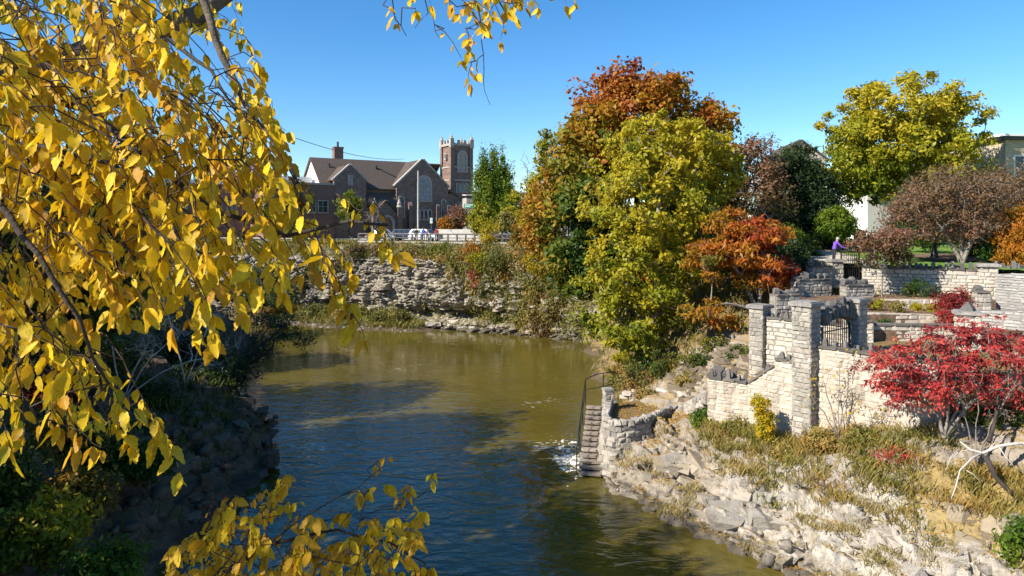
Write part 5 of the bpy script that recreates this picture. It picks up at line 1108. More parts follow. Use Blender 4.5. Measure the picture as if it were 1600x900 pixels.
while z < 2.5:
    h = r.uniform(.17, .33); u = r.uniform(-.3, 0)
    while u < ol[-1] - .1 and cnt < 300:
        w = r.uniform(.2, .85); p_, t_, n_ = oc(max(.05, u + w / 2)); bt = .30 - .13 * z
        if r.random() > .07: put('stone', msb[r.randrange(8)], BT, (*(p_ + n_ * (bt - .13 + r.uniform(-.08, .07))), z + h / 2), (w + .02, .3, h + .02), math.atan2(t_[1], t_[0]) + r.uniform(-.14, .14), r.uniform(-.1, .1), r.uniform(-.1, .1)); cnt += 1
        u += w
    z += h
u = 1.2
while u < ol[-1] - .2:
    w = r.uniform(.18, .42); u += w; p_, t_, n_ = oc(u); put('parapet_stone', msb[r.randrange(8)], BT, (*(p_ - n_ * .15), 2.72 + r.uniform(-.06, .06)), (w, .36, .3), math.atan2(t_[1], t_[0]) + r.uniform(-.2, .2), r.uniform(-.15, .15), r.uniform(-.15, .15))
q1 = v2(5.25, 38.6)
pillar('stone_pillar', 'small rough pillar stub at the head of the river stairs', q1, .2, .5, .5, 2.2, 3.45, 'wall_grey', .08, .22, 135, capover=.02)
slab('bastion_floor', [(5.0, 36.6), (5.0, 35.5), (5.8, 35.1), (6.6, 35.6), (8.4, 37.6), (9.0, 39.6), (7.4, 40.6), (5.8, 39.9)], 2.42, M['litter'], .9)
# rough low walls bounding the leaf strewn path
def rough_row(label, pts, w, h, mk, seed, name='dry_stone_wall'):
    T = thing(name, label, 'stone wall', tuple(pts[len(pts) // 2])); r = random.Random(seed); ms = stones_of(mk)
    for a, b in zip(pts, pts[1:]):
        a, b = np.array(a, float), np.array(b, float); L = np.linalg.norm(b[:2] - a[:2]); n = max(1, round(L / w))
        for k in range(n):
            for lev in (0, 1):
                f = (k + .5 + .4 * lev) / n; c = a * (1 - f) + b * f; s = r.uniform(.75, 1.25)
                put('stone', ms[r.randrange(8)], T, (c[0] + r.uniform(-.06, .06), c[1] + r.uniform(-.06, .06), c[2] + h * (.1 + .5 * lev)), (w * s * 1.05, .42 * s, h * .55 * r.uniform(.8, 1.3)), math.atan2(b[1] - a[1], b[0] - a[0]) + r.uniform(-.2, .2), r.uniform(-.15, .15), r.uniform(-.15, .15))
rough_row('tumbled grey stones climbing from the bastion to the pale landing wall', [(8.9, 37.6, 2.3), (9.2, 36.6, 2.7), (9.35, 35.4, 3.3), (9.5, 34.3, 3.9)], .42, .6, 'wall_grey', 3)
rough_row('low curved kerb of stones along the back of the leaf strewn path', [(6.4, 42.0, 2.2), (7.4, 41.6, 2.45), (8.6, 41.0, 2.7), (9.4, 39.9, 2.9), (9.6, 38.8, 2.8)], .5, .36, 'wall_buff', 5)

# garden furniture ----------------------------------------------------------
lx, ly = XY(1460, 50.5); lz = LAWN(lx, ly)
T = thing('street_lamp', 'black lamp post with fluted base on the lawn behind the crab apple', 'lamp post', (lx, ly, lz))
m = MB(); m.lathe((lx, ly, lz), [(.30, 0), (.30, .18), (.24, .24), (.22, .5), (.15, .75), (.13, 1.0), (.16, 1.04), (.10, 1.1)], 12); m.build('base', M['iron'], T, True)
m = MB(); m.lathe((lx, ly, lz + 1.1), [(.085, 0), (.06, 2.6), (.1, 2.65), (.1, 2.72)], 10); m.build('post', M['iron'], T, True)
m = MB(); m.lathe((lx, ly, lz + 3.82), [(.1, 0), (.2, .1), (.24, .5), (.1, .62)], 10); m.build('lantern', M['white'], T, True)
m = MB(); m.lathe((lx, ly, lz + 4.44), [(.28, 0), (.2, .12), (.05, .3), (.02, .42)], 10); m.build('lantern_cap', M['iron'], T, True)
bx, by = XY(1343, 58); bz = LAWN(bx, by)
T = thing('litter_bin', 'black round litter bin right of the lime green round tree', 'bin', (bx, by, bz)); m = MB(); m.lathe((bx, by, bz), [(.42, 0), (.46, .1), (.46, 1.35), (.5, 1.37), (.5, 1.46)], 14); m.build('barrel', M['iron'], T); m = MB(); m.lathe((bx, by, bz + 1.47), [(.5, 0), (.4, .2), (.16, .3)], 14); m.build('lid', M['iron'], T)
bx, by = XY(1281, 60); bz = LAWN(bx, by)
T = thing('utility_box', 'grey green service cabinet in the shade beside the cedar', 'cabinet', (bx, by, bz)); m = MB(); m.box((bx, by, bz + .9), (.85, .7, 1.8), .2); m.build('cabinet', simple('grey_green', (.16, .24, .23), .5, .1, 2), T); m = MB(); m.box((bx, by, bz + 1.85), (.95, .8, .1), .2); m.build('lid', M['galv'], T); m = MB(); m.box((bx + .06, by - .36, bz + .9), (.7, .03, 1.5), .2); m.build('door', simple('grey_green_door', (.2, .28, .27), .5, .1, 2), T)
# dark fence behind the path
T = thing('iron_fence', 'dark railing fence across the back of the garden', 'fence', (36, 66, 10.3))
fp = [v2(*XY(1265, 63)), v2(*XY(1345, 64)), v2(*XY(1480, 61))]; me = None
for a, b in zip(fp, fp[1:]):
    L = np.linalg.norm(b - a); n = int(L / .28)
    for z in (.25, 1.25): m = MB(); c = (a + b) / 2; m.box((*c, LAWN(*c) + z), (L, .05, .06), math.atan2(b[1] - a[1], b[0] - a[0])); m.build('cross_rail', M['iron'], T)
    for k in range(n + 1):
        c = a + (b - a) * k / n
        if me is None: bar = MB(); bar.box((0, 0, .72), (.035, .035, 1.44)); o = bar.build('bar', M['iron'], None); o.parent = T; me = o.data
        else: o = bpy.data.objects.new('bar', me); COL.objects.link(o); o.parent = T
        o.location = tuple(np.array([c[0], c[1], LAWN(*c)]) - ORG[T.name])
px_, py_ = XY(1303, 48.2)
person('person in purple jacket bending forward behind the upper gate pillar', (px_, py_, LAWN(px_, py_) + .05), math.radians(100), cloth('purple_jacket', (.16, .07, .42)), cloth('dark_trousers', (.03, .03, .04)), cloth('grey_hair', (.35, .33, .31)), pose='bend')

# ------------------------------------------------------------------ foliage colours
LM = {
 'maple': leafmat('maple_leaves', [(0, (.03, .07, .012)), (.25, (.085, .13, .014)), (.45, (.24, .21, .018)), (.62, (.42, .22, .016)), (.8, (.40, .12, .018)), (1, (.22, .055, .02))]),
 'lime': leafmat('yellow_green_leaves', [(0, (.045, .085, .008)), (.35, (.15, .19, .012)), (.7, (.32, .30, .016)), (1, (.46, .36, .018))]),
 'gold': leafmat('golden_leaves', [(0, (.10, .13, .012)), (.3, (.28, .27, .014)), (.7, (.47, .36, .014)), (1, (.56, .36, .012))]),
 'orange': leafmat('orange_leaves', [(0, (.12, .12, .014)), (.25, (.32, .18, .016)), (.55, (.46, .16, .018)), (.8, (.42, .075, .02)), (1, (.32, .03, .025))]),
 'brown': leafmat('brown_purple_leaves', [(0, (.07, .075, .02)), (.4, (.19, .115, .05)), (.75, (.27, .14, .08)), (1, (.29, .115, .08))]),
 'dark': leafmat('dark_green_leaves', [(0, (.012, .025, .008)), (.5, (.028, .052, .014)), (1, (.075, .095, .03))], .2),
 'green': leafmat('green_leaves', [(0, (.02, .055, .008)), (.5, (.06, .13, .012)), (1, (.16, .22, .015))]),
 'poplar': leafmat('poplar_leaves', [(0, (.03, .07, .008)), (.5, (.09, .16, .012)), (1, (.21, .25, .015))]),
 'olive': leafmat('olive_weeds', [(0, (.07, .09, .018)), (.4, (.17, .17, .035)), (.7, (.30, .24, .06)), (1, (.36, .21, .055))], .3),
 'red': leafmat('red_sumac_leaves', [(0, (.13, .02, .018)), (.3, (.34, .034, .03)), (.7, (.49, .062, .052)), (.9, (.54, .10, .07)), (1, (.52, .20, .09))], .3),
 'straw': leafmat('dry_grass', [(0, (.10, .12, .025)), (.35, (.22, .20, .06)), (.7, (.38, .30, .13)), (1, (.46, .34, .15))], .3),
 'litterleaf': leafmat('fallen_leaves', [(0, (.16, .08, .03)), (.4, (.36, .18, .035)), (.75, (.48, .30, .04)), (1, (.52, .40, .09))], .1),
 'shade': leafmat('bank_leaves', [(0, (.022, .042, .010)), (.45, (.07, .11, .014)), (.75, (.18, .17, .018)), (1, (.36, .23, .02))], .35),
}
def hz(lo, hi, z0, z1, am=.3, sc=.3, seed=0):
    """hue changing with height plus patches"""
    return lambda C, rng: np.clip(lo + (hi - lo) * np.clip((C[:, 2] - z0) / (z1 - z0), 0, 1) + am * (fbm(C * sc + seed, 3) - .5) * 2 + rng.normal(0, .05, len(C)), 0, 1)
cpos = lambda px, D: XY(px, D)
def at(px, D, dz=0): x, y = XY(px, D); return (x, y, float(RB(x, y)) + dz)
def onlawn(px, D): x, y = XY(px, D); return (x, y, LAWN(x, y))

# ------------------------------------------------------------------ trees of the right bank
def maple_hue(C, rng):
    px = 800 + F * C[:, 0] / C[:, 1]; py = HY - (C[:, 2] - H) * F / C[:, 1]
    h = .64 + .22 * (200 - py) / 100 - .45 * np.exp(-((px - 905) / 60) ** 2 - ((py - 400) / 75) ** 2)
    h = np.where((py < 250), h, np.where(px < 880, .55, .35) - .30 * np.exp(-((px - 905) / 70) ** 2 - ((py - 400) / 90) ** 2))
    return np.clip(h + .5 * (fbm(C * .4, 3) - .5) + rng.normal(0, .07, len(C)), 0, 1)
grow('maple_tree', 'tall maple with russet orange top and dark green lower left side on the river bank', 'tree', at(985, 60),
     [BL(1000, 215, 60, 105, 95), BL(1000, 150, 60, 70, 42), BL(930, 260, 59, 70, 95), BL(895, 350, 58, 52, 85), BL(905, 415, 57, 45, 45), BL(1085, 215, 60, 62, 62), BL(1105, 300, 60, 60, 80), BL(1000, 320, 60, 110, 90), BL(1085, 390, 58, 55, 60), BL(960, 430, 57, 60, 50)],
     760, 1.1, 82, .42, .62, LM['maple'], M['bark_dark'], .36, 101, maple_hue, shell=.58, twigs=500)
grow('ash_tree', 'yellow green tree leaning over the water in front of the maple', 'tree', at(1030, 51),
     [BL(1035, 250, 50.5, 88, 68), BL(1085, 225, 51, 55, 38), BL(1010, 330, 49, 92, 70), BL(1000, 420, 48.2, 84, 75), BL(985, 500, 47.5, 66, 48), BL(965, 530, 47.2, 42, 26), BL(1060, 400, 49, 60, 60), BL(1115, 265, 51, 42, 45)],
     720, .85, 76, .33, .5, LM['lime'], M['bark_grey'], .26, 102, hz(.50, .92, 4, 18, .5, .5, 3), shell=.6, twigs=700, gap=1.3)
grow('birch_tree', 'narrow yellow tree rising at the left edge of the maple', 'tree', (*XY(858, 85), 9.8),
     [BL(858, 240, 85, 13, 36), BL(850, 300, 85, 24, 40), BL(846, 350, 84.5, 28, 34), BL(862, 390, 84, 26, 24)], 150, 1.0, 75, .40, .55, LM['gold'], M['bark_grey'], .2, 103, hz(.75, .35, 10, 20, .3), shell=.4)
grow('orange_maple', 'orange maple leaning over the cliff edge left of the big maple', 'tree', (*XY(872, 81.5), 9.8),
     [BL(845, 335, 80, 28, 36), BL(838, 372, 80, 22, 18), BL(875, 300, 79, 32, 55), BL(868, 415, 78, 26, 26)], 170, 1.0, 75, .40, .58, LM['orange'], M['bark_dark'], .2, 104, hz(.2, .45, 8, 18, .4), shell=.4)
grow('sumac_tree', 'orange red sumac like tree below the maple, beside the stepped walls', 'tree', at(1185, 44),
     [BL(1160, 385, 45, 62, 38), BL(1195, 365, 45, 36, 28), BL(1110, 410, 44, 42, 26), BL(1185, 425, 44.5, 48, 30), BL(1095, 490, 43, 36, 22), BL(1125, 500, 43, 24, 16), BL(1140, 350, 45.5, 40, 22)],
     240, .8, 75, .36, .32, LM['orange'], M['bark_grey'], .14, 105, lambda C, rng: np.clip(.45 + .35 * np.clip((C[:, 0] - 14) / 4, -1, 1) * 1.0 + 1.1 * (fbm(C * .6, 3) - .5) + rng.normal(0, .08, len(C)), 0, 1), shell=.4, droop=.8, twigs=350, gap=1.0, stems=[P(1150, 420, 44.5), P(1110, 480, 43.5), P(1195, 400, 45)], flat=.55)
grow('purple_maple', 'thin reddish brown tree between the maple and the dark cedar', 'tree', at(1200, 56),
     [BL(1185, 260, 58, 40, 42), BL(1170, 238, 58, 30, 18), BL(1205, 320, 57, 40, 48), BL(1180, 330, 57, 40, 40), BL(1212, 395, 56, 30, 30)], 190, .9, 50, .28, .5, LM['brown'], M['bark_grey'], .18, 106, hz(.1, .62, 12, 19, .3), shell=.3, twigs=500)
grow('cedar_tree', 'dark green cedar with heavy layered boughs', 'tree', onlawn(1255, 61),
     [BL(1243, 250, 61, 26, 24), BL(1250, 290, 61, 44, 34), BL(1262, 335, 60.5, 52, 36), BL(1235, 345, 60.5, 40, 40), BL(1280, 330, 60, 34, 34), BL(1290, 300, 60, 22, 26), BL(1222, 270, 60, 28, 38), BL(1255, 262, 60, 24, 24), BL(1275, 370, 60, 34, 22), BL(1232, 395, 60, 30, 26)], 400, 1.1, 120, .28, .42, LM['dark'], M['bark_dark'], .3, 107, hz(.35, .6, 10, 18, .35, .6), shell=.6, up=.6, flat=.5)
grow('honey_locust', 'large yellow green tree on the lawn in front of the stone building', 'tree', onlawn(1405, 63),
     [BL(1410, 160, 63, 84, 46), BL(1345, 205, 63, 56, 46), BL(1480, 195, 63, 58, 42), BL(1410, 230, 63, 96, 58), BL(1340, 268, 62, 52, 38), BL(1445, 275, 63, 80, 40), BL(1360, 300, 61.5, 36, 20), BL(1318, 255, 62, 34, 30), BL(1332, 292, 61.5, 30, 20)],
     680, 1.05, 85, .36, .5, LM['lime'], M['bark_dark'], .34, 108, hz(.45, .92, 12, 24, .45, .35, 9), shell=.5, twigs=250, gap=1.2)
grow('crab_apple', 'wide multi stemmed crab apple with thin brownish purple leaves', 'tree', onlawn(1503, 47.5),
     [BL(1500, 300, 48, 92, 40), BL(1440, 330, 48, 54, 36), BL(1415, 350, 47.5, 36, 24), BL(1560, 320, 48, 56, 44), BL(1500, 350, 48, 70, 30), BL(1580, 285, 49, 40, 26)],
     440, .7, 52, .20, .45, LM['brown'], M['bark_grey'], .17, 109, hz(.75, .45, 11, 16, .35, .6), shell=.25, twigs=1800, stems=[P(1455, 335, 47.8), P(1500, 315, 48.2), P(1545, 320, 47.5), P(1530, 290, 48.8)], minr=.012)
grow('dogwood_sapling', 'small reddish green sapling on a thin bare trunk before the long garden wall', 'tree', (*XY(1378, 43.6), 8.05),
     [BL(1380, 385, 43.6, 40, 18), BL(1352, 375, 43.6, 20, 12), BL(1395, 365, 43.6, 34, 12), BL(1360, 408, 43.4, 22, 8), BL(1400, 398, 43.6, 22, 14)], 130, .5, 45, .17, .5, LM['brown'], M['bark_grey'], .055, 110, hz(.1, .8, 10.2, 12.2, .5, .8), shell=.2, twigs=120)
grow('round_tree', 'lime green lollipop shaped clipped round tree beside the path', 'tree', onlawn(1306, 57), [BL(1306, 350, 57, 26, 23)], 130, .5, 110, .2, .5, LM['green'], M['bark_grey'], .07, 111, hz(.55, 1.0, 11, 14, .2), shell=.7)
grow('orange_maple', 'small orange yellow japanese maple at the right edge above the wall', 'tree', onlawn(1592, 45.5), [BL(1590, 370, 45.5, 28, 45), BL(1600, 400, 45, 32, 34), BL(1582, 405, 45, 18, 20), BL(1620, 350, 45.5, 36, 40)], 150, .55, 90, .24, .3, LM['orange'], M['bark_dark'], .08, 112, hz(.55, .25, 9.5, 13.5, .35), shell=.4, droop=.6)
for px, D, rx, rz_, py, mk, lab, hl, hh in ((1232, 50, 16, 14, 368, 'green', 'bright green rounded shrub at the foot of the cedar', .5, .9), (1243, 48, 17, 26, 400, 'dark', 'dark shrub left of the stepped walls', .4, .9), (1255, 47, 13, 18, 420, 'dark', 'dusky low shrub directly behind the upper wall steps', .5, 1), (1262, 53, 22, 24, 392, 'shade', 'mixed green shrub between cedar trunk and path', .2, .6),
                                        (1420, 47.6, 18, 14, 362, 'green', 'green shrub behind the dogwood sapling on the lawn edge', .2, .6), (1445, 56, 28, 14, 375, 'green', 'leafy green bush left of the lamp post', .1, .6), (1520, 52, 24, 20, 385, 'gold', 'yellowish shrub behind the crab apple stems', .0, .5), (1553, 47, 16, 16, 390, 'green', 'green shrub at the right of the crab apple stems', .1, .5), (1570, 50, 26, 22, 370, 'shade', 'dark brownish shrub behind the right orange maple', .3, .9)):
    grow('shrub', lab, 'shrub', onlawn(px, D), [BL(px, py, D, rx, rz_)], 46, .45, 60, .18, .5, LM[mk], M['twig'], .04, int(px + D), hue_noise(hl, hh), group='shrubs of the upper garden', shell=.4)
# beds
def bedz(D): return 7.15 if D < 38.5 else 7.62 if D < 41.4 else 8.08
for px, D, rx, rz_, mk, lab, hl, hh, cat in ((1370, 40.4, 10, 8, 'lime', 'small yellow green mound in the middle bed', .7, 1, 'plant'), (1352, 40.6, 9, 9, 'brown', 'small maroon plant beside the yellow mound', .6, 1, 'plant'), (1403, 39.6, 12, 8, 'olive', 'tan seed headed perennial in the middle bed', .4, .9, 'plant'), (1432, 40.6, 7, 5, 'lime', 'tiny yellow tuft in the middle bed', .7, 1, 'plant'), (1458, 39.6, 9, 7, 'lime', 'yellow tuft near the red barberry', .6, 1, 'plant'),
                                             (1385, 37.2, 12, 6, 'green', 'spreading grey green plant in the lower bed', .1, .5, 'plant'), (1437, 43.4, 12, 16, 'green', 'tall leafy green plant against the long garden wall', .1, .5, 'plant'), (1455, 43.0, 13, 10, 'dark', 'dark green clump against the long garden wall', .4, 1, 'plant'), (1420, 43.7, 9, 10, 'shade', 'thin leafy stems against the long garden wall', .2, .5, 'plant')):
    x, y = XY(px, D); z = bedz(D); s = D / F
    grow('garden_plant', lab, cat, (x, y, z), [(x, y, z + rz_ * s, rx * s, rx * s, rz_ * s)], 22, .22, 40, .11, .45, LM[mk], M['twig'], .012, int(px), hue_noise(hl, hh, 1.5), group='plants in the terraced beds', shell=.3)
x, y = XY(1484, 37.4); grow('barberry', 'dusky red rounded barberry bush behind the big sumac', 'shrub', (x, y, 7.1), [(x, y, 8.0, .75, .75, .95), (x + .7, y + .5, 8.5, .8, .6, .6)], 90, .35, 60, .11, .5, LM['red'], M['twig'], .03, 201, hue_noise(.0, .35, 1), shell=.5)

# sumac: arching pinnate fronds
def fronds(n_f=3, pairs=7, length=.62, leaf=.17, wd=.3):
    def fn(C, outd, rng):
        P_, D_, N_, L_ = [], [], [], []; cid = []
        for ci in range(len(C)):
            for _ in range(n_f):
                az = rng.uniform(0, 6.283); d = np.array([math.cos(az), math.sin(az), rng.uniform(-.1, .5)]) + outd[ci] * .7; d /= np.linalg.norm(d); L = length * rng.uniform(.6, 1.2); s = np.cross(d, [0, 0, 1]); s /= np.linalg.norm(s) + 1e-6
                for k in range(1, pairs + 1):
                    f = k / pairs; q = C[ci] + d * L * f + np.array([0, 0, -.55 * L * f * f])
                    for sg in (-1, 1):
                        dd = d * .55 + s * sg * .8 + np.array([0, 0, -.25 - .9 * rng.random()]) + rng.normal(0, .35, 3); P_.append(q + dd * leaf * .45); D_.append(dd); N_.append(np.array([-.2, -.25, .8]) + s * sg * .4 + rng.normal(0, .6, 3)); L_.append(leaf * rng.uniform(.75, 1.2) * (1 - .3 * f)); cid.append(ci)
        L_ = np.array(L_); V, Fc = leaf_quads(np.array(P_), np.array(D_), unit(np.array(N_)), L_, L_ * wd, .12)
        return V, Fc, np.array(cid)
    return fn
grow('red_sumac', 'large crimson sumac bush hanging over the pale garden wall', 'shrub', (*XY(1475, 25.2), 4.9),
     [BL(1440, 570, 25.5, 78, 46), BL(1530, 550, 25.8, 84, 44), BL(1400, 590, 25.3, 50, 26), BL(1585, 540, 26, 50, 34), BL(1480, 610, 25, 62, 26), BL(1560, 600, 25.4, 50, 22), BL(1500, 525, 26.2, 70, 24), BL(1420, 625, 25, 34, 18), BL(1385, 565, 25.6, 30, 22)],
     400, .5, 1, .2, .3, LM['red'], M['bark_grey'], .07, 120, hue_noise(.1, 1.05, 1.1), shell=.15, leaf_fn=fronds(3, 5, .40, .22, .36), stems=[P(1450, 600, 25.5), P(1530, 580, 25.6), P(1580, 590, 25.6), P(1495, 585, 25.2)], twigs=300, minr=.007, gap=.62)
grow('red_sumac', 'small low red sumac on the rocks below the wall', 'shrub', at(1400, 26.3), [BL(1400, 708, 26.2, 34, 12)], 36, .3, 1, .2, .3, LM['red'], M['twig'], .02, 121, hue_noise(.2, .8, 1.5), shell=.2, leaf_fn=fronds(3, 6, .38, .13, .33))
x, y = XY(1196, 30.4); z0 = float(RB(x, y)); grow('spindle_bush', 'bright yellow upright bush against the pale stair wall', 'shrub', (x, y, z0), [BL(1195, 655, 30.4, 13, 26), BL(1186, 632, 30.5, 10, 12), BL(1197, 672, 30.3, 13, 14)], 90, .26, 46, .12, .45, LM['gold'], M['twig'], .025, 122, hue_noise(.55, 1, 1.5), shell=.25)
for px, D, tops, lab, sd_ in ((1310, 28.6, [(1285, 590), (1312, 570), (1335, 555), (1328, 620), (1265, 620)], 'thin bare shrub in front of the main pillar and pale wall', 131), (1345, 27.6, [(1330, 640), (1372, 640), (1395, 665)], 'leafless scrub stems leaning right below the pale wall', 132), (1525, 24.6, [(1500, 620), (1530, 600), (1560, 640), (1580, 610)], 'bare grey stems under the right half of the sumac', 133)):
    b = at(px, D); stems = [P(a, c, D - .1) for a, c in tops]
    grow('bare_shrub', lab, 'shrub', b, [(s_[0], s_[1], s_[2], .5, .35, .55) for s_ in stems], 46, .3, 2 if sd_ != 133 else 0, .12, .5, LM['gold'], M['bark_grey'], .03, sd_, hue_noise(.5, 1), stems=stems, twigs=110, shell=.1, minr=.006, sides=4, crown='leaf_sprays')
# dead pale branch lying down the slope at the right
T = thing('dead_branch', 'bleached bare fallen branch sprawling over the rocks at the right', 'branch', tuple(P(1600, 690, 23.6)))
m = MB()
Q = lambda px, py, D: P(px, py, D)
m.tube([Q(1625, 700, 23.4), Q(1595, 692, 23.5), Q(1560, 697, 23.6), Q(1535, 708, 23.7), Q(1515, 702, 23.9), Q(1500, 690, 24.1)], [.06, .057, .053, .048, .035, .02], 7)
for pts, r0_ in (([Q(1535, 708, 23.7), Q(1520, 715, 23.6), Q(1500, 735, 23.4), Q(1492, 765, 23.1), Q(1486, 780, 23)], .04), ([Q(1500, 700, 24), Q(1485, 715, 23.8), Q(1478, 735, 23.6)], .02), ([Q(1560, 697, 23.6), Q(1572, 715, 23.4), Q(1590, 735, 23.2)], .025), ([Q(1545, 705, 23.6), Q(1555, 690, 23.9), Q(1590, 680, 24.2)], .02), ([Q(1515, 702, 23.9), Q(1498, 706, 24), Q(1480, 722, 24)], .018), ([Q(1510, 735, 23.4), Q(1522, 742, 23.2), Q(1530, 752, 23.1)], .015)):
    m.tube(pts, list(np.linspace(r0_, r0_ * .35, len(pts))), 6)
m.build('limb', M['dead_wood'], T, True)
m = MB(); m.tube([Q(1540, 712, 23.6), Q(1555, 745, 23.3), Q(1580, 770, 23.1), Q(1610, 800, 22.8)], [.09, .08, .07, .06], 7); m.build('limb', M['bark_dark'], T, True)
m = MB(); m.tube([Q(1545, 690, 24), Q(1552, 670, 24.2), Q(1558, 640, 24.5), Q(1562, 600, 24.8)], [.08, .06, .05, .035], 7); m.build('limb', M['bark_dark'], T, True)
for px, py, D, rx, rz_, mk, lab, hl, hh in ((1595, 850, 20.8, 18, 42, 'green', 'bright green leafy bush at the bottom right corner', .4, 1), (1600, 660, 25.5, 40, 40, 'shade', 'dark green undergrowth at the right edge below the sumac', .2, .75), (1540, 665, 26.2, 40, 26, 'shade', 'shaded olive undergrowth beneath the sumac', .25, .8), (1500, 660, 26.6, 30, 20, 'green', 'green tangle at the end of the pale wall', .0, .6), (1100, 655, 34.2, 20, 14, 'green', 'green weeds at the foot of the landing wall', .2, .8), (1150, 668, 32.4, 24, 10, 'olive', 'dry weeds below the landing wall', .3, .9), (1350, 690, 27.4, 26, 16, 'olive', 'yellowing weeds beneath the pale wall', .1, .6), (1290, 690, 28.6, 30, 14, 'olive', 'straw coloured weeds at the foot of the main pillar', .4, 1), (1060, 622, 41, 30, 16, 'olive', 'dry brown brush behind the leaf strewn path', .3, .9), (962, 588, 50, 18, 26, 'olive', 'straw coloured brush hanging to the water behind the handrail', .4, 1), (1040, 572, 43, 34, 22, 'shade', 'brown green brush under the low orange branches', .3, 1), (1078, 596, 40, 22, 14, 'olive', 'small tawny brush among the brown outcrop', .2, .8), (1010, 618, 41, 18, 10, 'olive', 'tuft of dry brush just behind the bastion floor', .3, 1), (1095, 570, 41, 24, 20, 'shade', 'dim brush left of the weathered pillar foot', .3, .9), (975, 560, 55, 22, 20, 'gold', 'yellowing brush at the waterline under the ash', .1, .6), (1030, 600, 44, 30, 14, 'olive', 'tan brush on the slope above the leaf strewn path', .3, 1), (985, 590, 44, 24, 26, 'olive', 'pale straw coloured brush above the bastion', .4, 1), (1000, 570, 46, 22, 16, 'green', 'fresh green brush on the bank under the ash', .3, .8), (1160, 560, 40, 26, 22, 'shade', 'dark brush left of the short weathered pillar', .2, .8), (1120, 545, 42, 30, 22, 'shade', 'brown green undergrowth under the orange sumac', .3, .9), (1235, 715, 29.2, 20, 8, 'olive', 'tawny tuft of weeds between the rocks', .3, .9)):
    x, y, _ = P(px, py, D); g = float(RB(x, y)); zc = ZZ(py, D); s = D / F
    grow('bush', lab, 'bush', (x, y, min(g, zc - .1)), [(x, y, zc, rx * s, rx * s * .7, rz_ * s)], 48, .34, 46, .15, .42, LM[mk], M['twig'], .03, int(px + py), hue_noise(hl, hh, .8), group='undergrowth of the right bank', shell=.2, twigs=40)

# ------------------------------------------------------------------ far side: poplar, roadside bushes, cliff growth
q = XY(771, 104)
grow('poplar_tree', 'green column shaped poplar of several upright plumes right of the church tower', 'tree', (*q, GZ),
     [BL(756, 282, 104, 6, 50), BL(771, 275, 104, 6, 56), BL(786, 288, 104, 6, 50), BL(798, 300, 104, 5, 44), BL(763, 312, 103.5, 9, 42), BL(779, 305, 103.5, 7, 48), BL(792, 318, 103.5, 8, 40), BL(746, 305, 104, 6, 44), BL(775, 320, 105, 24, 34)], 560, .7, 80, .32, .5, LM['poplar'], M['bark_grey'], .3, 140, hue_noise(.15, 1.0, .5), shell=.5, flat=1.8, stems=[P(758, 270, 104), P(772, 250, 104), P(790, 262, 104), P(799, 290, 104)])
grow('bare_tree', 'grey leafless tree between the poplar and the maple', 'tree', (*XY(826, 110), GZ), [BL(826, 285, 110, 13, 42), BL(820, 260, 110, 8, 26)], 80, .8, 0, .2, .5, LM['brown'], M['bark_grey'], .12, 141, hue_noise(0, 1), twigs=260, shell=.1, minr=.012)
for px, py, D, rx, rz_, mk, lab, hl, hh in ((545, 325, 118, 17, 24, 'lime', 'round green and yellow tree in front of the church left gable', .1, .75), (462, 310, 112, 24, 28, 'orange', 'orange tree in front of the brick hall', .0, .5), (380, 268, 105, 38, 34, 'orange', 'orange maple left of the hall seen through the yellow twigs', .3, .6), (718, 342, 112, 16, 16, 'brown', 'reddish brown shrub below the church tower', .5, 1), (700, 350, 112, 10, 8, 'orange', 'orange low bush beside the brown shrub', .2, .6), (805, 335, 100, 24, 30, 'lime', 'loose yellow green tree at the right foot of the poplar', .1, .8), (752, 345, 96, 16, 24, 'gold', 'yellow roadside bush at the left foot of the poplar', .1, .7), (790, 352, 93, 14, 16, 'olive', 'brownish roadside bush behind the railing', .3, 1)):
    x, y = XY(px, D)
    grow('roadside_tree', lab, 'tree', (x, y, GZ), [BL(px, py, D, rx, rz_)], 85, .8, 52, .34, .55, LM[mk], M['bark_dark'], .12, int(px * 3 + py), hue_noise(hl, hh, .5), group='small trees by the far road', shell=.4, twigs=60)
x, y = XY(584, 108); grow('bare_shrub', 'grey leafless shrub at the left of the church porch', 'shrub', (x, y, GZ), [BL(580, 338, 108, 18, 18), BL(590, 322, 108, 10, 14)], 70, .7, 0, .2, .5, LM['brown'], M['bark_grey'], .05, 143, hue_noise(0, 1), twigs=420, shell=.1, minr=.013, stems=[P(574, 330, 108), P(592, 325, 108)])
def cliff_pt(px, z):
    j = int(np.argmin(np.abs(CLIFFV[:, nu // 2, 2] - z))); row = CLIFFV[j]; i = int(np.argmin(np.abs(row[:, 0] / row[:, 1] - (px - 800) / F))); return row[i]
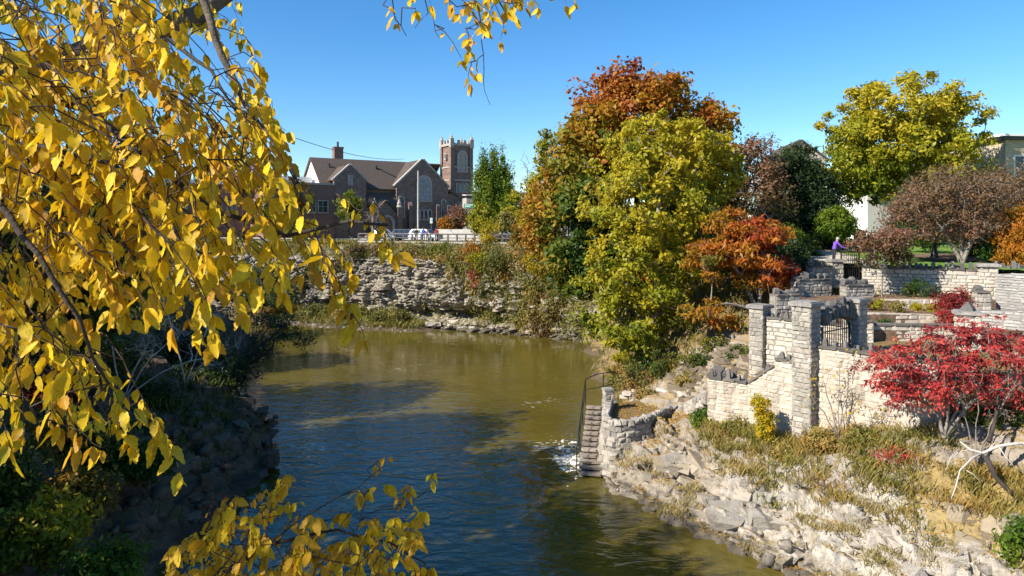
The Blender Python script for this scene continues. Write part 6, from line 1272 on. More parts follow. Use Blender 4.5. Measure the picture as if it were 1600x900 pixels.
veg = [(600, 392, 20, 12, 'brown', 'purplish brown brush on the cliff top left of the notch', .2, .8), (560, 395, 24, 18, 'brown', 'dull brown brush on the cliff top below the cars', .0, .5), (655, 398, 12, 8, 'brown', 'dark reddish tuft in the notch of the cliff top', .2, .7), (688, 392, 14, 9, 'gold', 'yellow green brush just under the railing', .0, .5), (718, 412, 16, 14, 'green', 'green brush below the orange bush on the cliff', .2, .9), (750, 408, 16, 16, 'gold', 'yellowing brush right of the orange bush', .1, .6), (790, 425, 18, 18, 'orange', 'orange brown brush on the right half of the cliff', .1, .4), (640, 392, 18, 9, 'olive', 'olive grass hanging over the cliff edge', .2, .7), (672, 398, 22, 12, 'olive', 'green and tan brush on the cliff edge right of the notch', .1, .8), (700, 402, 22, 14, 'olive', 'tan brush below the railing, mid cliff', .3, 1), (735, 395, 20, 22, 'orange', 'orange bush on the upper cliff', .2, .7), (762, 372, 16, 34, 'gold', 'tall sparse yellow bush standing before the railing', .3, .8), (775, 408, 22, 18, 'olive', 'mixed green brush on the right of the orange bush', .1, .7), (806, 372, 12, 30, 'orange', 'slim orange sapling in front of the railing', .1, .5), (815, 405, 24, 20, 'olive', 'straw coloured brush near the right end of the cliff', .3, 1), (845, 410, 24, 26, 'gold', 'golden brush below the end of the railing', .1, .8), (760, 440, 18, 26, 'olive', 'green growth halfway down the cliff', .0, .5), (800, 455, 22, 34, 'olive', 'long trailing growth on the cliff face', .1, .6), (835, 465, 20, 36, 'olive', 'brownish trailing growth on the cliff face', .4, 1), (870, 470, 20, 34, 'brown', 'dry brown vines over the cliff beside the trees', .2, .7), (740, 480, 9, 26, 'green', 'green vine reaching down to the water', .1, .6), (745, 430, 5, 22, 'red', 'thin red creeper on the cliff face', .1, .6), (780, 495, 14, 16, 'olive', 'olive tuft low on the cliff', .1, .5), (815, 500, 16, 18, 'olive', 'green brown tuft just above the waterline', .2, .7), (850, 512, 16, 14, 'brown', 'dry tuft at the waterline', .2, .7), (885, 440, 20, 30, 'orange', 'orange tinted growth beneath the maple', .1, .5)]
for px, py, rx, rz_, mk, lab, hl, hh in veg:
    D = 86
    for _ in range(4): c = cliff_pt(px, ZZ(py + rz_ * .4, D)); D = float(c[1])
    s = D / F; top = py < 420; cz = ZZ(py, D)
    grow('cliff_shrub', lab, 'shrub', (c[0], c[1] + .2, cz - rz_ * s * .9), [(c[0], c[1] - (0 if top else .15), cz, rx * s, (.9 if top else .5), rz_ * s)], 60, .7, 34, .26, .42, LM[mk], M['twig'], .05, int(px * 7 + py), hue_noise(hl, hh, .6), group='shrubs growing on the far cliff', shell=.05, twigs=110 if top else 40, droop=.1 if top else .9, minr=.01)
# a hedge of dark bushes where the cliff meets the left bank
for px, py, D, rx, rz_, mk, lab, hl, hh in ((455, 450, 98, 42, 40, 'dark', 'dark green bush between the left bank and the cliff', .2, .9), (500, 425, 97, 36, 44, 'shade', 'dark tangle at the left end of the cliff', .1, .5), (535, 440, 94, 20, 40, 'brown', 'grey brown twiggy bush at the left end of the cliff', .0, .35), (410, 440, 92, 40, 46, 'shade', 'dark green bush behind the drooping yellow twigs', .0, .5), (500, 488, 92, 34, 12, 'olive', 'yellow green weeds on the gravel bar', .1, .6), (550, 490, 89, 28, 12, 'olive', 'tall grass on the gravel bar by the cliff', .2, .8), (610, 495, 87, 34, 9, 'olive', 'green weeds at the tip of the gravel bar', .0, .6), (440, 490, 95, 30, 10, 'orange', 'orange tinted weeds at the left of the gravel bar', .0, .4)):
    x, y, zc = P(px, py, D); s = D / F
    grow('bush', lab, 'bush', (x, y, max(.2, zc - rz_ * s)), [(x, y, zc, rx * s, rx * s * .6, rz_ * s)], 90, .8, 46, .3, .4, LM[mk], M['twig'], .06, int(px * 5 + py), hue_noise(hl, hh, .5), group='bushes by the far water edge', shell=.25, twigs=80, droop=-.2)
# background woods far off
rg = np.random.default_rng(77); C = []
for k in range(150):
    x = rg.uniform(-230, 190); C.append((x, rg.uniform(175, 220), rg.uniform(11, 17)))
C = np.array(C); Vl, Fl = cloud(C, 120, 5.5, 1.3, .6, rg, None, .4, .7)
tag(raw('far_trees', Vl, Fl, LM['brown'], None, {'hue': np.repeat(np.clip(rg.normal(.4, .2, len(C)), 0, 1), 480)}), 'low belt of brownish trees far behind the church', 'trees', kind='stuff')

# ------------------------------------------------------------------ left bank growth, mostly in shade
def gl(x, y): return float(LB(x, y))
for i, (x, y, h, r, mk, lab, hl, hh) in enumerate(((-28, 29.5, 12, 4.6, 'shade', 'tall tree rising beyond the left edge above the left bank', .2, .8), (-26.5, 22.5, 12.5, 4.4, 'shade', 'tall tree beyond the left edge, second from the bridge', .2, .8), (-24, 16, 13, 4.4, 'shade', 'tall tree beyond the left edge, nearest the bridge', .2, .8), (-21.5, 9.5, 11.5, 4, 'shade', 'broad tree beside the bridge end', .2, .8), (-27, 43, 9, 4.6, 'shade', 'dark tree on the left bank behind the hanging yellow leaves', .2, .8), (-21.5, 33, 11, 4.4, 'shade', 'shaded broad tree on the left bank, nearest the dark rock', .1, .6), (-33, 58, 5, 4, 'shade', 'greenish tree farther up the left bank', .1, .7), (-40, 74, 5, 4, 'dark', 'dark tree at the bend of the left bank', .3, 1), (-23, 23, 13, 4.6, 'shade', 'big tree at the left edge of the near left bank', .1, .7), (-19, 14.5, 11, 4, 'shade', 'tree close to the camera on the left bank', .1, .7), (-37, 40, 10, 5.5, 'shade', 'tall tree on top of the left bank', .2, .8), (-30, 30, 14, 5, 'shade', 'dense tree behind the near left bank', .1, .7))):
    g = gl(x, y); r_ = r
    grow('bank_tree', lab, 'tree', (x, y, g), [(x, y, g + h * .62, r_, r_, h * .36), (x + 1, y - 1, g + h * .4, r_ * .8, r_ * .8, h * .25)], 190, 1.15, 46, .38, .55, LM[mk], M['bark_dark'], .24, 300 + i, hue_noise(hl, hh, .4), group='trees of the left bank', shell=.45, twigs=150)
xb = at  # leaning tree over the water
bx_, by_ = -19.2, 47.0
grow('leaning_tree', 'thin dark tree leaning out over the water from the left bank', 'tree', (bx_, by_, gl(bx_, by_)), [BL(440, 520, 48, 38, 15), BL(470, 535, 48, 26, 12), BL(405, 545, 48, 34, 24), BL(380, 575, 47, 34, 30), BL(420, 500, 49, 40, 14)], 140, .7, 22, .2, .4, LM['dark'], M['bark_dark'], .13, 330, hue_noise(.2, .9), stems=[P(440, 512, 48), P(405, 520, 48), P(425, 545, 47.6)], twigs=260, shell=.1)
for i, (px, py, D, rx, rz_, mk, lab, hl, hh) in enumerate(((345, 585, 44, 46, 40, 'shade', 'dark green shrub at the foot of the leaning tree', .0, .5), (290, 545, 46, 40, 40, 'dark', 'very dark shrub on the left bank in deep shade', .1, .8), (75, 615, 30, 42, 26, 'red', 'dark crimson shrub on the left bank', .0, .12), (60, 700, 26, 60, 36, 'orange', 'rusty leaved shrub in shade on the left bank', .0, .35), (150, 690, 27, 50, 30, 'shade', 'sparse green shrub among the rocks of the left bank', .2, .8), (230, 720, 27, 40, 20, 'green', 'low light green shrub on the dark rock', .0, .5), (60, 830, 20, 70, 50, 'gold', 'yellow leaved bush low at the left edge', .0, .6), (165, 890, 18.5, 50, 22, 'green', 'bright green bush at the bottom left', .2, .9), (10, 760, 22, 40, 60, 'shade', 'green leaved shrub at the far left edge', .2, .7), (120, 770, 24, 50, 30, 'orange', 'brownish orange low shrub on the left bank', .1, .4), (230, 620, 36, 50, 30, 'shade', 'dark brush at the top of the dark rock', .1, .6), (170, 560, 38, 60, 40, 'shade', 'tall dark brush below the hanging yellow twigs', .1, .7), (60, 520, 36, 70, 50, 'dark', 'deep shade bush behind the yellow leaves', .2, .8), (400, 470, 80, 60, 40, 'shade', 'bush on the far end of the left bank', .2, .7))):
    x, y, zc = P(px, py, D); s = D / F; g = gl(x, y)
    grow('bank_shrub', lab, 'shrub', (x, y, min(g, zc - .1)), [(x, y, zc, rx * s, rx * s * .8, rz_ * s)], 85, .55, 42, .19, .48, LM[mk], M['twig'], .04, 350 + i, hue_noise(hl, hh, .7), group='shrubs of the left bank', shell=.15, twigs=100)
for px, D, tops, sd_, lab in ((190, 34, [(170, 520), (230, 540), (280, 520), (320, 560)], 370, 'grey leafless shrub on the shaded left bank'), (290, 40, [(260, 480), (330, 500), (350, 540)], 371, 'bare grey twigs left of the leaning tree')):
    x, y = XY(px, D); stems = [P(a, c, D) for a, c in tops]
    grow('bare_shrub', lab, 'shrub', (x, y, gl(x, y)), [(s_[0], s_[1], s_[2], 1.1, .8, .9) for s_ in stems], 80, .7, 0, .1, .5, LM['brown'], M['dead_wood'], .04, sd_, hue_noise(0, 1), stems=stems, twigs=300, shell=.1, minr=.008)

# ------------------------------------------------------------------ grasses, weeds and fallen leaves (uncountable)
def tufts(name, label, pts, mat, h, seed, blades=9, hue=(.2, 1), spread=.16, w=.011):
    rng = np.random.default_rng(seed); n = len(pts); k = n * blades; p = np.repeat(pts, blades, 0) + np.c_[rng.normal(0, spread, (k, 2)), np.zeros(k)]
    az = rng.uniform(0, 6.283, k); hh = h * rng.uniform(.4, 1.25, k); lean = rng.uniform(.1, .75, k); d = np.c_[np.cos(az) * lean, np.sin(az) * lean, np.ones(k)]; s = np.c_[-np.sin(az), np.cos(az), np.zeros(k)] * w
    V = np.stack([p - s, p + s, p + d * hh[:, None] * .6 + s * .7, p + d * hh[:, None] + np.c_[np.cos(az), np.sin(az), -.4 * np.ones(k)] * hh[:, None] * .12], 1).reshape(-1, 3)
    hv = np.repeat(np.clip(hue[0] + (hue[1] - hue[0]) * fbm(pts * .9, 3) + rng.normal(0, .12, n), 0, 1), blades * 4)
    return tag(raw(name, V, np.arange(k * 4).reshape(-1, 4), mat, None, {'hue': hv}), label, 'grass', kind='stuff')
def litter(name, label, pts, mat, seed, L=.13, hue=(.1, 1)):
    rng = np.random.default_rng(seed); n = len(pts); V, Fc = leaf_quads(pts + np.c_[np.zeros((n, 2)), rng.uniform(.01, .05, n)], np.c_[rng.normal(0, 1, (n, 2)), np.zeros(n)], unit(np.c_[rng.normal(0, .35, (n, 2)), np.ones(n)]), L * rng.uniform(.6, 1.3, n), L * .6 * rng.uniform(.6, 1.2, n), .2)
    hv = np.repeat(np.clip(hue[0] + (hue[1] - hue[0]) * fbm(pts * .8, 3) * 1.1 + rng.normal(0, .15, n), 0, 1), 4)
    return tag(raw(name, V, Fc, mat, None, {'hue': hv}), label, 'fallen leaves', kind='stuff')
rng = np.random.default_rng(9)
G = RBV.reshape(GNY, GNX, 3); gn_ = np.cross(G[1:, :-1] - G[:-1, :-1], G[:-1, 1:] - G[:-1, :-1]); gn_ = -unit(gn_); gz = np.abs(gn_[..., 2]).ravel(); GP = G[:-1, :-1].reshape(-1, 3)
dist = (GP[:, 0] - 9.4) * .8 + (GP[:, 1] - 33.85) * .6
def pick(mask, n): idx = np.flatnonzero(mask); return GP[rng.choice(idx, min(n, len(idx)), replace=False)]
nz = fbm(GP * .8, 3, 21); vis = (GP[:, 2] > .15)
shelf = vis & (dist < .1) & (dist > -2.4 + 1.6 * (nz - .5) * 4) & (GP[:, 0] > 8.9) & (nz > .38)
tufts('weeds', 'dry grass and weeds on the shelf at the foot of the pale wall', pick(shelf, 1500), LM['olive'], .40, 1, 14, (.1, 1.2), .2)
tufts('dry_grass', 'tufts of dry grass scattered over the rock slope', pick(vis & (gz > .5) & (nz > .60) & (dist < -1.4), 900), LM['straw'], .22, 2, 14, (.2, 1.2), .14)
litter('fallen_leaves', 'fallen yellow and brown leaves lying on the rock ledges', pick(vis & (gz > .6) & (dist < 0), 22000), LM['litterleaf'], 3, .085)
litter('fallen_leaves', 'orange and brown leaves on the path by the bastion and on the bank', pick(vis & (GP[:, 1] > 35.5) & (dist < 1.5), 6500), LM['litterleaf'], 4, .13, (0, .9))
q = np.c_[rng.uniform(5.6, 8.8, 500), rng.uniform(36.8, 40, 500), np.full(500, 2.43)]; litter('fallen_leaves', 'brown and orange leaves on the floor of the bastion', q, LM['litterleaf'], 5, .12, (0, .7))
q = np.c_[rng.uniform(6, 30, 6000), rng.uniform(42, 75, 6000)]; z = RB(q[:, 0], q[:, 1]); q = np.c_[q, z][z > .3]; litter('fallen_leaves', 'leaf litter under the big maple', q, LM['litterleaf'], 6, .2, (0, .8)); tufts('undergrowth', 'low weeds under the big maple', q[:1500], LM['olive'], .5, 7, 8, (0, .8), .3, .03)
q = np.c_[rng.uniform(-34, -10, 9000), rng.uniform(8, 70, 9000)]; z = LB(q[:, 0], q[:, 1]); q = np.c_[q, z + .1][(z > .5)]; litter('fallen_leaves', 'leaf litter over the shaded left bank', q, LM['litterleaf'], 8, .15, (0, .7)); tufts('undergrowth', 'low weeds over the shaded left bank', q[:1600], LM['shade'], .5, 9, 9, (.1, .9), .3, .03)
q = np.c_[rng.uniform(-34, -8, 2500), rng.uniform(82, 100, 2500)]; z = GB(q[:, 0], q[:, 1]); q = np.c_[q, z][z > .18]; tufts('reeds', 'grass and weeds on the gravel bar', q, LM['olive'], .8, 10, 8, (0, .9), .3, .035)
idx = rng.integers(0, nu, 2600); jv = rng.integers(int(nv * .72), nv, 2600); q = CLIFFV[jv, idx]; tufts('cliff_grass', 'grass hanging along the top of the far cliff', q, LM['olive'], .5, 11, 12, (.1, 1.1), .35, .025)
q = np.c_[rng.uniform(17, 52, 5200), rng.uniform(44, 62, 5200)]; q = np.c_[q, LAWN(q[:, 0], q[:, 1])]; q = q[(q[:, 1] > 47.2) & ((q[:, 0] < 21.3) | (q[:, 0] > 26))]; litter('fallen_leaves', 'scattered yellow leaves on the lawn', q[:2500], LM['litterleaf'], 12, .12, (.3, 1))
q = np.c_[rng.uniform(16.5, 28, 1500), rng.uniform(36.2, 45.4, 1500)]; q = np.c_[q, [bedz(y) for y in q[:, 1]]]; litter('fallen_leaves', 'dead leaves in the terraced flower beds', q, LM['litterleaf'], 13, .12, (0, .7))
# creepers hanging on the far cliff
wv = CLIFFV[int(nv * .12):int(nv * .92)].reshape(-1, 3); wn_ = N3.reshape(nv, nu, 3)[int(nv * .12):int(nv * .92)].reshape(-1, 3); px_w = 800 + F * wv[:, 0] / wv[:, 1]
ww_ = np.clip((fbm(wv * np.array([.45, .45, .14]) + 7, 3) - .47) * 8 + np.clip((px_w - 735) / 60, -1.0, 1.6) + np.clip((wv[:, 2] - 7.5) * .5, -.3, 1.2), 0, 1) * (px_w > 430) * (px_w < 960)
ii = rng.choice(len(wv), 1000, p=ww_ / ww_.sum()); C = wv[ii] + wn_[ii] * .15; Vl, Fl = cloud(C, 46, .85, .24, .42, rng, wn_[ii], .2, 1.5, 1.0); hv = np.clip(.05 + 1.0 * fbm(C * .35, 3, 8) + rng.normal(0, .15, len(C)), 0, 1)
tag(raw('cliff_creepers', Vl, Fl, LM['olive'], None, {'hue': np.repeat(hv, 46 * 4)}), 'tangled creepers and dry growth hanging over the right half of the far cliff', 'creepers', kind='stuff')
# patches of white foam where the current meets the stairs
m = MB(); r = random.Random(5)
for k in range(110):
    cx, cy = 3.2 + r.gauss(0, .45), 37.6 + r.gauss(0, 1.3); n = 9; a0 = r.random() * 6; sx = r.uniform(.03, .13)
    m.lathe((cx, cy, .006), [(sx, 0), (sx * .8, .012), (sx * .3, .018)], 9)
tag(m.build('river_foam', simple('foam', (.72, .70, .64), .7, .1, 4, bmp=.3), jit=.05), 'white foam patches floating beside the river stairs', 'foam', kind='stuff')

# ------------------------------------------------------------------ the near tree with yellow leaves
def elmleaf(name, stops):
    m, nt, b = nodes(name); nt.nodes.remove(b); out = nt.nodes['Material Output']
    a = N(nt, 'ShaderNodeAttribute', attribute_name='hue'); oi = N(nt, 'ShaderNodeObjectInfo'); uv = N(nt, 'ShaderNodeTexCoord').outputs['UV']; v = pos(nt)
    ad = N(nt, 'ShaderNodeMath', operation='ADD'); nt.links.new(a.outputs['Fac'], ad.inputs[0])
    mo = N(nt, 'ShaderNodeMath', operation='MULTIPLY'); nt.links.new(oi.outputs['Random'], mo.inputs[0]); mo.inputs[1].default_value = .0; nt.links.new(mo.outputs[0], ad.inputs[1])
    col = ramp(nt, ad.outputs[0], stops)
    # mottling and brown spots
    col = mix(nt, ramp(nt, noise(nt, v, 26, 3, .6), [(.35, (0, 0, 0)), (.75, (.5, .5, .5))]), col, (.40, .20, .012))
    col = mix(nt, ramp(nt, noise(nt, v, 85, 4, .65), [(.61, (0, 0, 0)), (.67, (.85, .85, .85))]), col, (.14, .06, .012))
    # veins: midrib and slanting side veins in the leaf's own coordinates
    sx = N(nt, 'ShaderNodeSeparateXYZ'); nt.links.new(uv, sx.inputs[0])
    ab = N(nt, 'ShaderNodeMath', operation='ABSOLUTE'); nt.links.new(sx.outputs[0], ab.inputs[0])
    s1 = N(nt, 'ShaderNodeMath', operation='SUBTRACT'); nt.links.new(sx.outputs[1], s1.inputs[0]); m5 = N(nt, 'ShaderNodeMath', operation='MULTIPLY'); m5.inputs[1].default_value = .9; nt.links.new(ab.outputs[0], m5.inputs[0]); nt.links.new(m5.outputs[0], s1.inputs[1])
    f = N(nt, 'ShaderNodeMath', operation='MULTIPLY'); f.inputs[1].default_value = 10; nt.links.new(s1.outputs[0], f.inputs[0])
    fr = N(nt, 'ShaderNodeMath', operation='PINGPONG'); fr.inputs[1].default_value = .5; nt.links.new(f.outputs[0], fr.inputs[0])
    vein = ramp(nt, fr.outputs[0], [(.0, (.45, .45, .45)), (.12, (0, 0, 0))]); mid = ramp(nt, ab.outputs[0], [(0, (.7, .7, .7)), (.035, (0, 0, 0))])
    col = mix(nt, vein, col, (.5, .30, .03)); col = mix(nt, mid, col, (.55, .40, .10))
    d = N(nt, 'ShaderNodeBsdfPrincipled', i_Roughness=.42); d.inputs['Specular IOR Level'].default_value = .22
    bp = N(nt, 'ShaderNodeBump', i_Strength=.35, i_Distance=.004); nt.links.new(fr.outputs[0], bp.inputs['Height']); nt.links.new(bp.outputs[0], d.inputs['Normal'])
    t = N(nt, 'ShaderNodeBsdfTranslucent'); mx = N(nt, 'ShaderNodeMixShader', i_0=.32)
    nt.links.new(col, d.inputs['Base Color']); nt.links.new(col, t.inputs['Color']); nt.links.new(d.outputs[0], mx.inputs[1]); nt.links.new(t.outputs[0], mx.inputs[2]); nt.links.new(mx.outputs[0], out.inputs[0])
    return m
M['elm'] = elmleaf('elm_leaf', [(0, (.13, .20, .014)), (.22, (.38, .37, .014)), (.45, (.76, .54, .012)), (.8, (.88, .56, .010)), (1, (.64, .32, .02))])
def elm_shape(seed):
    """ovate, toothed, folded and curled leaf one unit long, base at the origin, pointing along -z, face towards -y"""
    r = random.Random(seed); n = 9; fold = r.uniform(.15, .55); curl = r.uniform(-.25, .5); tw = r.uniform(-.5, .5); ww = r.uniform(.24, .33); V, UVs = [], []
    for i in range(n):
        t = i / (n - 1); w = ww * math.sin(math.pi * min(1, t ** .72)) ** .8 * (1 - .25 * t) + .004; tooth = 1 + (.10 if i % 2 else -.05); z = -t + .06 * math.sin(curl * 3 * t); y = -curl * .45 * t * t; a = tw * t
        for sx in (-1, 0, 1):
            x = sx * w * tooth * (1 if sx else 0); dy = -abs(x) * fold + .02 * math.sin(9 * t + sx * 2); V.append((x * math.cos(a) - dy * math.sin(a), y + x * math.sin(a) + dy * math.cos(a), z - (.03 * abs(sx) if i % 2 else 0))); UVs.append((sx * w / ww * .5, t))
    Fs = []
    for i in range(n - 1):
        for k in (0, 1): a = i * 3 + k; Fs.append((a, a + 1, a + 4, a + 3))
    return np.array(V), np.array(Fs), np.array(UVs)
SHP = [elm_shape(i) for i in range(8)]
HUES = np.linspace(.05, .95, 7); LEAFME = {}
def leaf_mesh(k, h):
    key = (k, h)
    if key not in LEAFME:
        V, Fs, UVs = SHP[k]; me = bpy.data.meshes.new('leaf'); me.from_pydata(V.tolist(), [], Fs.tolist()); u = me.uv_layers.new(name='UVMap'); u.data.foreach_set('uv', UVs[Fs.ravel()].astype(np.float32).ravel())
        a = me.attributes.new('hue', 'FLOAT', 'POINT'); a.data.foreach_set('value', np.full(len(V), HUES[h], np.float32)); me.polygons.foreach_set('use_smooth', np.ones(len(Fs), bool)); me.materials.append(M['elm']); LEAFME[key] = me
    return LEAFME[key]
def in_poly(x, y, poly):
    c = False; n = len(poly)
    for i in range(n):
        x0, y0 = poly[i]; x1, y1 = poly[(i + 1) % n]
        if (y0 > y) != (y1 > y) and x < (x1 - x0) * (y - y0) / (y1 - y0) + x0: c = not c
    return c
def leafy_tree(name, label, base, mains, tips, seed, Lf=.078, back=(-.22, .05, .26), stiff=.75, hue0=.76, per=(6, 12), hang=1.0, limit=300, rmax=.012):
    """branches given as polylines with end radii; leafy shoots end at the tips; big leaves are parts"""
    rng = np.random.default_rng(seed); T = thing(name, label, 'tree', base); nodesA = []
    for pts, r0_, r1_ in mains:
        pts = [np.array(p, float) for p in pts]; sm = []
        for a, b in zip(pts, pts[1:]):
            k = max(2, int(np.linalg.norm(b - a) / .12))
            for i in range(k): sm.append(a * (1 - i / k) + b * (i / k) + rng.normal(0, .006, 3))
        sm.append(pts[-1]); m = MB(); m.tube(sm, list(np.linspace(r0_, r1_, len(sm))), 8); m.build('trunk' if r0_ > .2 else 'branch', M['bark'] if r0_ > .05 else M['bark_dark'], T, True); nodesA += sm
    NA = np.array(nodesA); A, Bb, ra, rb = [], [], [], []; LV = []
    order = np.argsort([np.min(np.linalg.norm(NA - t, axis=1)) for t, _ in tips])
    for o in order:
        tip, sc = tips[o]; st = tip - np.array([back[0] * -1 * 1, 0, 0]) * 0 + np.array(back) * sc * rng.uniform(.6, 1.3) + rng.normal(0, .06, 3) * sc
        j = int(np.argmin(np.linalg.norm(NA - st, axis=1) + .5 * np.maximum(0, st[2] - NA[:, 2] - .1))); a = NA[j]; L = np.linalg.norm(st - a)
        k = max(2, int(L / .08)); prev = a; bow = rng.normal(0, .16, 3) * L + np.array([0, 0, .10 * L])
        for i in range(1, k + 1):
            f = i / k; q = a * (1 - f) + st * f + rng.normal(0, .005, 3) + bow * math.sin(math.pi * f); A.append(prev); Bb.append(q); ra.append(.003 + .004 * (1 - f) * min(1, L)); rb.append(.0028 + .004 * (1 - f) * min(1, L)); prev = q; 
            if i == k: NA = np.vstack([NA, q])
        n = int(rng.integers(*per)); sp = prev.copy(); tot = np.linalg.norm(tip - sp)
        h0 = np.clip(rng.normal(hue0 - (.30 if tip[1] > 4.1 and seed == 41 else 0), .16), 0, 1)
        for i in range(1, n + 1):
            f = i / n; q = sp * (1 - f) + tip * f + np.array([0, 0, .10 * tot * math.sin(math.pi * f)]) + rng.normal(0, .005, 3); A.append(prev); Bb.append(q); ra.append(.0035 - .0022 * (f - 1 / n)); rb.append(.0035 - .0022 * f); prev = q
            for _ in range(1 if f < .9 else 2):
                LV.append((q, np.array([rng.normal(0, .45), rng.normal(0, .45), -hang]), h0, Lf * sc ** .3 * rng.uniform(.5, 1.3) * (.8 + .3 * f)))
    V, Fc = tubes(np.array(A), np.array(Bb), np.array(ra), np.array(rb), 4); tag(raw('twigs', V, Fc, M['twig'], T, smooth=True), kind='stuff')
    # leaves
    inst = []
    for q, d, h, L in LV:
        d = d / np.linalg.norm(d); az = rng.normal(-.35, .95) ; n = np.array([math.sin(az), -math.cos(az), rng.normal(.25, .35)]); n -= d * n.dot(d); n /= np.linalg.norm(n); x = np.cross(d, n) * 1.0
        R = np.stack([x, -n, -d], 1); pet = d * .012
        if np.linalg.det(R) < 0: R[:, 0] *= -1
        inst.append((q + pet, R, L, int(rng.integers(0, 8)), float(np.clip(h + rng.normal(0, .10), 0, .999))))
    def size(i):
        q, R, L, k, h = i; c = q - R[:, 2] * L * .5; px = 800 + F * c[0] / c[1]; py = HY - (c[2] - H) * F / c[1]
        return (L / c[1] if c[1] > .3 and -20 < px < 1620 and -20 < py < 920 else 0)
    inst.sort(key=size, reverse=True)
    for q, R, L, k, h in inst[:limit]:
        o = bpy.data.objects.new('leaf', leaf_mesh(k, int(h * 7))); COL.objects.link(o); o.parent = T
        M4 = Matrix(R.tolist()).to_4x4(); o.matrix_local = Matrix.Translation(tuple(q - ORG[T.name])) @ M4 @ Matrix.Scale(L, 4)
    Vs, Fs, Us, Hs, off = [], [], [], [], 0
    for q, R, L, k, h in inst[limit:]:
        V0, F0, U0 = SHP[k]; Vs.append(V0 @ R.T * L + q); Fs.append(F0 + off); Us.append(U0); Hs.append(np.full(len(V0), h)); off += len(V0)
    if Vs: tag(raw('leaf_mass', np.concatenate(Vs), np.concatenate(Fs), M['elm'], T, {'hue': np.concatenate(Hs)}, np.concatenate(Us), True), kind='stuff')
    return T
rg = np.random.default_rng(5); tips = []
dense = [(-80, -60), (440, -60), (415, 40), (395, 75), (330, 70), (305, 140), (340, 165), (425, 165), (448, 220), (436, 285), (505, 345), (560, 385), (550, 440), (505, 425), (455, 440), (430, 470), (375, 490), (335, 525), (285, 500), (250, 470), (215, 500), (150, 520), (170, 570), (215, 640), (190, 660), (150, 690), (105, 680), (60, 600), (30, 640), (-20, 690), (-80, 700)]
while len(tips) < 560:
    px, py = rg.uniform(-70, 575), rg.uniform(-50, 700)
    if not in_poly(px, py, dense): continue
    up = (px > 300 and py < 170) or py < 40
    D = rg.uniform(4.2, 6.2) if up else rg.choice([rg.uniform(2.5, 3.4), rg.uniform(3.2, 5.0)])
    tips.append((P(px, py, D), min(1.25, .8 + .1 * D)))
for px, py, D in ((282, 735, 2.9), (262, 690, 2.9), (240, 690, 2.9), (205, 690, 2.8), (158, 700, 2.6), (120, 690, 2.7), (18, 700, 2.5), (40, 680, 2.6), (568, 530, 3.0), (552, 505, 3.0), (545, 470, 3.0), (560, 440, 3.1), (520, 420, 3.1), (335, 535, 2.8), (310, 530, 2.8), (265, 505, 2.7), (380, 490, 2.9), (470, 425, 3.0), (440, 455, 2.9), (608, 385, 3.0), (618, 392, 3.0), (195, 640, 2.7), (220, 655, 2.8), (90, 660, 2.6), (452, 250, 3.6), (445, 205, 3.7), (410, 110, 4.2), (400, 95, 4.2)):
    tips.append((P(px, py, D), .85))
tb = (-6.4, 4.6)
mains = [([(tb[0], tb[1], gl(*tb) - .3), (-6.3, 4.6, 11.6), (-6.0, 4.6, 13.4), (-5.7, 4.5, 16.4)], .34, .16),
         ([(-6.1, 4.6, 12.9), P(-160, 150, 4.5), P(20, 118, 4.4), P(140, 84, 4.4), P(232, 58, 4.5), P(330, 10, 4.8), P(420, -70, 5)], .15, .05),
         ([(-5.8, 4.5, 15.4), P(120, -240, 4.3), P(300, -60, 4.0), P(335, 60, 3.9), P(385, 165, 3.7), P(432, 225, 3.6), P(458, 275, 3.5), P(476, 320, 3.4)], .07, .008),
         ([P(-160, 150, 4.5), P(-40, 120, 3.4), P(40, 145, 3.3), P(130, 172, 3.2), P(240, 250, 3.1), P(330, 330, 3.1), P(450, 365, 3.1), P(545, 345, 3.0), P(606, 352, 3.0)], .03, .006),
         ([P(-160, 150, 4.5), P(-60, 210, 3.0), P(60, 228, 2.9), P(180, 258, 2.9), P(260, 330, 2.8), P(300, 420, 2.8)], .026, .006),
         ([P(-60, 210, 3.0), P(-20, 300, 2.7), P(60, 400, 2.6), P(120, 500, 2.6), P(170, 600, 2.7)], .02, .005),
         ([P(140, 84, 4.4), P(260, 60, 4.2), P(330, 110, 4.0), P(380, 190, 3.8)], .02, .006),
         ([P(120, -240, 4.3), P(200, -200, 4.6), P(360, -120, 5.0), P(440, -40, 5.0)], .04, .012)]
leafy_tree('elm_tree', 'near elm with golden yellow toothed leaves hanging over the left of the view', (tb[0], tb[1], gl(*tb)), mains, tips, 41)
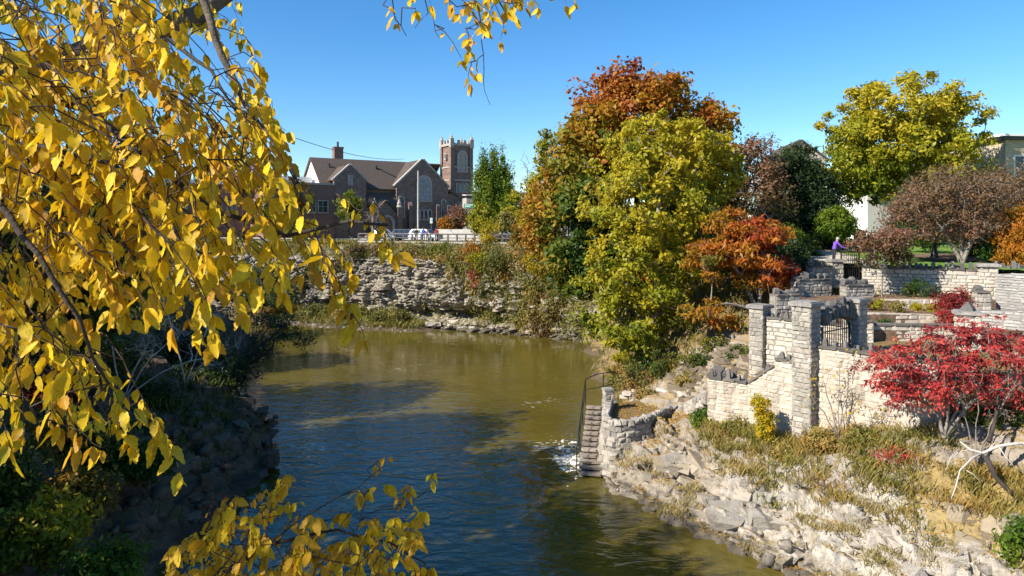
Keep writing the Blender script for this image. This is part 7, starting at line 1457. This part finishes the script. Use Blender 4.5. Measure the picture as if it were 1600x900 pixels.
# twigs hanging into the top of the view from a second tree overhead
tips = []
for px, py, n in ((735, 120, 1), (758, 115, 1), (722, 90, 1), (735, 70, 2), (780, 65, 1), (740, 30, 2), (760, 45, 2), (775, 30, 2), (790, 20, 2), (715, 15, 1), (700, 0, 1), (650, 20, 1), (625, 25, 1), (640, 0, 1), (668, 5, 1), (810, 25, 1), (820, 10, 1), (845, 5, 1), (805, -10, 2), (860, -15, 1), (880, 10, 1), (900, 8, 1), (770, -5, 3), (740, -10, 2), (800, 0, 1)):
    for _ in range(n): tips.append((P(px + rg.normal(0, 5), py + rg.normal(0, 5), rg.uniform(4.1, 4.7)), .8))
t2 = (-7.4, 2.2)
top_mains = [([(t2[0], t2[1], gl(*t2) - .3), (-7.3, 2.2, 13), (-7.0, 2.3, 16)], .36, .2), ([(-7.1, 2.25, 15.2), (-4.8, 3.2, 15.9), (-2.6, 4.0, 15.5), P(640, -200, 4.4), P(760, -110, 4.4), P(900, -40, 4.4)], .13, .012), ([P(640, -200, 4.4), P(700, -90, 4.4), P(745, 10, 4.4), P(757, 60, 4.4)], .012, .004), ([P(760, -110, 4.4), P(775, -20, 4.4), P(790, 20, 4.4)], .01, .004), ([P(560, -220, 4.3), P(600, -60, 4.3), P(618, 30, 4.3), P(635, 56, 4.3)], .008, .002), ([P(640, -200, 4.4), P(660, -30, 4.4), P(668, 20, 4.4), P(648, 44, 4.4)], .007, .002)]
top_mains.append(([P(755, 60, 4.4), P(757, 110, 4.4), P(756, 140, 4.4), P(766, 164, 4.4)], .003, .0015)); top_mains.append(([P(668, 20, 4.4), P(680, 40, 4.4), P(687, 60, 4.4)], .0025, .0015))
T2 = leafy_tree('elm_tree', 'overhead elm whose few golden twigs dangle into the top of the view', (t2[0], t2[1], gl(*t2)), top_mains, tips, 43, per=(2, 5), back=(-.05, .05, .14), hue0=.75)
# its crown, out of view, added and shaped to shade the young elm's spray
rc = np.random.default_rng(88); dc = unit(rc.normal(0, 1, (110, 3))); C = np.array([-9.2, .5, 16.7]) + dc * np.array([2.0, 1.8, 1.5]) * (rc.random((110, 1)) ** .4); Vl, Fl = cloud(C, 60, .55, .09, .55, rc, dc)
raw('crown', Vl, Fl, LM['gold'], T2, {'hue': np.repeat(np.clip(rc.normal(.6, .2, 110), 0, 1), 240)})
V, Fc = tubes(np.tile([-7.1, 2.25, 15.2], (110, 1)) + rc.normal(0, .05, (110, 3)), C, np.full(110, .03), np.full(110, .008), 4); raw('boughs', V, Fc, M['bark_dark'], T2)
# young tree below the viewpoint
tips = []; low = [(270, 850), (330, 815), (360, 775), (405, 770), (420, 735), (455, 738), (470, 790), (500, 800), (545, 790), (560, 770), (600, 752), (650, 752), (668, 800), (650, 850), (680, 880), (690, 960), (240, 960)]
while len(tips) < 175:
    px, py = rg.uniform(240, 690), rg.uniform(735, 960)
    if in_poly(px, py, low) and (py > 800 or rg.random() < .55): tips.append((P(px, py, rg.uniform(3.6, 5.0)), .9))
for px, py in ((606, 712), (678, 738), (440, 742), (430, 765), (353, 785), (310, 830), (272, 858), (640, 760), (660, 795)): tips.append((P(px, py, 4.3), .55))
t3 = (-2.7, 4.2)
lm_ = [([(-3.2, 4.5, 6.0), (-2.9, 4.4, 8.6), P(200, 1060, 4.3), P(280, 905, 4.3)], .06, .02), ([P(200, 1060, 4.3), P(330, 905, 4.3), P(420, 850, 4.3), P(530, 830, 4.3), P(610, 848, 4.3), P(665, 880, 4.3)], .02, .005), ([P(420, 850, 4.3), P(490, 800, 4.2), P(560, 760, 4.2), P(598, 730, 4.2)], .006, .002), ([P(280, 905, 4.3), P(330, 810, 4.4), P(365, 790, 4.4)], .006, .003), ([P(330, 905, 4.3), P(420, 800, 4.4), P(440, 750, 4.4)], .006, .003), ([P(200, 1060, 4.3), P(400, 960, 4.0), P(560, 930, 4.0), P(650, 900, 4.1)], .02, .006)]
leafy_tree('young_elm', 'young elm spray of ochre leaves rising into the bottom of the view over the water', (-3.2, 4.5, 6.0), lm_, tips, 45, Lf=.085, back=(-.10, 0, -.16), hang=.75, hue0=.86, per=(5, 10))
print('stones', NST[0], 'objects', len(bpy.data.objects), 'tris', sum(sum(len(p.vertices) - 2 for p in me.polygons) if len(me.polygons) < 3000 else 2 * len(me.polygons) for me in bpy.data.meshes))
